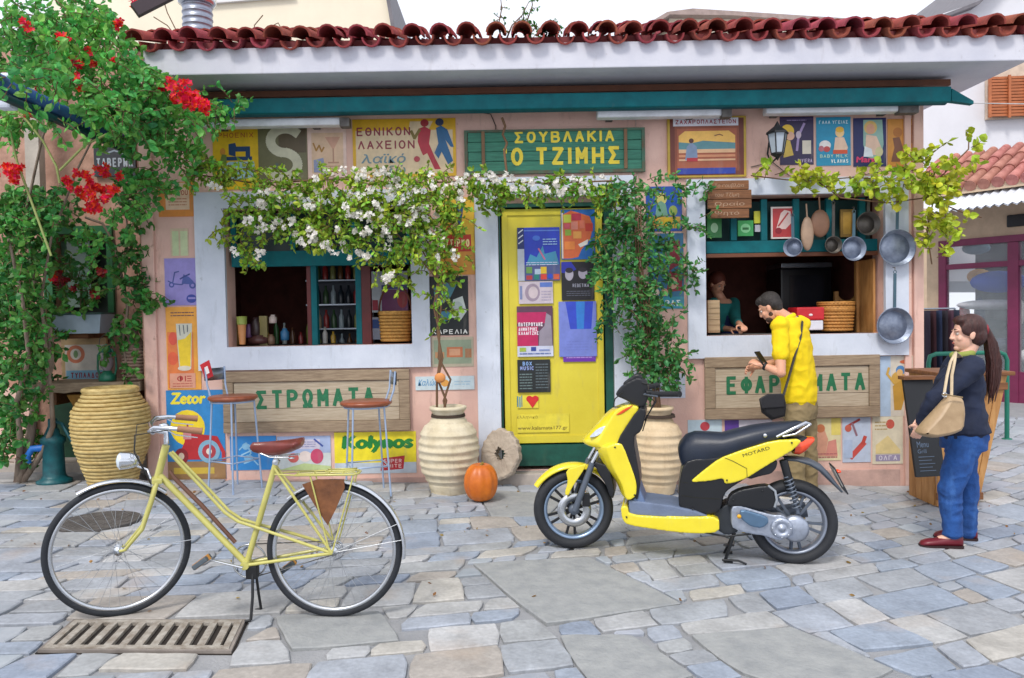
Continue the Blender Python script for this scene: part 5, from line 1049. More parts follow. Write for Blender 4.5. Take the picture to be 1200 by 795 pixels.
for k in range(4):
    for i in range(6):
        z = c[2]-.085+k*.26; x = c[0]+(c[1]-c[0])*(i+.5)/6; mb = MB(); mb.lathe([(.028, 0), (.03, .01), (.03, .12), (.012, .16), (.012, .2), (.001, .2)], (x, YW+1.0, z), n=10); col = rnd.choice(bc)
        o = mb.build('bottle', P(col, .2), None, off=(x, YW+1.0, z)); o.location = (x, YW+1.0, z); tag(o, '%s on the %s shelf of the drinks fridge, %s from the left' % (bn[col], ('lowest', 'second', 'third', 'top')[k], ('first', 'second', 'third', 'fourth', 'fifth', 'last')[i]), 'bottle', 'bottles in the drinks fridge')
card((434, 318, 478, 366), 'b8c0c8', [('r', .3, .0, 1, .55, '7a3a6c'), ('r', 0, 0, .25, 1, 'c3ccd4'), ('t', 'Cola', .3, .72, .9, .95, '5a4a8c', .02, .1), ('d', .85, .3, .14, .2, 'b0303a'), ('r', .3, .56, 1, .66, '4a4f9c'), ('r', .05, .05, .2, .3, 'a83a4a')], 'poster of drinks hanging behind the basket in the left window', 'poster', Y=YW+.5, name='drinks_poster', th=.004)
card((436, 372, 446, 398), 'c3cbe0', [('r', .1, .5, .9, .9, '4a6ab0')], 'small blue and white carton beside the basket in the left window', 'carton', Y=YW+.35)
# ================= pots, urn, pumpkin, millstone =================
def ribbed(prof, r_px, top, bottom, cx, Y, label, mat, name='ribbed_pot', ribs=9, amp=.02, n=40, cat='pot'):
    c = at(cx, bottom, Y); s = F/Y; h_ = (bottom-top)/s; Rm = r_px/s; g = gz(c.x); c.z = max(c.z, g); t = thing(name, label, cat, (c.x, Y, c.z)); N = 90; pr = []
    for i in range(N+1):
        f = i/N; r = 0
        for (f0, r0), (f1, r1) in zip(prof, prof[1:]):
            if f0 <= f <= f1: q = (f-f0)/(f1-f0); q = q*q*(3-2*q)*.5+q*.5; r = r0+(r1-r0)*q
        rr = r*Rm
        if .12 < f < .86: ph = (f-.12)/.74*ribs; rr += amp*(1-abs((ph % 1)*2-1)**.7)-amp*.5
        pr.append((rr, f*h_))
    lip = pr[-1]; pr += [(lip[0]+.012, h_+.004), (lip[0]+.012, h_+.03), (lip[0]-.012, h_+.036), (lip[0]-.03, h_+.02), (lip[0]-.05, h_-.1), (.001, h_-.12)]
    MB().lathe(pr, (0, 0, 0), n=n, wob=.004).build('body', mat, t, off=(0, 0, 0))
    return t, h_
POT = M('pale_clay', 'dcd2ba', rough=.85, scale=7, bump=.35, bscale=40, col2='c2b598', stain=('a3957c', .5))
POT2 = M('tan_clay', 'dac6a6', rough=.85, scale=7, bump=.3, bscale=40, col2='c6ae8c', stain=('a88f70', .5))
prof = [(0, .6), (.1, .68), (.3, .93), (.55, 1.0), (.75, .9), (.9, .55), (.95, .5), (1, .56)]
pot1, h1 = ribbed(prof, 36, 480, 577, 527, 6.85, 'pale ribbed clay pot with the jasmine stem growing out of it', POT, ribs=8, amp=.016)
pot2, h2 = ribbed(prof, 30, 480, 577, 772, 6.85, 'tan ribbed clay pot standing behind the front of the yellow scooter', POT2, ribs=8, amp=.013)
SOIL = M('soil', '3c3028', rough=1, bump=.6)
for t, h_ in ((pot1, h1), (pot2, h2)): MB().lathe([(.001, h_-.03), (.15, h_-.035), (.155, h_-.06)], (0, 0, 0), n=20).build('soil', SOIL, t, off=(0, 0, 0))
URN = M('golden_cane', 'cdb87e', rough=.65, scale=16, stretch=(1, 1, 2.5), bump=.35, bscale=50, col2='a88c50', stain=('8a7348', .5))
c = at(133, 568, 7.0); t = thing('coiled_urn', 'large golden coiled straw urn standing under the shelf on the left', 'urn', (c.x, 7.0, gz(c.x)))
s = F/7.0; Hh = 113/s; Rm = 42/s; prof2 = [(0, .58), (.12, .66), (.4, .92), (.62, 1.0), (.8, .96), (.93, .72), (1, .66)]; N = 26
mb = MB(); pr = []
def rp(f):
    for (f0, r0), (f1, r1) in zip(prof2, prof2[1:]):
        if f0 <= f <= f1: return (r0+(r1-r0)*(f-f0)/(f1-f0))*Rm
mb.lathe([(rp(i/20)-.012, i/20*Hh) for i in range(21)]+[(rp(1)-.03, Hh), (rp(.9)-.06, Hh*.9), (.001, Hh*.88)], (0, 0, 0), n=40); mb.build('core', URN, t, off=(0, 0, 0))
for i in range(N):
    f = (i+.5)/N; MB().torus((random.uniform(-.004, .004), random.uniform(-.004, .004), f*Hh), (0, 0, 1), rp(f)-.004, Hh/N*.56, n=44, k=6).build('coil', URN, t, off=(0, 0, 0))
MB().torus((0, 0, Hh), (0, 0, 1), rp(1), .026, n=40, k=8).build('rim', URN, t, off=(0, 0, 0))
# broken jar leaning behind the urn
c = at(88, 480, 7.3); mb = MB(); mb.pillow([(c.x-.1, c.z+.14), (c.x+.18, c.z+.14), (c.x+.1, c.z-.2)], lambda u, v, w_: (u, 7.35+w_, v), .03, .01); single(mb, 'broken_basket', M('ochre_rust', 'a5762c', rough=.8, col2='5c4520'), 'ochre pointed fragment of a basket behind the left shoulder of the urn', 'basket')
# pumpkin
c = at(564, 588, 6.5); t = thing('pumpkin', 'small orange pumpkin on the ground beside the pale pot', 'pumpkin', (c.x, 6.5, gz(c.x)+.0)); s = F/6.5; r = 20.5/s; mb = MB(); n = 60; k = 18; vs = []; fs = []
for i in range(k+1):
    th_ = math.pi*i/k; 
    for j in range(n):
        a = 2*math.pi*j/n; rr = (1-.07*abs(math.cos(5*a)) ** 3*math.sin(th_)) ; q = math.sin(th_)**.8; vs.append((r*q*rr*math.cos(a), r*q*rr*math.sin(a), r*1.12+r*1.12*(math.cos(th_)*(1-.0)-(.22*math.exp(-(q/.25)**2)*(1 if i < k/2 else -1)))))
for i in range(k):
    for j in range(n): fs.append((i*n+j, (i+1)*n+j, (i+1)*n+(j+1) % n, i*n+(j+1) % n))
mb.add(vs, fs, 0, True); mb.build('flesh', M('pumpkin_skin', 'dd7a1a', rough=.4, scale=5, col2='b85a12', bump=.15, spec=.6), t, off=(0, 0, 0))
MB().tube([(0, 0, r*1.85), (.005, 0, r*2.1), (.02, -.01, r*2.25)], [.022, .014, .012], n=7).build('stem', P('8a7a3a', .8), t, off=(0, 0, 0))
# millstone leaning on the wall
c = at(588, 541, 7.12); s = F/7.1; r = 23/s; mb = MB(); n = 40; ax = Vector((-.35, -1, .22)).normalized(); u, v = basis(ax); rnd = random.Random(5); vs = []
ro = [r*rnd.uniform(.95, 1.05) for _ in range(n)]; ri = [.045*rnd.uniform(.8, 1.3) for _ in range(n)]; th_ = .075
c.z = gz(c.x)+.115+r*.98
for (rad, w_) in ((ro, th_), ([q*.92 for q in ro], th_+.02), (ri, th_+.012), (ri, -th_), (ro, -th_)):
    for j in range(n): a = 2*math.pi*j/n; vs.append(c+ax*(w_*.6+rnd.uniform(-.003, .003))+(u*math.cos(a)+v*math.sin(a)*1.28)*rad[j])
fs = []
for a_, b_ in ((4, 0), (0, 1), (1, 2), (2, 3), (3, 4)):
    for j in range(n): fs.append((a_*n+j, a_*n+(j+1) % n, b_*n+(j+1) % n, b_*n+j))
mb.add(vs, fs, 0, False); single(mb, 'millstone', M('rough_stone', 'bfb2a2', rough=.95, scale=6, bump=.9, bscale=25, col2='a09284'), 'old round millstone with a hole leaning beside the door', 'millstone')
# ================= left shelf corner =================
c = rect(44, 447, 174, 458, 7.45); t = thing('wall_shelf', 'thick weathered plank shelf across the left corner above the urn', 'shelf', ((c[0]+c[1])/2, 7.4, c[2]))
mb = MB(); n = 12; vs = []
for i in range(n+1):
    x = c[0]+(c[1]-c[0])*i/n; e = random.uniform(-.008, .008)
    vs += [(x, 7.28+e*2, c[2]+e), (x, 7.9, c[2]+e), (x, 7.9, c[3]+e*.5), (x, 7.28+e*2, c[3]+e*.5)]
fs = [(4*i+a, 4*i+(a+1) % 4, 4*i+4+(a+1) % 4, 4*i+4+a) for i in range(n) for a in range(4)]+[(0, 1, 2, 3), (4*n, 4*n+3, 4*n+2, 4*n+1)]
mb.add(vs, fs); mb.build('plank', WOOD, t, bevel=.008); 
for x in (c[0]+.12, c[1]-.15): MB().box(x-.03, x+.03, 7.5, 7.9, c[2]-.14, c[2]-.005).build('bracket', WOODB, t)
# planter on the wall
c = rect(62, 368, 126, 391, 7.6); t = thing('planter_box', 'pale blue grey planter box with red flowered plant under the green niche', 'planter', ((c[0]+c[1])/2, 7.6, c[2]))
fr = MB(); tp_ = .03
fr.add([(c[0]+tp_, 7.5, c[2]), (c[1]-tp_, 7.5, c[2]), (c[1], 7.48, c[3]), (c[0], 7.48, c[3]), (c[0]+tp_, 7.72, c[2]), (c[1]-tp_, 7.72, c[2]), (c[1], 7.75, c[3]), (c[0], 7.75, c[3])], [(0, 1, 2, 3), (7, 6, 5, 4), (0, 4, 5, 1), (1, 5, 6, 2), (3, 7, 4, 0)])
fr.build('trough', M('planter_enamel', 'a3b4c4', rough=.5, var=.12), t, recalc=False); MB().box(c[0]+.02, c[1]-.02, 7.5, 7.73, c[3]-.04, c[3]-.02).build('soil', SOIL, t)
MB().tube([(c[0], 7.48, c[3]), (c[1], 7.48, c[3]), (c[1], 7.75, c[3]), (c[0], 7.75, c[3])], .012, n=6, closed=True).build('rim', M('rim_green', '2a4a44', rough=.5), t)
MB().box((c[0]+c[1])/2-.1, (c[0]+c[1])/2+.1, 7.55, 7.94, c[2]-.05, c[2]-.004).build('bracket', WOODB, t)
# hurricane lantern
c = at(126, 446, 7.4); s = F/7.4; t = thing('hurricane_lantern', 'green hurricane lantern standing on the plank shelf', 'lantern', (c.x, 7.4, rect(44, 447, 174, 458, 7.45)[3]+.004)); t['_w'] = [0, 0, 0]
GM = M('green_enamel', '1d6a52', rough=.35, var=.15)
MB().lathe([(.001, 0), (.075, .0), (.08, .02), (.078, .06), (.045, .08), (.04, .1), (.001, .1)], n=24).build('tank', GM, t, off=(0, 0, 0))
MB().lathe([(.03, .1), (.055, .14), (.06, .2), (.035, .27), (.001, .275)], n=24).build('glass', M('lantern_glass', '9a8f98', rough=.1, spec=.6), t, off=(0, 0, 0))
MB().lathe([(.05, .275), (.055, .29), (.03, .32), (.04, .34), (.001, .36)], n=20).build('hood', GM, t, off=(0, 0, 0))
for sx_ in (-1, 1): MB().tube([(sx_*.07, 0, .05), (sx_*.09, 0, .12), (sx_*.085, 0, .25), (sx_*.045, 0, .31)], .01, n=7).build('side_tube', GM, t, off=(0, 0, 0))
MB().tube([(-.08, 0, .3), (-.06, -.0, .41), (0, 0, .46), (.06, 0, .41), (.08, 0, .3)], .004, n=5).build('bail', IRON, t, off=(0, 0, 0))
# wicker demijohn
c = at(159, 446, 7.38); t = thing('demijohn', 'grey wicker covered demijohn standing on the shelf beside the wall corner', 'demijohn', (c.x, 7.38, rect(44, 447, 174, 458, 7.45)[3]+.004)); t['_w'] = [0, 0, 0]
WK = M('grey_wicker', '9a8272', rough=.8, scale=30, bump=.6, bscale=70, col2='6e5a50')
MB().lathe([(.001, 0), (.1, 0), (.105, .28), (.09, .36), (.04, .44), (.03, .5), (.001, .5)], n=24).build('bottle', WK, t, off=(0, 0, 0))
for i in range(12): z = .02+i*.032; MB().torus((0, 0, z), (0, 0, 1), .104 if z < .29 else .104-(z-.29)*.35, .0145, n=32, k=5).build('band', WK, t, off=(0, 0, 0))
# teal water pump
c = on_ground(64, 566); t = thing('water_pump', 'old teal cast iron hand pump with blue spout beside the tree trunk', 'pump', (c.x, c.y, c.z)); t['_w'] = [0, 0, 0]
TP = M('pump_teal', '14626a', rough=.45, scale=14, col2='0c4650', bump=.2); BL = M('pump_blue', '1f6ac0', rough=.4)
MB().lathe([(.001, 0), (.15, 0), (.15, .03), (.11, .05), (.095, .08), (.085, .36), (.105, .38), (.105, .42), (.06, .45), (.05, .5), (.001, .52)], n=26).build('body', TP, t, off=(0, 0, 0))
MB().tube([(-.06, -.03, .33), (-.16, -.06, .33), (-.2, -.07, .26), (-.2, -.07, .2)], [.035, .032, .03, .034], n=12).build('spout', BL, t, off=(0, 0, 0))
MB().tube([(-.08, 0, .42), (0, 0, .58), (.1, -.02, .55), (.22, -.05, .36), (.3, -.06, .14)], [.016, .018, .016, .014, .018], n=8).build('handle', TP, t, off=(0, 0, 0))
MB().box(-.03, .03, -.03, .03, .50, .60).build('yoke', TP, t, off=(0, 0, 0), bevel=.01)
# ================= bar stools =================
SEAT = M('stool_seat_wood', '9c5535', rough=.35, scale=6, stretch=(1, 4, 1), col2='7c3f26', spec=.6)
LB = M('pale_blue_metal', '9fb3d0', rough=.35, metal=.3, var=.08)
def stool(px, py, r, label, ground_px, back=0, rz=0):
    g = on_ground(*ground_px); Y = g.y; c = at(px, py, Y); hs = c.z-gz(c.x); t = thing('bar_stool', label, 'stool', (c.x, Y, gz(c.x)), group='tall metal bar stools by the left window', rz=rz); t['_w'] = [0, 0, 0]
    MB().lathe([(.001, hs-.035), (r*.9, hs-.035), (r, hs-.02), (r*1.0, hs-.004), (r*.96, hs+.006), (.001, hs+.002)], n=36).build('seat', SEAT, t, off=(0, 0, 0))
    q = r*.72
    for sx_, sy_ in ((-1, -1), (1, -1), (1, 1), (-1, 1)):
        MB().tube([(sx_*q*.82, sy_*q*.82, hs-.034), (sx_*q*1.05, sy_*q*1.05, .0)], .0085, n=8).build('leg', LB, t, off=(0, 0, 0))
    MB().tube([(sx_*q*.98, sy_*q*.98, hs*.32) for sx_, sy_ in ((-1, -1), (1, -1), (1, 1), (-1, 1))], .007, n=7, closed=True).build('foot_rail', LB, t, off=(0, 0, 0))
    MB().torus((0, 0, hs-.045), (0, 0, 1), r*.85, .008, n=36, k=6).build('seat_ring', LB, t, off=(0, 0, 0))
    if back:
        for y in (-.09, .09): MB().tube([(r*.8, y, hs-.04), (r*1.02, y*1.1, hs+.1), (r*1.08, y*1.15, hs+.26)], .009, n=8).build('back_post', LB, t, off=(0, 0, 0))
        mb = MB(); n = 8; vs = []
        for i in range(n+1):
            y = -.1+.2*i/n; x = r*1.08-.03*(1-(y/.1)**2)*.6
            for dz, dx in ((.14, 0), (.25, .005)):
                vs += [(x+dx, y*1.1, hs+dz), (x+dx+.008, y*1.1, hs+dz)]
        fs = []
        for i in range(n):
            a = 4*i; b = a+4; fs += [(a, b, b+2, a+2), (a+1, a+3, b+3, b+1), (a+2, b+2, b+3, a+3), (a, a+1, b+1, b)]
        mb.add(vs, fs, 0, True); mb.build('backrest', STEEL, t, off=(0, 0, 0))
    return t, c, hs, Y
st1, c1, hs1, Y1 = stool(273, 464.5, .213, 'bar stool with brown round seat beside the tractor poster', (270, 574), back=1, rz=R(150))
st2, c2, hs2, Y2 = stool(429, 470.5, .225, 'bar stool with brown round seat and steel backrest in front of the yellow toothpaste sign', (427, 579), back=1, rz=R(20))
# red paper flag on the left stool
a = at(246, 473, Y1+.05); b = at(240, 424, Y1+.05); t = thing('paper_flag', 'small red paper flag with white mark on a thin stick at the left bar stool', 'flag', (a.x, a.y, a.z)); MB().tube([a, b], .004, n=5).build('stick', LB, t)
q = [at(234, 428, Y1+.02), at(245, 422, Y1+.04), at(250, 441, Y1+.05), at(241, 445, Y1+.02)]; mb = MB(); mb.add(q+[p+Vector((0, .004, 0)) for p in q], [(0, 1, 2, 3), (7, 6, 5, 4), (0, 4, 5, 1), (1, 5, 6, 2), (2, 6, 7, 3), (3, 7, 4, 0)]); mb.build('flag', P('c4202a', .6), t)
mm = [at(239.5, 431, Y1), at(243, 429, Y1), at(245.5, 437, Y1), at(242, 439, Y1)]; MB().add(mm+[p+Vector((0, .003, 0)) for p in mm], [(0, 1, 2, 3), (7, 6, 5, 4), (0, 4, 5, 1), (1, 5, 6, 2), (2, 6, 7, 3), (3, 7, 4, 0)]).build('mark', P('e6dedc'), t)
# ================= right: wooden stand, blackboard, railing, coat rack =================
YS = 6.35
t = thing('wooden_stand', 'tapered wooden plank stand behind the woman at the right corner', 'stand', (at(1128, 572, YS).x, YS, gz(3.6)))
xt0, xt1 = at(1102, 440, YS).x, at(1181, 440, YS).x; xb0, xb1 = at(1102, 570, YS).x, at(1152, 570, YS).x; zt = at(1130, 441, YS).z; zb = gz(3.6)+.01; D = .42; n = 7
for i in range(n):
    for j, (f0, f1) in enumerate(((i/n, (i+1)/n),)):
        a0_, a1_ = xb0+(xb1-xb0)*f0+.003, xb0+(xb1-xb0)*f1-.003; b0_, b1_ = xt0+(xt1-xt0)*f0+.003, xt0+(xt1-xt0)*f1-.003
        mb = MB(); mb.add([(a0_, YS+.06, zb), (a1_, YS+.06, zb), (b1_, YS, zt), (b0_, YS, zt), (a0_, YS+.085, zb), (a1_, YS+.085, zb), (b1_, YS+.025, zt), (b0_, YS+.025, zt)], [(0, 1, 2, 3), (7, 6, 5, 4), (0, 4, 5, 1), (1, 5, 6, 2), (2, 6, 7, 3), (3, 7, 4, 0)]); mb.build('plank', PINE, t, bevel=.004)
for sx_, (xb_, xt_) in ((0, (xb0, xt0)), (1, (xb1, xt1))):
    for i in range(4):
        f0, f1 = i/4, (i+1)/4; y0, y1 = YS+.09+D*f0, YS+.09+D*f1-.006; mb = MB(); e = -.012 if sx_ else .012
        mb.add([(xb_, y0, zb), (xb_, y1, zb), (xt_, y1, zt), (xt_, y0, zt), (xb_+e, y0, zb), (xb_+e, y1, zb), (xt_+e, y1, zt), (xt_+e, y0, zt)], [(0, 1, 2, 3), (7, 6, 5, 4), (0, 4, 5, 1), (1, 5, 6, 2), (2, 6, 7, 3), (3, 7, 4, 0)]); mb.build('plank', PINE, t)
MB().box(xt0-.03, xt1+.04, YS-.04, YS+D+.1, zt+.001, zt+.035).build('top', WOODB, t, bevel=.008)
for f in (.08, .92): z = zb+(zt-zb)*f; xa_ = xb0+(xt0-xb0)*f; xc_ = xb1+(xt1-xb1)*f; yy = YS+.06*(1-f); MB().box(xa_-.01, xc_+.01, yy-.02, yy-.003, z-.03, z+.03).build('rail', WOODB, t, bevel=.004)
c = rect(1066, 446, 1103, 557, 6.12); t = thing('blackboard', 'black chalkboard with faint writing leaning on the wooden stand beside the woman', 'chalkboard', ((c[0]+c[1])/2, 6.1, c[2]))
mb = MB(); mb.add([(c[0], 6.02, c[2]), (c[1], 6.06, c[2]), (c[1], 6.24, c[3]), (c[0], 6.22, c[3]), (c[0], 6.05, c[2]), (c[1], 6.09, c[2]), (c[1], 6.27, c[3]), (c[0], 6.25, c[3])], [(0, 1, 2, 3), (7, 6, 5, 4), (0, 4, 5, 1), (1, 5, 6, 2), (2, 6, 7, 3), (3, 7, 4, 0)]); mb.build('slate', M('chalkboard_black', '14161b', rough=.5), t, bevel=.004)
mb = MB(); Wc, Hc = c[1]-c[0], c[3]-c[2]
def cb(u, v, d): return (c[0]+Wc*u, 6.02+.04*u+.19*v-.004, c[2]+Hc*v)
put_text(mb, 'Menu', cb, .15, .30, .55, .36, 0, 0, .0); put_text(mb, 'Grill', cb, .15, .24, .45, .28, 0, 0, .0)
for i in range(5): mb.add([cb(.15, .2-i*.035, 0), cb(.7-.1*(i % 2), .2-i*.035, 0), cb(.7-.1*(i % 2), .206-i*.035, 0), cb(.15, .206-i*.035, 0)], [(0, 1, 2, 3)])
mb.build('chalk_writing', P('5a6a80'), t, recalc=False)
MB().box(c[0]-.01, c[1]+.01, 6.19, 6.29, c[3]+.001, c[3]+.03).build('top_rail', WOODB, t, bevel=.004)
RG = M('railing_green', '17705c', rough=.4, var=.1)
A = on_ground(1180, 515); t = thing('tube_railing', 'green bent tube railing behind the woman', 'railing', (A.x, A.y, A.z))
y = A.y; zt = at(1180, 413, y).z
L1 = at(1088, 420, y-.1); mb = MB(); p = [A, (A.x, A.y, zt-.1), (A.x-.03, A.y, zt-.03), (A.x-.1, A.y, zt)]; q = [(L1.x+.1, y-.1, zt), (L1.x+.02, y-.1, zt-.03), (L1.x, y-.1, zt-.12), (L1.x, y-.1, gz(L1.x))]
mb.tube([Vector(a) for a in p+q], .028, n=12); mb.build('tube', RG, t)
MB().lathe([(.06, 0), (.06, .012), (.03, .014)], A, n=16).build('foot', RG, t)
# clothes rail with trousers in front of the neighbouring shop
cr_ = at(1098, 410, 10.2); t = thing('clothes_rail', 'steel clothes rail standing by the beige wall', 'clothes rail', (cr_.x, 10.2, gz(5))); zt = at(1098, 362, 10.2).z; x0, x1 = at(1080, 400, 10.2).x, at(1119, 400, 10.2).x
for x in (x0, x1): MB().tube([(x, 10.2, gz(5)), (x, 10.2, zt)], .015, n=8).build('post', STEEL, t)
MB().tube([(x0, 10.2, zt), (x1, 10.2, zt)], .012, n=8).build('rail', STEEL, t)
for k, col in enumerate(('2a2436', '3c2029', '1f2c4a', '231f2a', '43293a', '1d2438')):
    x = x0+.03+(x1-x0-.06)*k/5; mb = MB(); vs = []; n = 10
    for i in range(n+1):
        z = zt-.02-(zt-.35)*i/n*.98
        for j in range(8): a = 2*math.pi*j/8; vs.append((x+(.028+.01*math.sin(i*1.3+k))*math.cos(a), 10.2+(.16+.02*i/n)*math.sin(a), z))
    mb.add(vs, [(i*8+j, i*8+(j+1) % 8, (i+1)*8+(j+1) % 8, (i+1)*8+j) for i in range(n) for j in range(8)]+[tuple(range(8))], 0, True)
    single(mb, 'hanging_trousers', M('cloth_'+col, col, rough=.9), ['black violet trousers, leftmost on the clothes rail', 'wine red trousers, second on the clothes rail', 'navy trousers, third on the clothes rail', 'near black trousers, fourth on the clothes rail', 'plum trousers, fifth on the clothes rail', 'dark blue trousers, rightmost on the clothes rail'][k], 'trousers', 'trousers on the clothes rail')

# loose wires on the wall
for k, (pts, lab) in enumerate((([(545, 133), (556, 131), (575, 134), (581, 148), (581, 152)], 'thin black wire looping down to the left end of the green wooden sign'), ([(880, 196), (905, 190), (925, 206), (990, 209), (1040, 200)], 'thin wire sagging below the lantern towards the corner'), ([(745, 141), (747, 200), (749, 330), (748, 440), (750, 540)], 'pale cable running down the wall right of the door'))): m = MB(); m.tube([at(x, y, YW-.012) for x, y in pts], .0045, n=5); single(m, 'wire', P(('2a2a2a', '55504c', 'cdb8ae')[k]), lab, 'wire')
# clutter in the dark of the left window
for k in range(9):
    x = lw[0]+.15+k*.085; hh = .12+.05*((k*7) % 4); m = MB(); m.lathe([(.025, 0), (.028, hh*.6), (.011, hh*.8), (.011, hh), (.001, hh)], (x, YW+.72, zs2), n=10)
    cn = ('amber', 'green', 'clear', 'brown', 'red', 'olive', 'blue', 'white', 'yellow')[k]; single(m, 'bottle', P(('9a6a2c', '3c6a3a', 'a9b3b3', '5a3a24', '8d2f2f', '6d7a3a', '3c5f9a', 'c9c6c0', 'c9a23c')[k], .2), '%s bottle at the back of the counter in the left window' % cn, 'bottle', 'bottles at the back of the left window counter')
# ================= bicycle =================
gR_, gF_ = on_ground(391, 723), on_ground(138, 722)
bu = Vector((gF_.x-gR_.x, gF_.y-gR_.y)); bu.normalize(); bn_ = Vector((-bu.y, bu.x))       # bu: towards the front wheel (left)
if bn_.y > 0: bn_ = -bn_                                                                   # bn_: side towards the camera
O_ = gR_
def trace(px, py, O, u, nrm, w_=0.0):        # pixel -> (u, z) on the upright plane through O along u, w_ metres towards the viewer
    d = ray(px, py); n3 = Vector((nrm.x, nrm.y, 0)); t = ((O+n3*w_)-Vector((0, 0, CAMZ))).dot(n3)/d.dot(n3); p = Vector((0, 0, CAMZ))+d*t
    return (p-O).x*u.x+(p-O).y*u.y, p.z
def make_space(O, u, nrm):
    def tr(px, py, w_=0.0): a, z = trace(px, py, O, u, nrm, w_); return Vector((O.x+u.x*a+nrm.x*w_, O.y+u.y*a+nrm.y*w_, z))
    def pl(a, z, w_=0.0): return Vector((O.x+u.x*a+nrm.x*w_, O.y+u.y*a+nrm.y*w_, z))
    return tr, pl
bt, bp = make_space(O_, bu, bn_)
bike = thing('bicycle', 'yellow step through city bicycle with brown saddle parked in front of the shop', 'bicycle', tuple(bt(289, 723)))
FY = M('bike_yellow_enamel', 'c6c270', rough=.3, var=.1, scale=8, coat=.4, col2='b3ad5c', stain=('8d8450', .35)); RUB = M('tyre_rubber', '20242b', rough=.75, var=.2, scale=20, bump=.3, bscale=120)
BRN = M('brown_leather', '6e2a22', rough=.4, var=.25, scale=12, bump=.15, coat=.3); ALU = M('polished_alloy', 'c2c6cc', rough=.25, metal=.9, var=.08)
def wheel(center, axis, Rr, label=None, parent=bike, spokes=36, tw=.0185):
    c = Vector(center); ax = Vector(axis).normalized(); w_ = bpy.data.objects.new('wheel', None); C.objects.link(w_); w_.parent = parent
    off = Vector(parent['_w']); w_.location = c-off; w_['_w'] = list(c)
    MB().torus(c, ax, Rr-tw, tw, n=72, k=10, flat=.95).build('tyre', RUB, w_)
    u, v = basis(ax); mb = MB(); r0 = Rr-2*tw-.004; prof = [(r0+.012, -.012), (r0+.012, .012), (r0-.006, .011), (r0-.010, 0), (r0-.006, -.011), (r0+.012, -.012)]
    mb.lathe(prof, c, ax, n=72); mb.f = [f for f in mb.f if len(f) == 4]; mb.m = mb.m[:len(mb.f)]; mb.s = mb.s[:len(mb.f)]; mb.build('rim', ALU, w_)
    MB().lathe([(.006, -.055), (.008, -.05), (.008, -.034), (.024, -.033), (.024, -.028), (.014, -.024), (.013, .024), (.024, .028), (.024, .033), (.008, .034), (.008, .05), (.006, .055)], c, ax, n=16).build('hub', CHROME, w_)
    sp = MB(); L = r0-.02; sp.tube([(0, 0, 0), (0, 0, 1)], .0011, n=4, cap=False); base = None
    for i in range(spokes):
        a = 2*math.pi*i/spokes; sd_ = 1 if i % 2 else -1; off_ = (1 if (i//2) % 2 else -1)*1.1
        p0 = c+(u*math.cos(a+off_)+v*math.sin(a+off_))*.023+ax*.03*sd_; p1 = c+(u*math.cos(a)+v*math.sin(a))*r0
        if base is None: base = sp.build('spoke', M('spoke_steel', 'b4b8be', rough=.3, metal=.8), w_, off=(0, 0, 0)); o = base
        else: o = base.copy(); C.objects.link(o)
        q = p1-p0; m = q.to_track_quat('Z', 'Y').to_matrix().to_4x4(); m.translation = p0-c; o.matrix_local = m @ Matrix.Diagonal((1, 1, q.length, 1))
    return w_
n3 = Vector((bn_.x, bn_.y, 0)); u3 = Vector((bu.x, bu.y, 0))
rc = bt(392, 641); Rr = .352; rc.z = gz(rc.x)+Rr
wheel(rc, n3, Rr)
fc = bt(139, 645); fc.z = gz(fc.x)+Rr-.004
turn = R(24); fax = Matrix.Rotation(-turn, 3, 'Z') @ n3; fu = Matrix.Rotation(-turn, 3, 'Z') @ u3
if fu.y > u3.y: fax = Matrix.Rotation(turn, 3, 'Z') @ n3; fu = Matrix.Rotation(turn, 3, 'Z') @ u3
wheel(fc, fax, Rr-.004)
def btube(name, pts, r, m=FY, n=10, par=bike, **k): return MB().tube(pts, r, n=n, **k).build(name, m, par, off=bike['_w'])
BB = bt(289, 661); HT, HB = bt(193.5, 526), bt(184.5, 561); ST = bt(323, 544)
btube('head_tube', [HT+(HT-HB)*.12, HB-(HT-HB)*.05], .019)
btube('down_tube', [bt(187, 557), BB], .0165); btube('seat_tube', [ST+(ST-BB)*.04, BB], .0155)
for w_ in (-.024, .024):
    btube('top_tube', [bt(200, 530)+n3*w_*.6, bt(240, 572)+n3*w_, bt(266, 600)+n3*w_, bt(281, 610)+n3*w_, bt(300, 616)+n3*w_*1.1, bt(340, 628)+n3*w_*1.8, rc+n3*w_*2.4], .0085, n=8)
    btube('seat_stay', [ST+n3*w_*.8-Vector((0, 0, .02)), rc+n3*w_*2.5], .0075, n=8)
    btube('chain_stay', [BB+n3*w_, rc+n3*w_*2.4], .009, n=8)
MB().lathe([(.022, -.036), (.024, 0), (.022, .036)], BB, n3, n=18).build('bottom_bracket', FY, bike)
# tyre pump held along the down tube
btube('pump', [bt(199, 552), bt(204, 560), bt(236, 592), bt(276, 636)], [.008, .0115, .0115, .0105], M('pump_brown', '6d4a3a', rough=.45, col2='553629'))
# fork
for s_ in (-1, 1):
    a = fax*s_*.042; btube('fork_blade', [HB-(HT-HB)*.02+fax*s_*.012, HB-(HT-HB)*.12+a, bt(177, 588)+a, (bt(167, 618)+a), (fc+bt(155, 640))/2+a, fc+a], [.014, .0125, .0115, .0105, .0085, .007])
MB().obox(HB-(HT-HB)*.05, (.05, .10, .03), Matrix((fu, fax, (0, 0, 1))).transposed()).build('fork_crown', FY, bike, bevel=.008)
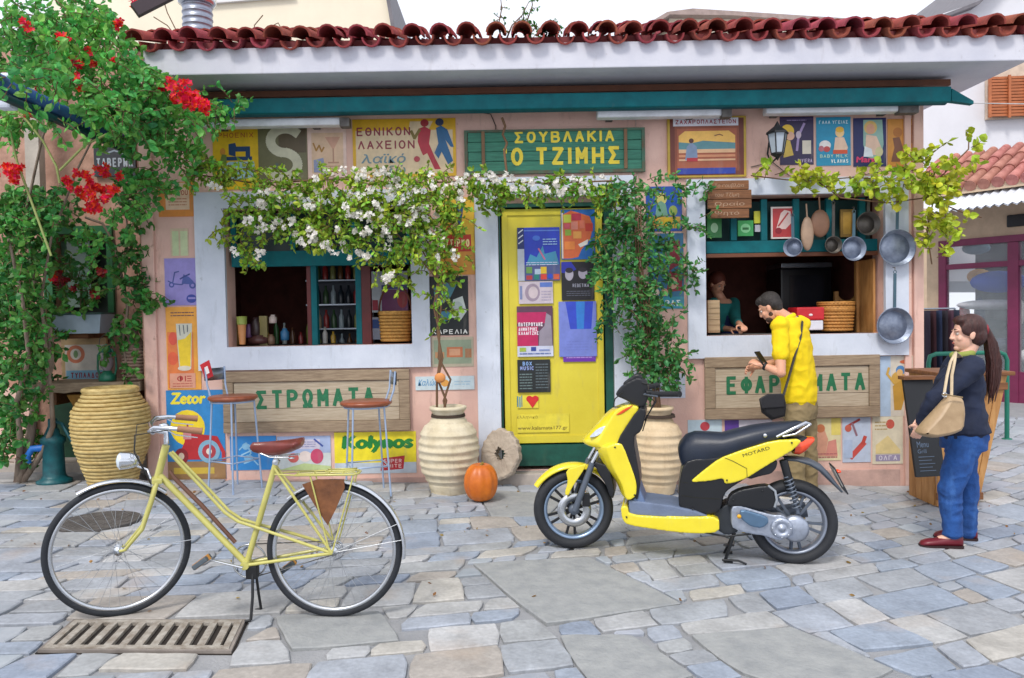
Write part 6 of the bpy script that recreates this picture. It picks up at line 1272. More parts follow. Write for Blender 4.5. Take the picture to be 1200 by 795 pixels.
# bars and stem
HH = HT+(HT-HB)*.16; stem = HH+Vector((0, 0, .06))
btube('stem', [HH, stem, stem+fu*.05+Vector((0, 0, .012))], [.0135, .013, .012], CHROME)
bc_ = stem+fu*.05+Vector((0, 0, .012))
for s_ in (-1, 1):
    pts = [bc_, bc_+fax*s_*.07+fu*.012, bc_+fax*s_*.14+fu*.025+Vector((0, 0, .02)), bc_+fax*s_*.21-fu*.0+Vector((0, 0, .042)), bc_+fax*s_*.25-fu*.06+Vector((0, 0, .04)), bc_+fax*s_*.265-fu*.13+Vector((0, 0, .03)), bc_+fax*s_*.275-fu*.2+Vector((0, 0, .018))]
    bar = btube('handlebar', pts, .011, CHROME, n=12)
    d = (pts[-1]-pts[-2]).normalized(); g = MB(); g.tube([pts[-2]-d*.03, pts[-2]-d*.025, pts[-1], pts[-1]+d*.012], [.0165, .0155, .0165, .018], n=14); g.build('grip', M('tan_grip', '9c6f52', rough=.6, bump=.3, bscale=200), bar, off=bike['_w'])
    L = pts[3]; lv = MB(); lv.tube([pts[4]+Vector((0, 0, -.012)), pts[4]-fu*.03+Vector((0, 0, -.035)), pts[5]-fu*.06+Vector((0, 0, -.045))], [.006, .006, .005], n=7, flat=.6); lv.build('brake_lever', CHROME, bar, off=bike['_w'])
    btube('brake_cable', [pts[4]+Vector((0, 0, -.01)), pts[3]+fu*.09+Vector((0, 0, -.03)), bc_+fu*.1+fax*s_*.03+Vector((0, 0, -.1)), HB+fu*.04+fax*s_*.02, HB+fu*.03-Vector((0, 0, .03))], .0025, BLACK, n=5)
MB().ell(bc_+fu*-.04+fax*.1+Vector((0, 0, .03)), (.028, .028, .02), n=16, k=8).build('bell', CHROME, bike)
# headlight
hl = bt(150, 540); hl = hl+fax*.0; ax = (fu+Vector((0, 0, .06))).normalized()
MB().lathe([(.001, -.055), (.02, -.052), (.036, -.03), (.043, 0), (.045, .028), (.047, .034), (.044, .04)], hl, ax, n=28).build('headlight', CHROME, bike)
MB().lathe([(.043, .0385), (.03, .05), (.001, .056)], hl, ax, n=28).build('headlight_lens', M('lens_glass', 'c9d6e0', rough=.1, spec=.8), bike)
btube('lamp_bracket', [hl-ax*.04-Vector((0, 0, .03)), hl-ax*.09-Vector((0, 0, .05)), HB+fu*.03], .006, CHROME)
# mudguards
def guard(c, axis, ref, r, a0, a1, name):
    ax_ = Vector(axis).normalized(); u = Vector(ref).normalized(); v = Vector((0, 0, 1)); n = 36; k = 7; vs = []; fs = []
    for i in range(n+1):
        a = R(a0+(a1-a0)*i/n); d = u*math.cos(a)+v*math.sin(a)
        for j in range(k+1):
            b = math.pi*(j/k-.5)*1.0; vs.append(c+d*(r+.013*math.cos(b))+ax_*.027*math.sin(b))
        for j in range(k, -1, -1):
            b = math.pi*(j/k-.5)*1.0; vs.append(c+d*(r-.002+.012*math.cos(b))+ax_*.025*math.sin(b))
    K = 2*(k+1)
    for i in range(n):
        for j in range(K): fs.append((i*K+j, i*K+(j+1) % K, (i+1)*K+(j+1) % K, (i+1)*K+j))
    mb = MB(); mb.add(vs, fs, 0, True); mb.add(vs[:K], [tuple(range(K))]); mb.add(vs[-K:], [tuple(range(K))]); return mb.build(name, M('mudguard_silver', 'cfd3da', rough=.22, metal=.8, var=.05), bike)
guard(rc, n3, u3, Rr+.006, 50, 188, 'mudguard')
guard(fc, fax, fu, Rr+.004, 60, 130, 'mudguard')
btube('mudguard_stay', [fc+fax*.05, fc+fax*.03-fu*(Rr+.004)+Vector((0, 0, .012))], .0025, CHROME, n=6)
for a in (8, 22): 
    e = rc-u3*math.cos(R(a))*(Rr+.01)+Vector((0, 0, math.sin(R(a))*(Rr+.01))) ; btube('mudguard_stay', [rc+n3*.05, e+n3*.02], .0025, M('spoke_steel'), n=6)
# rack
zr = bt(400, 554).z; ra, rb = bt(349, 556), bt(417, 553); ra.z = rb.z = zr
lp = [ra+n3*.05, rb+n3*.06, rb-u3*.02+n3*.03, rb-u3*.02-n3*.03, rb-n3*.06, ra-n3*.05]
btube('rack', lp, .006, FY, n=8, closed=True)
for f in (.3, .55, .8): q = ra+(rb-ra)*f; btube('rack_bar', [q+n3*.055, q-n3*.055], .0045, FY, n=6)
btube('rack_bar', [ra-Vector((0, 0, .001)), rb], .0045, FY, n=6)
q = ra+(rb-ra)*.5; btube('rack_clip', [q+n3*.03+Vector((0, 0, .012)), rb+n3*.035+Vector((0, 0, .014)), rb-n3*.035+Vector((0, 0, .014)), q-n3*.03+Vector((0, 0, .012))], .004, FY, n=6, closed=True)
for s_ in (-1, 1):
    btube('rack_stay', [rb+n3*s_*.058, rc+n3*s_*.062+Vector((0, 0, .0))], .0045, FY, n=6); btube('rack_stay', [ra+(rb-ra)*.25+n3*s_*.05, rc+n3*s_*.062+u3*.01], .0045, FY, n=6)
    btube('rack_strut', [ra+n3*s_*.05, ST-Vector((0, 0, .05))+n3*s_*.02], .0045, FY, n=6)
# coat guard
def tri(*q, w_=.05): return [bt(*p, w_) for p in q]
g = [bt(354, 568, .045), bt(372, 562, .045), (bt(403, 562, .045)), bt(404, 572, .045), bt(394, 596, .045), bt(384, 616, .045), bt(372, 598, .045)]
MB().add(g+[p-n3*.004 for p in g], [tuple(range(7)), tuple(range(13, 6, -1))]+[(i, (i+1) % 7, 7+(i+1) % 7, 7+i) for i in range(7)]).build('coat_guard', M('coat_guard_leather', '80502e', rough=.7, var=.25, scale=14, bump=.4, col2='5c371f'), bike)
# saddle
sc_ = bt(322, 524); mb = MB(); N = 22; K = 20; vs = []; fs = []
for i in range(N+1):
    f = i/N; x = .125-.27*f; wd = .018+.085*max(0, (f-.25)/.75)**1.3 if f < .9 else .103-.25*(f-.9); top = .03*math.sin(min(1, f*1.0)*math.pi*.5)*.4+.012*(f-.5)+(.018*(abs(f-.55)/.55)**2); dp = .032+.02*math.sin(math.pi*f)
    if i in (0, N): wd *= .5; dp *= .5; top -= .008
    for j in range(K):
        a = 2*math.pi*j/K; vs.append(sc_+u3*x+n3*wd*math.cos(a)+Vector((0, 0, top+(math.sin(a)*dp*.45 if math.sin(a) > 0 else math.sin(a)*dp))))
for i in range(N):
    for j in range(K): fs.append((i*K+j, i*K+(j+1) % K, (i+1)*K+(j+1) % K, (i+1)*K+j))
mb.add(vs, fs, 0, True); mb.add(vs[:K], [tuple(range(K))], 0, True); mb.add(vs[-K:], [tuple(range(K))], 0, True); sdl = mb.build('saddle', BRN, bike)
for s_ in (-1, 1): MB().torus(sc_-u3*.1+n3*s_*.05-Vector((0, 0, .05)), (0, 0, 1), .013, .003, n=14, k=5).build('spring', CHROME, sdl, off=bike['_w'])
for s_ in (-1, 1): MB().tube([sc_+u3*.1-Vector((0, 0, .02)), sc_+u3*.02+n3*s_*.02-Vector((0, 0, .05)), sc_-u3*.1+n3*s_*.04-Vector((0, 0, .05))], .004, n=6).build('rail', CHROME, sdl, off=bike['_w'])
btube('seat_post', [ST, sc_-Vector((0, 0, .035))-u3*.01], .0125, CHROME)
MB().lathe([(.018, -.012), (.02, 0), (.018, .012)], ST+(ST-BB)*.02, (ST-BB), n=14).build('seat_clamp', CHROME, bike)
# chainset, pedals, chain
cx_ = BB+n3*.0; far = -n3
ch = MB(); ch.torus(BB-n3*.045, n3, .088, .005, n=48, k=6); [ch.bar(BB-n3*.045, BB-n3*.045+(u3*math.cos(a)+Vector((0, 0, math.sin(a))))*.086, .014, .004) for a in (R(18), R(90), R(162), R(234), R(306))]; ch.build('chainring', ALU, bike)
MB().torus(rc-n3*.045, n3, .033, .005, n=24, k=6).build('sprocket', ALU, bike)
cc = MB(); cc.tube([BB-n3*.045+Vector((0, 0, .09)), rc-n3*.045+Vector((0, 0, .035))], .0035, n=5); cc.tube([BB-n3*.045-Vector((0, 0, .09)), rc-n3*.045-Vector((0, 0, .035))], .0035, n=5); cc.build('chain', IRON, bike, kind='stuff')
pe = bt(241, 655, .07); ca = MB(); ca.tube([BB+n3*.06, pe], [.011, .008], n=8, flat=.6); cr_o = ca.build('crank', ALU, bike)
pf = BB-(pe-BB)*1.0-n3*.13+n3*.0; pf = BB-n3*.06-(pe-n3*.07-BB); ca = MB(); ca.tube([BB-n3*.06, pf], [.011, .008], n=8, flat=.6); cr_2 = ca.build('crank', ALU, bike)
for q, s_, par_ in ((pe, 1, cr_o), (pf, -1, cr_2)):
    mb = MB(); m_ = Matrix((u3, n3, (0, 0, 1))).transposed() @ Matrix.Rotation(R(35), 3, 'Y'); mb.obox(q+n3*s_*.05, (.085, .07, .026), m_); mb.build('pedal', M('pedal_grey', '5c666e', rough=.5, metal=.4), par_, bevel=.006, off=bike['_w'])
    MB().obox(q+n3*s_*.05, (.09, .02, .03), m_).build('reflector', P('c98a3c', .3), par_, off=bike['_w'])
# stand
MB().obox(BB-Vector((0, 0, .04))-u3*.03, (.06, .05, .07)).build('stand_bracket', BLACK, bike, bevel=.008)
for a, b, c_ in (((296, 670), (296, 700), (294, 731)), ((300, 672), (303, 695), (306, 716))):
    z_ = .05 if a[0] == 296 else -.05; mb = MB(); A_, B_, C_ = bt(*a, z_*.3), bt(*b, z_), bt(*c_, z_*1.6); C_.z = max(C_.z, gz(C_.x)+.012) if z_ > 0 else max(C_.z, gz(C_.x)+.01); mb.tube([A_, B_, C_], .0075, n=8); mb.tube([C_-u3*.0, C_+u3*.03-Vector((0, 0, .006))], .0075, n=8); mb.build('stand_leg', BLACK, bike)
# ================= motor scooter =================
sR, sF = on_ground(930, 660), on_ground(672, 642)
su = Vector((sF.x-sR.x, sF.y-sR.y)).normalized(); sn = Vector((-su.y, su.x))
if sn.y > 0: sn = -sn
stt, spp = make_space(sR, su, sn); S3, T3 = Vector((sn.x, sn.y, 0)), Vector((su.x, su.y, 0))
sco = thing('motor_scooter', 'yellow and black sporty motor scooter parked facing left before the window', 'scooter', tuple(stt(800, 655)))
SY = M('scooter_yellow', 'e9d92c', rough=.24, var=.03, coat=.7, col2='e2cf26', bump=.03, bscale=8, stain=('cdbf50', .3)); SB = M('scooter_black', '17191e', rough=.38, var=.15, bump=.04, bscale=150); SS = M('scooter_seat', '1b2434', rough=.42, var=.15, scale=10, bump=.12, bscale=120)
SG_ = M('scooter_grey', '5d6674', rough=.45, metal=.3, var=.1); RB_ = M('scooter_tyre', '24272d', rough=.7, var=.15, bump=.2, bscale=60)
def A1_(q): return (610+q[0]/3.18, 430+q[1]/3.18)
def B1_(q): return (780+q[0]/3.787, 470+q[1]/3.787)
def prof_(pts, cr, w_=0.0): return [trace(*cr(p), sR, su, sn, w_) for p in pts]
def round_poly(P_, it=1):
    for _ in range(it):
        o = []
        for i in range(len(P_)):
            a, b = P_[i], P_[(i+1) % len(P_)]; o += [(a[0]*.8+b[0]*.2, a[1]*.8+b[1]*.2), (a[0]*.2+b[0]*.8, a[1]*.2+b[1]*.8)]
        P_ = o
    return P_
def panel(name, pts, cr, hw, mat, y0=0.0, inset=.02, it=1, trace_w=None, par=sco, label=None, nose=None, vs=.006, sm=5):
    q = prof_(pts, cr, hw+y0 if trace_w is None else trace_w); q = round_poly(q, it) if it else q; n = len(q); mb = MB()
    u1 = max(a for a, b in q); L = 4 if nose else 1; V_ = []; ws = [-1+2*k/(2*L) for k in range(2*L+1)]
    # vertical slices across the width; with a nose, the front edge is swept back towards the sides
    for w_ in ws:
        for a, b in q: V_.append(spp(a-(nose*abs(w_)**2.2*max(0, 1-(u1-a)/.30) if nose else 0), b, y0+hw*w_))
    fs = [(k*n+i, k*n+(i+1) % n, (k+1)*n+(i+1) % n, (k+1)*n+i) for k in range(2*L) for i in range(n)]+[tuple(range(n))[::-1], tuple(range(2*L*n, 2*L*n+n))]
    mb.add(V_, fs); bm = bmesh.new(); bm_v = [bm.verts.new(v) for v in mb.v]; [bm.faces.new([bm_v[i] for i in f]) for f in mb.f]; bmesh.ops.recalc_face_normals(bm, faces=bm.faces); bmesh.ops.triangulate(bm, faces=bm.faces)
    bm.verts.index_update(); mb.v = [tuple(v.co) for v in bm.verts]; mb.f = [tuple(v.index for v in f.verts) for f in bm.faces]; bm.free()
    return voxel(mb, name, mat, par, vs, sm, off=sco['_w'], label=label)
def swheel(px, py, r, tw, ax, name_r, rim_r, rimmat, disc, nsp=5):
    c = stt(px, py); c.z = gz(c.x)+r; w_ = bpy.data.objects.new('wheel', None); C.objects.link(w_); w_.parent = sco; w_.location = c-Vector(sco['_w']); w_['_w'] = list(c)
    pr = [(rim_r+.004, -tw*.62), (r-.045, -tw*.95), (r-.018, -tw*.9), (r-.003, -tw*.5), (r, 0), (r-.003, tw*.5), (r-.018, tw*.9), (r-.045, tw*.95), (rim_r+.004, tw*.62)]
    m = MB(); m.lathe(pr+[pr[0]], c, ax, n=64); m.f = [f for f in m.f if len(f) == 4]; m.m = m.m[:len(m.f)]; m.s = m.s[:len(m.f)]; m.build('tyre', RB_, w_)
    grooves = MB(); u, v = basis(ax)
    for i in range(40):
        a = 2*math.pi*i/40; s_ = 1 if i % 2 else -1
        p = lambda rr, ww, aa: c+(u*math.cos(aa)+v*math.sin(aa))*rr+Vector(ax)*ww
        grooves.add([p(r-.0005, s_*tw*.1, a), p(r-.014, s_*tw*.86, a+.07), p(r-.014, s_*tw*.86, a+.095), p(r-.0005, s_*tw*.1, a+.025)], [(0, 1, 2, 3)])
    grooves.build('tread', M('tread_black', '0e0f12', rough=.9), w_, recalc=False, kind='stuff')
    pr = [(rim_r+.006, -tw*.6), (rim_r+.006, tw*.6), (rim_r-.006, tw*.62), (rim_r-.02, tw*.3), (rim_r-.02, -tw*.3), (rim_r-.006, -tw*.62), (rim_r+.006, -tw*.6)]
    m = MB(); m.lathe(pr, c, ax, n=56); m.f = [f for f in m.f if len(f) == 4]; m.m = m.m[:len(m.f)]; m.s = m.s[:len(m.f)]; m.build('rim', rimmat, w_)
    for i in range(nsp):
        a = 2*math.pi*i/nsp+.4
        for da in (-.16, .16):
            m = MB(); p0 = c+(u*math.cos(a+da*1.3)+v*math.sin(a+da*1.3))*.035+Vector(ax)*.012; p1 = c+(u*math.cos(a+da)+v*math.sin(a+da))*(rim_r-.012); m.bar(p0, p1, .016, .018); m.build('spoke', SB if disc else SG_, w_, bevel=.003)
    MB().lathe([(.001, -.055), (.035, -.05), (.04, 0), (.035, .05), (.012, .06), (.001, .062)], c, ax, n=20).build('hub', SG_, w_)
    if disc:
        d = MB(); d.lathe([(.06, .048), (.115, .048), (.115, .052), (.06, .052), (.06, .048)], c, ax, n=40); d.f = [f for f in d.f if len(f) == 4]; d.m = d.m[:len(d.f)]; d.s = d.s[:len(d.f)]; d.build('brake_disc', ALU, w_)
    return c
def PANEL(name, pts, cr, hw, mat, y0=0.0, inset=.02, trace_w=None):
    q = round_poly(prof_(pts, cr, trace_w), 1); return MB().pillow(q, spp, hw, inset*.6, y0=y0).build(name, mat, sco, off=sco['_w'])
# front wheel slightly turned
ta = R(14); fx = Matrix.Rotation(ta, 3, 'Z') @ S3; ft = Matrix.Rotation(ta, 3, 'Z') @ T3
cF = swheel(672, 595, .272, .052, fx, 'front', .2, M('rim_blue_grey', '8aa0bc', rough=.3, metal=.6), True, 6)
cR = swheel(929, 609, .272, .062, S3, 'rear', .2, M('rim_grey', '8f97a6', rough=.35, metal=.6), False, 5)
# fork and front mudguard
topf = stt(*A1_((300, 280))); 
for s_ in (-1, 1):
    MB().tube([cF+fx*s_*.075, stt(*A1_((262, 350)))+fx*s_*.075], .021, n=14).build('fork_leg', SG_, sco); MB().tube([stt(*A1_((262, 350)))+fx*s_*.075, topf+fx*s_*.07], .015, n=12).build('fork_tube', CHROME, sco)
MB().obox(topf, (.07, .18, .05), Matrix((ft, fx, (0, 0, 1))).transposed()).build('fork_yoke', SB, sco, bevel=.01)
n = 18; k = 8; vs = []
for i in range(n+1):
    a = R(32+100*i/n); d = ft*math.cos(a)+Vector((0, 0, math.sin(a))); hwid = .062*(.35+.65*math.sin(math.pi*min(1, (i+1.5)/(n*.55))/2))
    for j in range(k+1): b = math.pi*(j/k-.5); vs.append(cF+d*(.272+.016+.028*math.cos(b))+fx*hwid*math.sin(b))
    for j in range(k, -1, -1): b = math.pi*(j/k-.5); vs.append(cF+d*(.272+.010+.027*math.cos(b))+fx*(hwid-.004)*math.sin(b))
K = 2*(k+1); fs = [(i*K+j, i*K+(j+1) % K, (i+1)*K+(j+1) % K, (i+1)*K+j) for i in range(n) for j in range(K)]
MB().add(vs, fs, 0, True).add(vs[:K], [tuple(range(K))]).add(vs[-K:], [tuple(range(K))]).build('front_mudguard', SY, sco)
panel('mudguard_side', [(168, 385), (215, 370), (250, 360), (226, 400), (192, 450), (178, 482), (163, 476), (176, 430)], A1_, .012, SY, y0=.085, vs=.004, sm=3)
panel('mudguard_side', [(168, 385), (215, 370), (250, 360), (226, 400), (192, 450), (178, 482), (163, 476), (176, 430)], A1_, .012, SY, y0=-.085, vs=.004, sm=3)
MB().obox(cF+fx*.06-ft*.08+Vector((0, 0, .07)), (.05, .03, .09)).build('brake_caliper', SB, sco, bevel=.006)
# inner black mudflap/under shield
panel('inner_shield', [(270, 350), (330, 370), (352, 460), (345, 495), (330, 480), (318, 440), (290, 400)], A1_, .10, SB, inset=.02)
panel('leg_shield', [(258, 300), (300, 288), (350, 284), (372, 320), (430, 430), (427, 485), (372, 502), (350, 440), (300, 380)], A1_, .17, SY, it=2, nose=.10)
panel('inner_leg_panel', [(352, 286), (440, 152), (470, 160), (452, 240), (418, 262), (448, 430), (436, 500), (424, 488), (432, 430), (375, 330)], A1_, .155, SB, inset=.012)
panel('foot_well', [(436, 432), (462, 500), (470, 520), (400, 520), (425, 490)], A1_, .14, M('blue_grey_plastic', '5f7396', rough=.5), inset=.02, it=0)
panel('front_cowl', [(220, 290), (226, 276), (262, 235), (330, 162), (400, 141), (446, 150), (420, 190), (352, 284), (300, 300), (246, 306)], A1_, .13, SY, it=2, nose=.12)
PANEL('head_lamp', [(252, 264), (285, 232), (326, 213), (321, 236), (283, 262)], A1_, .036, M('lamp_lens', 'b9c6d6', rough=.08, spec=.9, var=.3, scale=30, col2='eef4fa'), y0=.086, inset=.008, trace_w=.105)
PANEL('head_lamp', [(252, 264), (285, 232), (326, 213), (321, 236), (283, 262)], A1_, .036, M('lamp_lens'), y0=-.086, inset=.008, trace_w=.105)
PANEL('indicator', [(352, 181), (385, 158), (422, 141), (402, 160), (375, 178)], A1_, .012, M('indicator_orange', 'dd4a12', rough=.15, spec=.8), y0=.124, inset=.005, trace_w=.13)
PANEL('indicator', [(352, 181), (385, 158), (422, 141), (402, 160), (375, 178)], A1_, .012, M('indicator_orange'), y0=-.124, inset=.005, trace_w=.13)
# handlebar cover, screen, grips, mirrors stalk, levers
panel('handlebar_cover', [(352, 108), (362, 86), (392, 62), (440, 38), (474, 62), (478, 110), (462, 152), (436, 154), (400, 128)], A1_, .075, SB, inset=.05)
panel('instrument_hood', [(376, 66), (408, 42), (436, 24), (456, 40), (440, 60), (400, 72)], A1_, .06, SB, inset=.02)
hb = stt(*A1_((462, 92)))
for s_ in (-1, 1):
    base = hb+fx*s_*.07; e = hb+fx*s_*.31-ft*.15+Vector((0, 0, .01)); g = MB().tube([base, hb+fx*s_*.17-ft*.01, e], .014, n=10).build('handlebar', SB, sco)
    MB().tube([hb+fx*s_*.18-ft*.015, e, e+(e-base).normalized()*.01], [.018, .018, .02], n=14).build('grip', M('grip_rubber', '1f2126', rough=.8, bump=.4, bscale=300), g, off=sco['_w'])
    MB().tube([hb+fx*s_*.14+ft*.02, hb+fx*s_*.2+ft*.045, hb+fx*s_*.32-ft*.01], [.008, .008, .009], n=8, flat=.6).build('brake_lever', SG_, g, off=sco['_w'])
    MB().obox(hb+fx*s_*.14, (.05, .06, .045)).build('switch_box', SB, g, bevel=.012, off=sco['_w'])
MB().ell(hb+Vector((0, 0, .03))+ft*.02, (.05, .07, .03)).build('instrument_panel', SB, sco)
# floor
panel('footboard', [(372, 520), (400, 520), (404, 552), (560, 562), (640, 560), (740, 560), (742, 618), (660, 624), (560, 616), (400, 592), (378, 570)], A1_, .165, SY, inset=.015, it=1)
panel('floor_mat', [(402, 500), (470, 508), (560, 520), (650, 540), (700, 560), (560, 566), (404, 554)], A1_, .15, M('blue_grey_mat', '66738c', rough=.7, bump=.3), inset=.01, it=0, trace_w=.165)
panel('side_sill', [(0, 512), (120, 516), (205, 512), (184, 545), (150, 580), (60, 570), (0, 556)], B1_, .16, SY, inset=.02, it=0)
# body under the seat
panel('body', [(72, 300), (100, 262), (250, 250), (470, 190), (520, 200), (500, 262), (430, 300), (300, 380), (262, 410), (245, 480), (220, 505), (120, 502), (60, 478), (56, 410)], B1_, .125, SB, inset=.05)
panel('under_seat_shell', [(350, 330), (430, 285), (500, 262), (492, 300), (470, 325), (420, 335), (372, 350)], B1_, .11, SB, inset=.03)
panel('side_panel', [(104, 364), (160, 316), (238, 256), (340, 218), (480, 176), (612, 170), (574, 214), (500, 258), (430, 300), (362, 344), (300, 366), (262, 370), (258, 344), (200, 356)], B1_, .02, SY, y0=.118, inset=.018, it=1)
panel('side_panel', [(104, 364), (160, 316), (238, 256), (340, 218), (480, 176), (612, 170), (574, 214), (500, 258), (430, 300), (362, 344), (300, 366), (262, 370), (258, 344), (200, 356)], B1_, .02, SY, y0=-.118, inset=.018, it=1)
def sl_place(x0, y0, x1, y1, w_):
    a = stt(*B1_((x0, y0)), w_); b = stt(*B1_((x1, y1)), w_); ex = b-a; up = Vector((-ex.z*T3.x*0, 0, 1)); q = ex.cross(S3).normalized(); q = q if q.z > 0 else -q
    return lambda u, v, d: a+ex*u+q*v
mb = MB(); put_text(mb, 'MOTARD', sl_place(345, 250, 470, 213, .1395), 0, 0, .95, .02, 0, 0, .0); mb.build('lettering', SB, sco, recalc=False)
# seat: lofted along its length with rounded top
def loft(name, stations, mat, n=22, pw=2.6, par=sco):
    vs = []; fs = []
    for (tx, bx, hw) in stations:
        a = stt(*B1_(tx)); b = stt(*B1_(bx)); c = (a+b)/2; h_ = (a-b)/2
        for j in range(n):
            t = 2*math.pi*j/n; co, si = math.cos(t), math.sin(t); vs.append(c+S3*hw*abs(co)**(2/pw)*(1 if co > 0 else -1)+h_*abs(si)**(2/pw)*(1 if si > 0 else -1))
    for i in range(len(stations)-1):
        for j in range(n): fs.append((i*n+j, i*n+(j+1) % n, (i+1)*n+(j+1) % n, (i+1)*n+j))
    m = MB(); m.add(vs, fs, 0, True); m.add(vs[:n], [tuple(range(n))], 0, True); m.add(vs[-n:], [tuple(range(n))], 0, True); return m.build(name, mat, par, off=sco['_w'])
loft('seat', [((54, 205), (60, 250), .05), ((62, 180), (72, 285), .09), ((90, 148), (100, 318), .115), ((130, 134), (140, 305), .125), ((190, 136), (200, 285), .13), ((250, 140), (255, 262), .135), ((310, 124), (320, 235), .135), ((380, 108), (390, 213), .13), ((450, 98), (460, 190), .115), ((520, 90), (530, 172), .095), ((580, 86), (585, 130), .06), ((606, 92), (606, 112), .02)], SS)
MB().lathe([(.001, .0), (.012, .0), (.012, .008), (.001, .01)], stt(*B1_((441, 153)), .132), S3, n=16).build('seat_lock', CHROME, sco)
for s_ in (-1, 1):
    w_ = .105*s_; MB().tube([stt(*B1_((492, 160)), w_), stt(*B1_((556, 128)), w_), stt(*B1_((622, 97)), w_*.9), stt(*B1_((642, 104)), w_*.6)], [.009, .011, .012, .01], n=9).build('grab_rail', ALU, sco)
    MB().tube([stt(*B1_((520, 158)), w_), stt(*B1_((575, 148)), w_), stt(*B1_((640, 106)), w_*.8)], .007, n=8).build('grab_rail', ALU, sco)
loft('tail_unit', [((470, 182), (480, 232), .11), ((540, 160), (545, 222), .1), ((600, 152), (600, 208), .075), ((625, 158), (625, 190), .05)], SB)
loft('tail_light', [((572, 162), (562, 232), .09), ((600, 160), (588, 236), .088), ((632, 158), (616, 222), .07), ((656, 160), (654, 180), .045)], M('tail_light_red', 'ee4a1a', rough=.12, spec=.9, var=.15))
# hugger fender and plate
ft_ = [(520, 246), (580, 246), (640, 256), (690, 282), (726, 320), (752, 356), (775, 386)]; fb_ = [(530, 262), (580, 266), (632, 282), (674, 306), (708, 340), (738, 368), (768, 396)]
loft('tail_fender', [(a, b, .05+.015*min(i, 3)) for i, (a, b) in enumerate(zip(ft_, fb_))], M('fender_grey', '4c545f', rough=.5, var=.1))
a, b = stt(*B1_((737, 285))), stt(*B1_((797, 402))); d = (b-a).normalized(); mb = MB(); m_ = Matrix((d, S3, d.cross(S3))).transposed(); mb.obox((a+b)/2+Vector((.0, 0, 0)), ((b-a).length, .17, .008), m_); pl_ = mb.build('number_plate', M('plate_back', '23262c', rough=.5), sco, bevel=.002)
MB().obox((a+b)/2-d*.02+d.cross(S3)*.006, (.12, .155, .003), m_).build('plate_face', P('d8d8d0', .4), pl_, off=sco['_w'])
MB().ell(a+d*.05-d.cross(S3)*.015, (.02, .03, .012)).build('reflector', M('tail_light_red'), pl_, off=sco['_w'])
# engine side
panel('air_box', [(285, 420), (330, 396), (440, 376), (474, 384), (494, 436), (488, 474), (440, 490), (330, 468), (270, 470)], B1_, .045, SB, y0=.1, inset=.02)
panel('engine_case', [(290, 470), (330, 462), (400, 486), (480, 508), (520, 506), (560, 540), (545, 610), (500, 622), (440, 600), (380, 592), (330, 580), (290, 560)], B1_, .04, M('cast_alloy', 'a9b1c0', rough=.38, metal=.7, var=.15, scale=30, bump=.15), y0=.10, inset=.022)
panel('engine_block', [(200, 500), (290, 450), (330, 470), (330, 580), (270, 600), (210, 560)], B1_, .09, M('engine_dark', '33383f', rough=.5, metal=.3), inset=.03)
panel('belt_cover', [(330, 478), (450, 512), (460, 540), (430, 565), (380, 560), (330, 520)], B1_, .016, M('cover_blue_grey', '5c7894', rough=.4, metal=.5), y0=.145, inset=.01, trace_w=.155)
ce = stt(*B1_((516, 566)), .15)
MB().lathe([(.05, -.05), (.066, -.04), (.068, -.01), (.062, .004), (.04, .008), (.036, .002), (.02, .002), (.018, .012), (.001, .014)], ce, S3, n=36).build('clutch_cover', M('cast_alloy'), sco)
for i in range(8):
    a = 2*math.pi*i/8; MB().lathe([(.005, 0), (.005, .006), (.001, .007)], ce+(T3*math.cos(a)+Vector((0, 0, math.sin(a))))*.056, S3, n=8).build('bolt', CHROME, sco)
MB().lathe([(.07, -.03), (.085, -.02), (.085, .0), (.06, .015), (.001, .018)], stt(*B1_((575, 568)), .1), S3, n=32).build('final_drive', M('cast_alloy'), sco)
MB().lathe([(.001, 0), (.013, .0), (.013, .012), (.001, .014)], stt(*B1_((326, 512)), .16), S3, n=16).build('oil_cap', P('d8a020', .3), sco)
MB().tube([stt(*B1_((455, 376)), .14), stt(*B1_((486, 400)), .15), stt(*B1_((494, 440)), .15), stt(*B1_((484, 472)), .15)], .008, n=8).build('hose', P('8a9098', .5), sco)
# shock
p0, p1 = stt(*B1_((522, 262)), .085), stt(*B1_((588, 500)), .085); mb = MB().tube([p0, p0+(p1-p0)*.35], .026, n=12).build('shock_body', SB, sco)
MB().tube([p0+(p1-p0)*.3, p1], .012, n=10).build('shock_rod', SG_, sco)
N = 110; d = (p1-p0); u, v = basis(d); MB().tube([p0+d*(.3+.62*i/N)+(u*math.cos(i*.5)+v*math.sin(i*.5))*.026 for i in range(N+1)], .0048, n=6).build('spring', M('spring_grey', '6d7683', rough=.4, metal=.4), sco)
# exhaust on far side, stand
MB().tube([cR-S3*.12+Vector((0, 0, .05))-T3*.1, cR-S3*.12+T3*.15, cR-S3*.1+T3*.35-Vector((0, 0, .04))], [.05, .055, .03], n=16).build('silencer', SG_, sco)
for s_ in (-1, 1):
    q0 = stt(*B1_((305, 585)), .07*s_); q1 = stt(*B1_((262, 690)), .1*s_+.02); q1.z = gz(q1.x)+.012
    MB().tube([q0, q1, q1-T3*.05+Vector((0, 0, .004))], .011, n=8).build('stand_leg', BLACK, sco)
MB().tube([stt(*B1_((262, 640)), .1), stt(*B1_((300, 640)), -.1)], .009, n=8).build('stand_bar', BLACK, sco)
q0 = stt(*B1_((250, 690)), .14); q0.z = gz(q0.x)+.03; MB().tube([q0, q0-T3*.1+Vector((0, 0, .0)), q0-T3*.15-Vector((0, 0, .02))], .007, n=7).build('stand_tread', BLACK, sco)
MB().tube([stt(*B1_((140, 578)), .12), stt(*B1_((270, 602)), .12), stt(*B1_((380, 590)), .12)], .006, n=6).build('cable', BLACK, sco)

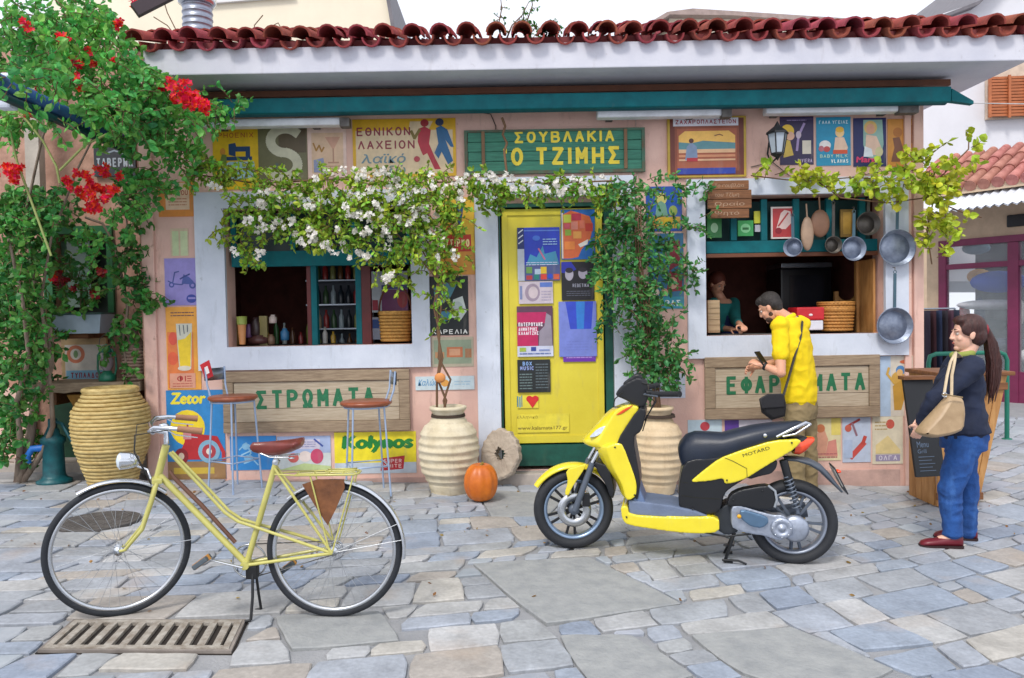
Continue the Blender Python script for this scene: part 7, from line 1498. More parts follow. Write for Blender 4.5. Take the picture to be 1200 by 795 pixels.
# cables between bars and body, seams and screws
for k, pts in enumerate((((468, 100), (500, 130), (470, 190), (455, 240)), ((452, 60), (500, 70), (505, 130), (462, 200)), ((380, 95), (352, 120), (345, 150), (385, 150)))): MB().tube([stt(*A1_(p), .06+.02*k) for p in pts], .0045, n=6).build('cable', BLACK, sco)
for cr_, p in ((A1_, (425, 478)), (A1_, (352, 300)), (A1_, (286, 312)), (B1_, (272, 352)), (B1_, (560, 186)), (B1_, (190, 530)), (A1_, (395, 560)), (B1_, (120, 480)), (B1_, (430, 400)), (B1_, (300, 440))): MB().lathe([(.001, 0), (.006, 0), (.006, .004), (.001, .006)], stt(*cr_(p), .17 if cr_ is A1_ else .145), S3, n=8).build('screw', SB, sco)
for cr_, pts, w_ in ((B1_, ((262, 252), (300, 268), (360, 300), (362, 342)), .1405), (B1_, ((70, 420), (140, 430), (240, 436)), .1265), (B1_, ((66, 360), (100, 364)), .1265)): MB().tube([stt(*cr_(p), w_) for p in pts], .0016, n=4).build('seam', M('seam_shadow_gap', '2a2a20', rough=.9), sco)
# ================= people =================
SKIN = M('skin', 'd9a184', rough=.5, var=.06, scale=8, bump=.05, sub=.12); SKIN2 = M('fair_skin', 'e0b09a', rough=.5, var=.05, scale=8, sub=.12)
def rings(mb, st, lv, fv, n=24, m=0):        # st: (centre, half width, half depth); lv, fv: sideways and forward directions
    vs = []; fs = []
    for c, hw, hd in st:
        for k in range(n):
            a = 2*math.pi*k/n; vs.append(Vector(c)+lv*hw*math.cos(a)+fv*hd*math.sin(a))
    for i in range(len(st)-1):
        for k in range(n): fs.append((i*n+k, i*n+(k+1) % n, (i+1)*n+(k+1) % n, (i+1)*n+k))
    fs += [tuple(range(n))[::-1], tuple(range((len(st)-1)*n, len(st)*n))]
    mb.add(vs, fs, m, True)
def limb(mb, pts, rad, n=14):
    pts = [Vector(p) for p in pts]; P_, R_ = [], []
    for i in range(len(pts)-1):
        for k in range(5): t = k/5; P_.append(pts[i].lerp(pts[i+1], t)); R_.append(rad[i]+(rad[i+1]-rad[i])*t)
    P_.append(pts[-1]); R_.append(rad[-1]); mb.tube(P_, R_, n=n)
    for p, r_ in zip(pts, rad): mb.ell(p, r_*.99, n=12, k=8)
def head(mb, c, f, l, u, s=1.0):             # c centre, f forward, l left, u up
    m = Matrix((f, l, u)).transposed(); g = lambda x, y, z: c+m @ (Vector((x, y, z))*s)
    mb.ell(g(-.012, 0, .04), (.096*s, .076*s, .098*s), m, 24, 16); mb.ell(g(.026, 0, -.03), (.066*s, .06*s, .084*s), m, 20, 14)
    mb.ell(g(.068, 0, -.088), (.024*s, .026*s, .02*s), m); mb.ell(g(.03, 0, -.08), (.05*s, .045*s, .03*s), m)
    mb.tube([g(.086, 0, .03), g(.098, 0, .008), g(.107, 0, -.018), g(.096, 0, -.026)], [.009*s, .010*s, .012*s, .011*s], n=10)
    for y in (-.011, .011): mb.ell(g(.1, y, -.02), (.011*s, .009*s, .009*s), m, 10, 8)
    mb.ell(g(.084, 0, -.046), (.012*s, .018*s, .0065*s), m, 12, 8); mb.ell(g(.081, 0, -.058), (.012*s, .016*s, .0075*s), m, 12, 8)
    for y in (-1, 1):
        mb.ell(g(-.005, y*.077, .0), (.019*s, .008*s, .032*s), m @ Matrix.Rotation(R(-12), 3, 'Y'), 12, 8); mb.ell(g(.06, y*.04, -.02), (.022*s, .019*s, .022*s), m, 12, 8); mb.ell(g(.079, y*.03, .036), (.014*s, .024*s, .009*s), m, 12, 8)
    return g, m
def eyes(par, g, m, s=1.0):
    for y in (-.031, .031):
        e = MB().ell(g(.0735, y, .014), .0108*s, None, 14, 10).build('eye', P('c9beb6', .3), par)
        MB().ell(g(.081, y, .013), (.0042*s, .0062*s, .0062*s), m, 12, 8).build('iris', P('3a2a20', .2), e, off=par['_w'])
        MB().tube([g(.088, y*.5, .040), g(.092, y, .046), g(.078, y*1.55, .041)], [.003, .0042, .002], n=6, flat=.7).build('eyebrow', P('2b1d18', .8), par)
def hand(mb, wrist, palm_dir, out, curl=.8, s=1.0, spread=.018):
    """palm_dir: towards the fingers; out: normal of the back of the hand; thumb on the side palm_dir x out"""
    d = Vector(palm_dir).normalized(); o = (Vector(out)-d*Vector(out).dot(d)).normalized(); sd_ = d.cross(o); wrist = Vector(wrist)
    m = Matrix((d, sd_, o)).transposed(); mb.ell(wrist+d*.045*s, (.052*s, .041*s, .017*s), m, 16, 10); mb.tube([wrist-d*.02*s, wrist+d*.03*s], [.026*s, .03*s], n=12, flat=.7)
    for i, (L, y) in enumerate(((.066, .03), (.076, .0105), (.071, -.0095), (.056, -.029))):
        p = wrist+d*.085*s+sd_*y*s; a = 0; pts = [p-d*.02*s, p]
        for k, q in enumerate((.42, .33, .25)):
            a += curl*(.5+.35*k)*(1+.06*i); pts.append(pts[-1]+(d*math.cos(a)-o*math.sin(a))*L*q*s)
        mb.tube(pts, [.0092*s, .0092*s, .0084*s, .0078*s, .0062*s], n=9); mb.ell(pts[-1], .0062*s, None, 8, 6)
    p = wrist+d*.022*s+sd_*.032*s; mb.tube([p, p+(d*.5+sd_*.8-o*.2).normalized()*.032*s, p+(d*.9+sd_*.75-o*.6).normalized()*.062*s, p+(d*1.0+sd_*.35-o*.9).normalized()*.082*s], [.014*s, .0115*s, .010*s, .0075*s], n=9)
def shoe(par, ankle, toe_dir, L, mat, sole, name='shoe'):
    d = Vector((toe_dir.x, toe_dir.y, 0)).normalized(); l = Vector((-d.y, d.x, 0)); z0 = gz(ankle.x); a = Vector((ankle.x, ankle.y, z0)); mb = MB(); st = []
    for f, hw, hz in ((-.24, .02, .03), (-.2, .034, .045), (-.05, .04, .046), (.15, .036, .036), (.4, .042, .028), (.6, .046, .024), (.72, .038, .018), (.78, .018, .010)):
        st.append((a+d*L*f+Vector((0, 0, .012+hz)), hw, hz))
    rings(mb, st, l, Vector((0, 0, 1)), 18); o = mb.build(name, mat, par)
    sm = MB(); k = [(-.25, .022), (-.2, .037), (0, .042), (.3, .044), (.55, .049), (.7, .042), (.79, .02)]
    pl_ = [a+d*L*f+l*h_ for f, h_ in k]+[a+d*L*f-l*h_ for f, h_ in k[::-1]]; n = len(pl_)
    sm.add([p+Vector((0, 0, .002)) for p in pl_]+[p+Vector((0, 0, .022)) for p in pl_], [tuple(range(n))[::-1], tuple(range(n, 2*n))]+[(i, (i+1) % n, n+(i+1) % n, n+i) for i in range(n)]); sm.build('sole', sole, o, off=par['_w'])
def cloth(name, col, col2=None, **k): return M(name, col, rough=.85, var=.1, scale=5, bump=.5, bscale=14, col2=col2, **k)

# ---------------- the man at the window ----------------
Ym = 6.72
g0 = at(940, 577, Ym); man = thing('person', 'man in yellow polo shirt and khaki trousers looking down at his phone', 'person', (g0.x, Ym, gz(g0.x)))
a = R(38); mf = Vector((-math.sin(a), math.cos(a), 0)); ml = Vector((-math.cos(a), -math.sin(a), 0)); UP = Vector((0, 0, 1))
q = lambda px, py, dy=0: at(px, py, Ym+dy)
sc0 = q(927, 380); shl, shr = sc0+ml*.175, sc0-ml*.175; pel = q(937, 470); neck = q(921, 371)
hd = q(903, 362); hf = (mf*.75+Vector((-.45, 0, 0))-UP*.62).normalized(); hl_ = (UP.cross(hf)).normalized(); hu = hf.cross(hl_)
hl_ = hu.cross(hf)
el_l = q(915, 437, -.22); ha_l = q(893, 428, -.12); el_r = shr-UP*.3+mf*.06-ml*.05; ha_r = q(886, 430, .1)
kn = [q(931, 520, -.06), q(947, 520, .07)]; an = [q(935, 567, -.08), q(949, 568, .12)]; hp = [pel+ml*.085-UP*.06, pel-ml*.085-UP*.06]
def torso(mb, k=0.0, bottom=0):
    rings(mb, [(pel-UP*.06, .135+k, .1+k), (pel+UP*.02, .165+k, .12+k), (pel.lerp(sc0, .25), .16+k, .115+k), (pel.lerp(sc0, .5), .172+k, .122+k), (pel.lerp(sc0, .72), .188+k, .125+k), (pel.lerp(sc0, .88), .185+k, .11+k), (pel.lerp(sc0, 1.0), .15+k, .085+k), (pel.lerp(sc0, 1.08), .085+k, .065+k)], ml, mf)
b = MB(); torso(b, -.012); G_, Mh = head(b, hd, hf, hl_, hu, .98)
limb(b, [neck-UP*.03-mf*.02, hd-hu*.05-hf*.03], [.062, .055]); b.tube([sc0+UP*.0, neck], [.09, .06], n=16)
limb(b, [shl, el_l, ha_l], [.05, .043, .027]); limb(b, [shr, el_r, ha_r], [.05, .042, .027])
dl = (ha_l-el_l).normalized(); hand(b, ha_l, dl, (UP*.5-mf*.2+Vector((.2, -.6, 0))), .75, .95); dr_ = (ha_r-el_r).normalized(); hand(b, ha_r, dr_, UP*.4+Vector((0, .6, 0)), .7, .95)
for i in (0, 1): limb(b, [hp[i], kn[i], an[i]], [.085, .055, .038]); b.tube([an[i], an[i]-UP*.06+mf*.02, an[i]-UP*.065+mf*.1], [.038, .036, .03], n=10)
voxel(b, 'body', SKIN, man, .0048, 3); eyes(man, G_, Mh)
s = MB(); torso(s, .012)
rings(s, [(pel-UP*.0, .18, .134), (pel+UP*.06, .178, .134), (pel+UP*.16, .176, .13), (pel.lerp(sc0, .6), .188, .136), (pel.lerp(sc0, .8), .196, .135)], ml, mf)
limb(s, [shl-ml*.02, shl.lerp(el_l, .62)], [.074, .07]); limb(s, [shr+ml*.02, shr.lerp(el_r, .62)], [.074, .07]); s.ell(shl-UP*.01, (.078, .078, .07)); s.ell(shr-UP*.01, (.078, .078, .07))
POLO = cloth('yellow_polo_cloth', 'f2d40a', 'e6c205'); sh_ = voxel(s, 'shirt', POLO, man, .007, 5, fold=.006, fscale=(6, 6, 8))
cl = MB(); cl.torus(neck-UP*.01+mf*.0, (hd-neck+UP*.4).normalized(), .07, .018, n=28, k=8, flat=1.3); cl.build('collar', POLO, man)
KH = cloth('khaki_cloth', '9a8763', '82714f'); s = MB(); rings(s, [(pel+UP*.03, .168, .124), (pel-UP*.06, .178, .135), (pel-UP*.16, .172, .13)], ml, mf)
for i in (0, 1): limb(s, [hp[i]-UP*.03, kn[i], an[i]-UP*.0], [.098, .076, .068]); s.tube([an[i]+UP*.05, an[i]-UP*.035], [.068, .064], n=14)
voxel(s, 'trousers', KH, man, .007, 4, fold=.006, fscale=(7, 7, 11))
for i in (0, 1): shoe(man, an[i], mf+Vector((-.4, 0, 0)), .27, P('3f3a38', .6), P('cfcac0', .7))
s = MB(); g = lambda x, y, z: G_(x, y, z)
for c_, r_ in (((-.025, 0, .06), (.096, .083, .09)), ((-.05, 0, .02), (.066, .079, .075)), ((.03, 0, .1), (.06, .068, .042)), ((-.06, 0, -.02), (.04, .06, .05))): s.ell(g(*c_), r_, Mh, 20, 14)
HAIR = M('dark_hair', '2a2422', rough=.6, var=.35, scale=60, bump=.7, bscale=160, stretch=(1, 1, .3)); voxel(s, 'hair', HAIR, man, .006, 3)
s = MB(); s.ell(g(.045, 0, -.075), (.042, .054, .04), Mh); s.ell(g(.015, .0, -.045), (.04, .0625, .04), Mh); voxel(s, 'beard', M('short_beard', '4a362c', rough=.8, var=.3, scale=80, bump=.4, bscale=200), man, .006, 2)
# phone in his hands
pc = q(892, 420, -.1); m_ = Matrix((ml, (mf*.6+UP*.8).normalized(), ml.cross((mf*.6+UP*.8).normalized()))).transposed(); ph = MB().obox(pc, (.075, .14, .012), m_); ph = single(ph, 'phone', P('15161a', .25), 'dark phone held in the hands of the man in yellow', 'phone', bevel=.004)
# wristwatch-like strap
MB().torus(ha_l-dl*.03, dl, .03, .008, n=20, k=6, flat=1.6).build('watch', BLACK, man)
# messenger bag with strap
t = thing('messenger_bag', 'black messenger bag hanging at the hip of the man in yellow', 'bag', tuple(q(905, 492, -.26)))
bm_ = [q(x, y, -.24) for x, y in ((890, 468), (900, 463), (921, 463), (924, 476), (922, 489), (905, 493), (893, 484))]; BG = cloth('black_bag_cloth', '1b1a1d'); mb = MB()
mb.pillow([(p.x, p.z) for p in bm_], lambda u, v, w_: Vector((u, Ym-.24+w_+(u-bm_[0].x)*.25, v)), .05, .03); mb.build('pouch', BG, t)
fl_ = [q(x, y, -.29) for x, y in ((890, 467), (900, 462), (921, 462), (922, 478), (892, 479))]; MB().pillow([(p.x, p.z) for p in fl_], lambda u, v, w_: Vector((u, Ym-.295+w_+(u-fl_[0].x)*.25, v)), .012, .01).build('flap', M('bag_flap', '232226', rough=.6), t)
MB().tube([q(918, 464, -.24), q(925, 440, -.185), q(932, 415, -.165), q(938, 395, -.14), q(940, 378, -.07), q(934, 371, .05), q(920, 385, .16)], .013, n=8, flat=.35).build('strap', P('33302f', .7), t)

# ---------------- the woman at the right ----------------
gw = on_ground(1120, 638); Yw = gw.y; woman = thing('person', 'woman with a long brown ponytail in navy jacket and blue jeans', 'person', (gw.x, Yw, gz(gw.x)))
a = R(12); wf = Vector((-math.cos(a), math.sin(a), 0)); wl = Vector((-math.sin(a), -math.cos(a), 0)); q = lambda px, py, dy=0: at(px, py, Yw+dy)
wsc = q(1130, 428); wpe = q(1126, 500); wl_, wr_ = wsc+wl*.16, wsc-wl*.16; whd = q(1134, 393); hf = (wf-UP*.03).normalized(); hu = UP.copy(); hu = (UP-hf*UP.dot(hf)).normalized(); hl_ = hu.cross(hf)
el_l, ha_l = q(1095, 468, -.22), q(1080, 498, -.14); el_r, ha_r = q(1098, 466, .2), q(1078, 492, .1)
hp = [wpe+wl*.08-UP*.06, wpe-wl*.08-UP*.06]; kn = [q(1113, 572, -.08), q(1133, 572, .09)]; an = [q(1116, 622, -.09), q(1133, 622, .1)]
def wtorso(mb, k=0.0):
    rings(mb, [(wpe-UP*.08-wf*.01, .16+k, .125+k), (wpe-wf*.015, .175+k, .138+k), (wpe.lerp(wsc, .3), .15+k, .12+k), (wpe.lerp(wsc, .55)+wf*.01, .155+k, .13+k), (wpe.lerp(wsc, .78)+wf*.02, .165+k, .135+k), (wpe.lerp(wsc, .95), .155+k, .1+k), (wpe.lerp(wsc, 1.08), .1+k, .075+k), (wpe.lerp(wsc, 1.17), .06+k, .058+k)], wl, wf)
b = MB(); wtorso(b, -.015); G_, Mh = head(b, whd, hf, hl_, hu, 1.0); limb(b, [wsc+UP*.05, whd-hu*.06-hf*.03], [.05, .046])
limb(b, [wl_, el_l, ha_l], [.046, .038, .025]); limb(b, [wr_, el_r, ha_r], [.046, .038, .025])
hand(b, ha_l, (ha_l-el_l), Vector((-.4, -1, .2)), .5, .88); hand(b, ha_r, (ha_r-el_r), Vector((-.4, 1, .2)), .5, .88)
for i in (0, 1): limb(b, [hp[i], kn[i], an[i]], [.085, .056, .04]); b.tube([an[i], an[i]-UP*.05, an[i]-UP*.07+wf*.09], [.038, .036, .028], n=10)
voxel(b, 'body', SKIN2, woman, .0048, 3); eyes(woman, G_, Mh)
MB().ell(G_(.092, 0, -.0515), (.009, .013, .007), Mh, 12, 8).build('lips', P('a5524c', .4), woman)
NV = cloth('navy_jacket_cloth', '1a2540', '131b30'); s = MB(); wtorso(s, .012); rings(s, [(wpe-UP*.03-wf*.015, .197, .166), (wpe+UP*.03-wf*.012, .19, .158), (wpe+UP*.12-wf*.01, .172, .142), (wpe+UP*.22, .166, .136)], wl, wf)
for sh0, e0, h0 in ((wl_, el_l, ha_l), (wr_, el_r, ha_r)): limb(s, [sh0-UP*.005, e0, e0.lerp(h0, .85)], [.078, .06, .045])
voxel(s, 'jacket', NV, woman, .007, 4, fold=.006, fscale=(6, 6, 9))
s = MB(); s.torus(wsc+UP*.075+wf*.012, (UP+wf*.15).normalized(), .062, .02, n=28, k=8, flat=1.2); s.build('scarf', cloth('olive_scarf', '8f9a4a'), woman)
JN = M('blue_denim', '23559c', rough=.85, var=.2, scale=12, bump=.4, bscale=120, col2='183f7a', stain=('4f7fc0', .35)); s = MB(); rings(s, [(wpe+UP*.05-wf*.005, .165, .132), (wpe-UP*.06-wf*.018, .18, .152), (wpe-UP*.15-wf*.015, .172, .14)], wl, wf)
for i in (0, 1): limb(s, [hp[i]-UP*.03-wf*.01, kn[i], an[i]], [.107, .078, .062]); s.tube([an[i]+UP*.05, an[i]-UP*.03], [.062, .063], n=14)
jn = voxel(s, 'jeans', JN, woman, .007, 3, fold=.005, fscale=(8, 8, 13))
c = q(1152, 508, -.11); 
for i in (0, 1): shoe(woman, an[i]+wf*.0, wf*1.0+Vector((0, -.05 if i == 0 else .1, 0)), .27, P('6a1626', .35), P('2a1214', .7))
s = MB(); 
for c_, r_ in (((-.022, 0, .055), (.1, .085, .096)), ((-.05, 0, .0), (.07, .08, .085)), ((.035, 0, .105), (.055, .066, .036)), ((-.075, 0, .03), (.05, .06, .06))): s.ell(G_(*c_), r_, Mh, 20, 14)
for y in (-.07, .07): s.ell(G_(.01, y, .045), (.055, .014, .05), Mh)
HR = M('auburn_hair', '4a2621', rough=.5, var=.35, scale=50, bump=.8, bscale=120, stretch=(1, 1, .2), col2='2f1715'); hr = voxel(s, 'hair', HR, woman, .006, 3)
s = MB(); tie = G_(-.115, 0, .035); rnd = random.Random(8)
s.tube([tie, q(1160, 400), q(1164, 425), q(1164, 445), q(1160, 466)], [.026, .04, .043, .034, .01], n=14)
for k in range(34):
    o1 = Vector((rnd.uniform(-.034, .034), rnd.uniform(-.034, .034), 0)); s.tube([tie+o1*.3, q(1160, 402)+o1, q(1164, 425)+o1*1.2, q(1163, 446)+o1*1.1, q(1160, 466+rnd.uniform(-6, 8))+o1*.8], [.007, .009, .009, .007, .002], n=5)
s.build('ponytail', HR, woman); MB().torus(tie, (G_(-1, 0, 0)-G_(0, 0, 0)).normalized(), .028, .012, n=20, k=8).build('hair_tie', P('8c2430', .6), woman)
# handbag
t = thing('handbag', 'large tan leather shoulder bag hanging at the side of the woman in jeans', 'bag', tuple(q(1105, 516, -.3)))
TN = M('tan_leather', 'b49a78', rough=.45, var=.12, scale=8, bump=.3, bscale=18, col2='9c8262'); pb = [q(x, y, -.3) for x, y in ((1073, 507), (1079, 499), (1095, 481), (1109, 463), (1120, 464), (1126, 467), (1127, 480), (1124, 503), (1111, 509), (1091, 513), (1079, 511))]
zm_ = (pb[4].z+pb[9].z)/2; mb = MB(); mb.pillow(round_poly([(p.x, p.z) for p in pb]), lambda u, v, w_: Vector((u, Yw-.31+w_*(1-.6*max(0, (v-zm_))/.17), v)), .075, .03); mb.build('body', TN, t)
for dx, dy in ((0, 0), (9, .03)): MB().tube([q(1106+dx, 464, -.32+dy), q(1110+dx*.6, 440, -.29+dy), q(1114+dx*.5, 424, -.25), q(1120, 413, -.16), q(1124+dx*.5, 420, -.04), q(1122, 445, -.1)], .010, n=8, flat=.5).build('strap', P('c9b596', .5), t)
MB().torus(q(1107, 463, -.335), (0, 1, 0), .014, .004, n=16, k=6).build('ring', CHROME, t); MB().tube([q(1104, 462, -.385), q(1128, 466, -.385)], .005, n=6).build('zip', P('8a7350', .5), t)

# ---------------- the vendor inside ----------------
Yv = 8.35; q = lambda px, py, dy=0: at(px, py, Yv+dy); ven = thing('person', 'vendor in navy apron and teal sleeves working behind the counter of the right window', 'person', tuple(q(850, 400)))
vsc, vpe = q(848, 356), q(852, 420); vf = Vector((.5, -.85, 0)).normalized(); vl = Vector((.85, .5, 0)).normalized(); vh = q(840, 334); b = MB()
rings(b, [(vpe, .16, .11), (vpe.lerp(vsc, .5), .165, .12), (vpe.lerp(vsc, .85), .18, .11), (vsc, .13, .08), (vsc+UP*.05, .07, .06)], vl, vf); hf = (vf-UP*.5).normalized(); hl_ = UP.cross(hf).normalized(); hu = hf.cross(hl_); G_, Mh = head(b, vh, hf, hl_, hu, .95)
limb(b, [vsc, vh-hu*.05], [.055, .05]); e1, h1_ = q(862, 376, -.3), q(869, 382, -.7); e2, h2_ = q(838, 384, -.2), q(858, 386, -.4)
limb(b, [vsc+vl*.15, e1, h1_], [.045, .038, .026]); limb(b, [vsc-vl*.15, e2, h2_], [.045, .038, .026]); hand(b, h1_, h1_-e1+Vector((.05, 0, 0)), Vector((.2, -.3, 1)), .7, .95); hand(b, h2_, h2_-e2, Vector((.2, -.3, 1)), .6, .95)
voxel(b, 'body', SKIN, ven, .006, 3); eyes(ven, G_, Mh, .95)
s = MB(); rings(s, [(vpe, .18, .13), (vpe.lerp(vsc, .5), .185, .14), (vpe.lerp(vsc, .85), .195, .13), (vsc, .15, .1)], vl, vf); limb(s, [vsc+vl*.15, e1, e1.lerp(h1_, .45)], [.07, .056, .046]); limb(s, [vsc-vl*.15, e2, e2.lerp(h2_, .45)], [.07, .056, .046]); voxel(s, 'shirt', cloth('teal_shirt', '1f7a78'), ven, .01, 4)
s = MB(); rings(s, [(vpe+vf*.03, .17, .13), (vpe.lerp(vsc, .5)+vf*.03, .165, .135), (vpe.lerp(vsc, .8)+vf*.035, .12, .12)], vl, vf); voxel(s, 'apron', cloth('navy_apron', '1a2a5e'), ven, .01, 3)
s = MB(); s.ell(G_(-.025, 0, .055), (.1, .085, .095), Mh); s.ell(G_(-.05, 0, -.01), (.07, .08, .1), Mh); voxel(s, 'hair', M('red_brown_hair', '6a3326', rough=.6, bump=.5, bscale=100), ven, .008, 2)
# ================= plants =================
def leafmat(name, c1, c2, isl=.28, rough=.45): 
    m = M(name, c1, rough=rough, col2=c2, scale=1.7, island=isl, spec=.4)
    b = m.node_tree.nodes['Principled BSDF']; b.inputs['Transmission Weight'].default_value = 0
    l = m.node_tree.links; n = m.node_tree.nodes; tr = n.new('ShaderNodeBsdfTranslucent'); mx_ = n.new('ShaderNodeMixShader'); mx_.inputs[0].default_value = .3
    src = b.inputs['Base Color'].links[0].from_socket; l.new(src, tr.inputs['Color']); l.new(b.outputs[0], mx_.inputs[1]); l.new(tr.outputs[0], mx_.inputs[2]); out = [x for x in n if x.type == 'OUTPUT_MATERIAL'][0]; l.new(mx_.outputs[0], out.inputs['Surface']); return m
LG = leafmat('bougainvillea_leaf', '7cc455', '3c8f48'); LY = leafmat('jasmine_leaf', 'b0cc40', '669a38', .35); LD = leafmat('climber_leaf', '5fa552', '31743c'); LV = leafmat('vine_leaf', 'd2d03a', '98bc3c', .25); LI = leafmat('ivy_leaf', '5c9e42', '2a6432')
PR = leafmat('red_bract', 'f4141e', 'cc101a', .18, .6); PW = leafmat('white_petal', 'fbf8f4', 'ece8e2', .03, .6); PO = leafmat('poinsettia', 'b4282c', '7c1a22', .2)
BARK = M('grey_bark', '8f8072', rough=.9, scale=14, stretch=(1, 1, .3), bump=.8, bscale=40, col2='6f5d50'); TWIG = M('twig_brown', '7a5c42', rough=.85, col2='5a4230')
rv = random.Random(21)
def rdir(z=0.0):
    while True:
        v = Vector((rv.uniform(-1, 1), rv.uniform(-1, 1), rv.uniform(-1, 1)))
        if .1 < v.length < 1: v.normalize(); v.z += z; return v.normalized()
def leaf(mb, p, d, L, wd, m=0, fold=.25, up=None):
    u, v = basis(d); a = rv.uniform(0, 6.28) if up is None else up; s_ = u*math.cos(a)+v*math.sin(a); nrm = d.cross(s_)
    mid = p+d*L*.5-nrm*wd*fold; tip = p+d*L
    mb.add([p, p+d*L*.38+s_*wd*.5, p+d*L*.72+s_*wd*.38, tip, p+d*L*.72-s_*wd*.38, p+d*L*.38-s_*wd*.5, mid], [(0, 1, 6), (1, 2, 6), (2, 3, 6), (3, 4, 6), (4, 5, 6), (5, 0, 6)], m, False)
def sprig(mb, tw, p, L, n, ll, lw_, droop=.5, m=0, dirv=None):
    d = (dirv or rdir()).normalized(); q = Vector(p); st = L/n; pts = [q.copy()]
    for i in range(n):
        d = (d+Vector((rv.uniform(-.25, .25), rv.uniform(-.25, .25), rv.uniform(-.25, .25)-droop*.25))).normalized(); q = q+d*st; pts.append(q.copy())
        for s_ in (0, 1): leaf(mb, q, (d*.5+rdir(-.1)).normalized(), ll*(z_ := rv.uniform(.5, 1.3)), lw_*z_*rv.uniform(.8, 1.1), m)
    tw.tube(pts, [.0035]*(n)+[.0015], n=4, cap=False)
def floret(mb, p, r, m, n=5):
    ax = (rdir()+Vector((0, -.9, .1))).normalized(); u, v = basis(ax)
    for i in range(n):
        a = 6.283*i/n+rv.uniform(-.2, .2); d = u*math.cos(a)+v*math.sin(a); s_ = ax.cross(d); q = p+d*r+ax*r*.35
        mb.add([p, p+d*r*.55+s_*r*.36+ax*r*.2, q, p+d*r*.55-s_*r*.36+ax*r*.2], [(0, 1, 2, 3)], m)
def cluster(mb, p, R_, n, r, m): 
    for i in range(n): v = rdir(); v.y -= .35; floret(mb, Vector(p)+v*R_*rv.uniform(.5, 1), r*rv.uniform(.75, 1.15), m)
def blob(px, py, rx, ry):
    while True:
        a, b = rv.uniform(-1, 1), rv.uniform(-1, 1)
        if a*a+b*b < 1: return px+a*rx, py+b*ry
def mass(root, mats, name_twig, blobs, ll, lw_, L=.16, n=5, droop=.5):
    fo, tw = MB(), MB()
    for (px, py, rx, ry, Y, dy, cnt) in blobs:
        for _ in range(cnt): x, y = blob(px, py, rx, ry); sprig(fo, tw, at(x, y, Y+rv.uniform(-dy, dy)), L*rv.uniform(.6, 1.2), n, ll, lw_, droop)
    return fo, tw
def finish(root, fo, tw, lm, flowers=None, fm=None, fname='blossoms'):
    fo.build('foliage', lm, root, recalc=False, kind='stuff'); tw.build('twigs', TWIG, root, recalc=False, kind='stuff')
    if flowers: flowers.build(fname, fm, root, recalc=False, kind='stuff')
# --- bougainvillea, upper left ---
bo = thing('bougainvillea', 'large bougainvillea with red flower clusters climbing over the left corner of the building', 'climbing plant', tuple(on_ground(25, 575)))
B_ = [(20, 60, 40, 50, 6.3, .5, 70), (60, 25, 60, 30, 6.5, .5, 75), (95, 75, 60, 40, 6.3, .45, 110), (150, 110, 50, 40, 6.2, .35, 100), (190, 130, 42, 32, 6.4, .3, 70), (150, 150, 40, 20, 6.5, .3, 40), (110, 40, 50, 30, 6.6, .3, 50), (205, 175, 30, 20, 6.7, .2, 30), (165, 215, 26, 30, 6.8, .2, 34), (255, 125, 40, 7, 6.6, .08, 20),
      (15, 150, 22, 20, 6.2, .3, 20), (35, 250, 30, 30, 6.8, .3, 22), (148, 255, 20, 20, 6.9, .15, 14), (112, 285, 22, 12, 7.1, .15, 14)]
B_ = [b[:6]+(int(b[6]*1.1),) for b in B_]+[(40, 84, 46, 12, 4.9, .1, 16), (112, 128, 36, 12, 5.8, .12, 22), (40, 140, 34, 14, 5.6, .15, 10)]
fo, tw = mass(bo, LG, 'x', B_, .066, .046, .2, 5, .5); fl = MB()
for (px, py, rx, ry, Y, cnt) in ((218, 112, 18, 13, 6.1, 16), (238, 128, 9, 9, 6.1, 6), (200, 102, 10, 8, 6.1, 5), (95, 215, 18, 14, 6.5, 15), (118, 228, 22, 12, 6.5, 14), (105, 242, 12, 8, 6.5, 6), (12, 205, 14, 12, 6.2, 10), (138, 31, 8, 6, 6.0, 3), (75, 46, 8, 4, 6.1, 3), (33, 30, 6, 6, 6.1, 3), (20, 128, 16, 8, 6.3, 6), (163, 5, 8, 5, 6.1, 4), (105, 65, 40, 12, 6.2, 4), (60, 90, 50, 30, 6.1, 6), (125, 200, 30, 6, 6.6, 5), (60, 320, 14, 8, 7.2, 3)):
    for _ in range(cnt): x, y = blob(px, py, rx, ry); cluster(fl, at(x, y, Y-.1+rv.uniform(-.1, .1)), rv.uniform(.02, .045), rv.randint(4, 11), .029, 0)
finish(bo, fo, tw, LG, fl, PR, 'bracts')
for k, pts in enumerate(([(22, 572), (34, 520), (42, 470), (60, 430), (58, 380), (40, 330), (30, 250), (50, 160), (80, 90)], [(25, 574), (50, 530), (62, 500), (60, 460), (55, 420), (48, 350), (60, 280), (90, 200), (120, 140)], [(20, 574), (24, 520), (20, 470), (34, 420), (26, 350), (10, 280)])):
    P_ = [at(x, y, 7.1-.25*(i/len(pts))*(k+1)) for i, (x, y) in enumerate(pts)]; P_[0].z = gz(P_[0].x)-.02; MB().tube(P_, [.05, .042, .036, .028, .022, .018, .014, .01, .008][:len(P_)] if k == 0 else [.03, .026, .022, .018, .015, .012, .01, .009, .007][:len(P_)], n=10).build('trunk', BARK, bo)
for pts in ([(12, 125), (30, 140), (50, 165), (66, 195), (70, 215)], [(70, 200), (100, 170), (140, 150)], [(0, 100), (20, 190), (60, 300)]): MB().tube([at(x, y, 6.1) for x, y in pts], [.009]*len(pts), n=6).build('branch', M('green_stem', '8f9a5a', rough=.7), bo)
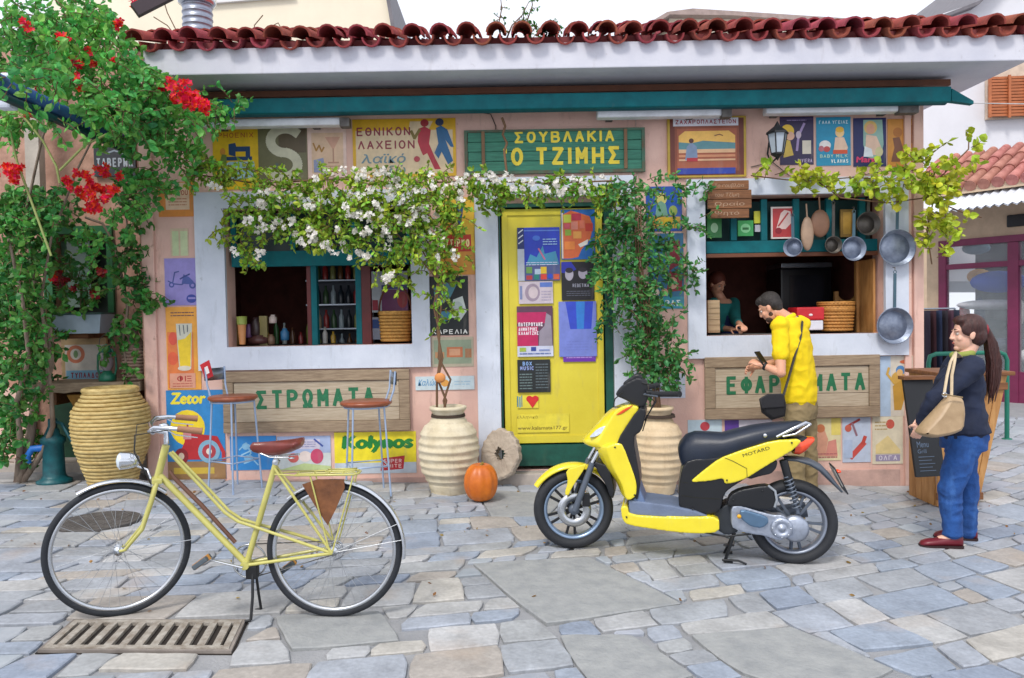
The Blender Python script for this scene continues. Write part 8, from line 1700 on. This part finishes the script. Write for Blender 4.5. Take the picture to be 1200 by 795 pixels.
# --- dark ivy left side ---
iv = thing('ivy', 'dark green ivy covering the far left wall and its corner post', 'climbing plant', tuple(on_ground(10, 570)))
fo, tw = mass(iv, LI, 'x', [(12, 330, 30, 60, 6.9, .4, 120), (26, 445, 20, 50, 6.85, .1, 30), (10, 520, 14, 30, 6.9, .1, 14), (40, 380, 22, 40, 6.85, .15, 34), (34, 270, 34, 44, 6.9, .3, 70), (16, 430, 32, 60, 7.3, .25, 75), (50, 400, 14, 40, 7.45, .15, 26), (22, 510, 24, 28, 7.3, .15, 28), (150, 300, 14, 40, 7.25, .06, 24), (160, 345, 22, 22, 7.2, .08, 24), (146, 400, 12, 40, 7.25, .06, 20), (60, 240, 36, 22, 7.3, .3, 30), (18, 240, 20, 24, 7.2, .2, 24), (150, 230, 18, 26, 7.2, .1, 18)], .07, .055, .2, 5, .5); finish(iv, fo, tw, LI)
MB().tube([at(x, y, 7.27) for x, y in ((150, 440), (144, 400), (150, 360), (142, 320), (134, 285), (120, 262), (100, 255))], .012, n=7).build('stem', BARK, iv)
MB().tube([at(x, y, 7.3) for x, y in ((152, 440), (150, 380), (146, 330), (150, 280), (146, 230))], .009, n=7).build('stem', BARK, iv)
# --- white flowering climber from the pale pot ---
ja = thing('white_climber', 'white flowering climber trained from the pale pot across the left window and door', 'climbing plant', tuple(at(518, 485, 6.85)))
J = [(285, 205, 60, 12, 7.0, .1, 46), (300, 245, 34, 26, 6.95, .12, 46), (295, 290, 22, 20, 7.0, .08, 22), (345, 235, 42, 26, 6.9, .14, 60), (400, 225, 50, 26, 6.85, .14, 75), (400, 265, 42, 22, 6.9, .12, 55), (355, 272, 34, 18, 6.95, .1, 34), (460, 235, 48, 38, 6.85, .16, 100), (450, 285, 36, 26, 6.9, .12, 55), (505, 225, 44, 26, 6.9, .14, 60), (505, 275, 34, 34, 6.85, .14, 58), (525, 310, 24, 26, 6.9, .12, 30), (470, 320, 16, 12, 6.95, .08, 12), (560, 222, 30, 18, 6.95, .08, 30), (600, 222, 40, 12, 7.0, .07, 32), (660, 218, 40, 14, 7.0, .08, 34), (700, 222, 30, 14, 7.0, .08, 20), (535, 252, 22, 24, 6.9, .1, 22), (515, 350, 14, 40, 6.85, .06, 14), (250, 200, 26, 14, 7.0, .08, 20), (228, 195, 20, 16, 6.95, .1, 14), (258, 262, 9, 20, 7.1, .05, 8), (574, 240, 10, 10, 7.05, .04, 8)]
fo, tw = mass(ja, LY, 'x', [q[:6]+(int(q[6]*1.0),) for q in J], .055, .032, .15, 5, .5); fl = MB()
for (px, py, rx, ry, cnt) in ((310, 232, 22, 10, 8), (305, 262, 22, 14, 7), (290, 295, 20, 8, 5), (345, 260, 20, 14, 7), (365, 280, 24, 10, 8), (380, 232, 36, 16, 13), (410, 262, 30, 16, 12), (395, 290, 14, 8, 5), (440, 215, 34, 18, 16), (470, 245, 34, 22, 17), (445, 280, 22, 16, 8), (450, 325, 12, 7, 4), (500, 215, 40, 14, 12), (500, 260, 28, 22, 10), (520, 290, 20, 22, 6), (560, 208, 30, 8, 7), (600, 213, 34, 10, 9), (660, 218, 36, 10, 9), (530, 225, 20, 16, 6), (420, 300, 14, 6, 4), (400, 205, 40, 8, 7), (690, 210, 20, 8, 3), (265, 215, 20, 8, 2)):
    for _ in range(cnt): x, y = blob(px, py, rx, ry); cluster(fl, at(x, y, 6.74+rv.uniform(-.04, .14)), rv.uniform(.02, .042), rv.randint(5, 13), .021, 0)
finish(ja, fo, tw, LY, fl, PW)
for k, (x0, dx) in enumerate(((512, 0), (518, 5), (524, -4))):
    pts = [(x0, 488), (x0+dx, 470), (x0-dx, 445), (516+dx*.5, 420), (514-dx*.3, 390), (512+dx, 360), (514, 330), (505-k*12, 290), (480-k*20, 250)]
    P_ = [at(x, y, 6.85) for x, y in pts]; MB().tube(P_, [.011, .011, .01, .01, .009, .009, .008, .006, .004], n=8).build('stem', TWIG, ja)
c = at(517, 443, 6.8); MB().ell((c.x-.01, 6.8, c.z), (.05, .02, .045)).build('tie_label', P('d28a4a', .6), ja)
MB().tube([at(x, y, 7.05) for x, y in ((230, 205), (300, 215), (400, 210), (480, 215), (560, 212), (640, 215), (720, 212))], .008, n=6).build('branch', TWIG, ja)
MB().tube([at(588, 138, 7.1), at(592, 148, 7.12), at(589, 158, 7.12), at(594, 168, 7.12), at(591, 178, 7.1), at(594, 205, 7.05)], .012, n=7).build('branch', TWIG, ja)
# --- dark climber right of the door ---
cl_ = thing('green_climber', 'dense dark green climber growing from the tan pot beside the yellow door', 'climbing plant', tuple(at(772, 485, 6.85)))
fo, tw = mass(cl_, LD, 'x', [(748, 300, 36, 60, 6.9, .12, 50), (764, 400, 34, 40, 6.85, .12, 40), (745, 235, 30, 28, 7.0, .1, 34), (735, 275, 36, 30, 6.95, .14, 56), (740, 325, 38, 34, 6.9, .15, 66), (755, 375, 34, 34, 6.9, .15, 58), (765, 415, 34, 24, 6.9, .13, 48), (770, 445, 22, 12, 6.9, .1, 22), (712, 300, 14, 40, 7.0, .06, 24), (708, 370, 8, 20, 7.05, .04, 7), (800, 225, 22, 10, 7.1, .04, 9), (815, 265, 10, 12, 7.15, .04, 6), (808, 320, 14, 10, 7.15, .05, 9), (796, 425, 14, 10, 6.95, .05, 10), (720, 230, 18, 14, 7.05, .05, 14), (790, 290, 12, 40, 7.05, .05, 18), (830, 222, 8, 8, 7.15, .03, 4)], .06, .034, .16, 5, .5); finish(cl_, fo, tw, LD)
for k in range(3): MB().tube([at(x+k*3, y, 6.87) for x, y in ((768, 486), (765, 450), (758, 410), (752, 360), (745, 300), (745, 240))], [.011, .01, .009, .008, .007, .005], n=7).build('stem', TWIG, cl_)
# --- grape vine, right ---
gv = thing('grape_vine', 'yellow green grape vine trailing over the right window and the corner of the building', 'climbing plant', tuple(at(1088, 420, 7.0)))
fo, tw = mass(gv, LV, 'x', [q[:6]+(max(3, int(q[6]*.66)),) for q in [(895, 207, 22, 5, 7.1, .05, 7), (950, 207, 26, 7, 7.05, .06, 17), (1000, 212, 26, 9, 7.05, .06, 16), (1040, 210, 26, 14, 7.0, .07, 24), (1075, 205, 22, 18, 7.0, .08, 28), (1105, 210, 26, 16, 6.95, .08, 34), (1090, 240, 22, 22, 7.0, .08, 26), (1110, 260, 30, 10, 7.0, .08, 20), (1092, 285, 10, 22, 7.0, .05, 12), (1050, 235, 22, 6, 7.1, .04, 8), (1130, 200, 14, 14, 6.95, .06, 8), (1135, 165, 5, 14, 6.95, .05, 4), (1084, 185, 14, 8, 7.0, .05, 6), (970, 225, 14, 8, 7.1, .03, 5), (940, 218, 8, 6, 7.1, .03, 3)]], .075, .07, .13, 3, .3); finish(gv, fo, tw, LV)
for pts in ([(880, 206), (940, 213), (1000, 208), (1060, 212), (1100, 220)], [(960, 214), (985, 232), (1040, 238), (1085, 232)], [(1092, 310), (1086, 270), (1094, 235), (1100, 210), (1135, 175), (1136, 152)], [(1094, 235), (1130, 250), (1150, 255)]): MB().tube([at(x, y, 7.08) for x, y in pts], .006, n=6).build('stem', TWIG, gv)
# --- plant on the roof ---
rp_ = thing('roof_weed', 'leafy twigs sticking up behind the roof tiles against the sky', 'plant', tuple(at(620, 50, 7.2))); fo, tw = MB(), MB()
for pts in ([(588, 48), (584, 30), (588, 10), (586, -8)], [(592, 50), (600, 30), (612, 18), (620, 2)], [(622, 44), (618, 24), (624, 6), (622, -8)], [(640, 50), (645, 35), (655, 30)], [(600, 44), (608, 30), (618, 22)]):
    tw.tube([at(x, y, 7.2) for x, y in pts], [.009, .007, .005, .003][:len(pts)], n=5)
    for i in range(len(pts)-1):
        for k in range(4): t_ = rv.random(); x = pts[i][0]+(pts[i+1][0]-pts[i][0])*t_; y = pts[i][1]+(pts[i+1][1]-pts[i][1])*t_; sprig(fo, tw, at(x, y, 7.2), .07, 2, .035, .022)
for _ in range(22): x, y = blob(640, 38, 18, 9); sprig(fo, tw, at(x, y, 7.2), .08, 3, .045, .03)
finish(rp_, fo, tw, LI)
# --- red flowered plant in the planter ---
pp = thing('potted_plant', 'red flowered green plant growing in the pale blue planter box', 'plant', tuple(at(92, 372, 7.62))); fo, tw = mass(pp, LI, 'x', [(95, 335, 26, 24, 7.5, .1, 34), (92, 310, 20, 14, 7.5, .1, 14)], .085, .045, .14, 3, .2); fl = MB()
for x, y in ((70, 322), (76, 330), (68, 330), (120, 320), (88, 338), (112, 345)): cluster(fl, at(x, y, 7.4), .04, 8, .035, 0)
finish(pp, fo, tw, LI, fl, PO, 'bracts'); MB().tube([at(95, 372, 7.6), at(95, 335, 7.55)], .01, n=6).build('stem', TWIG, pp)
# dry twigs behind, on the cream wall
dt = thing('dry_creeper', 'thin bare creeper twigs against the cream house by the chimney pipe', 'plant', tuple(at(205, 60, 8.4))); tw = MB()
for pts in ([(212, 58), (206, 35), (196, 15), (190, -5)], [(208, 45), (196, 30), (180, 20)], [(300, 48), (298, 30), (308, 18)], [(315, 48), (316, 32), (326, 27), (332, 38), (334, 50)]): tw.tube([at(x, y, 8.4) for x, y in pts], .006, n=5)
tw.build('twigs', TWIG, dt, kind='stuff')
# fallen leaves on the paving
lf = MB()
for _ in range(90):
    x, y = rv.uniform(0, 1200), 575+abs(rv.gauss(0, 60)); p = on_ground(x, min(790, y)); p.z += .012; leaf(lf, p, Vector((rv.uniform(-1, 1), rv.uniform(-1, 1), .06)).normalized(), rv.uniform(.02, .04), rv.uniform(.012, .025), 0, up=None)
o = lf.build('fallen_leaves', leafmat('dry_leaf', 'b08a4a', '7a5a34', .25), None, recalc=False, kind='stuff'); o['label'] = 'small dry leaves scattered on the stone paving'; o['category'] = 'fallen leaves'
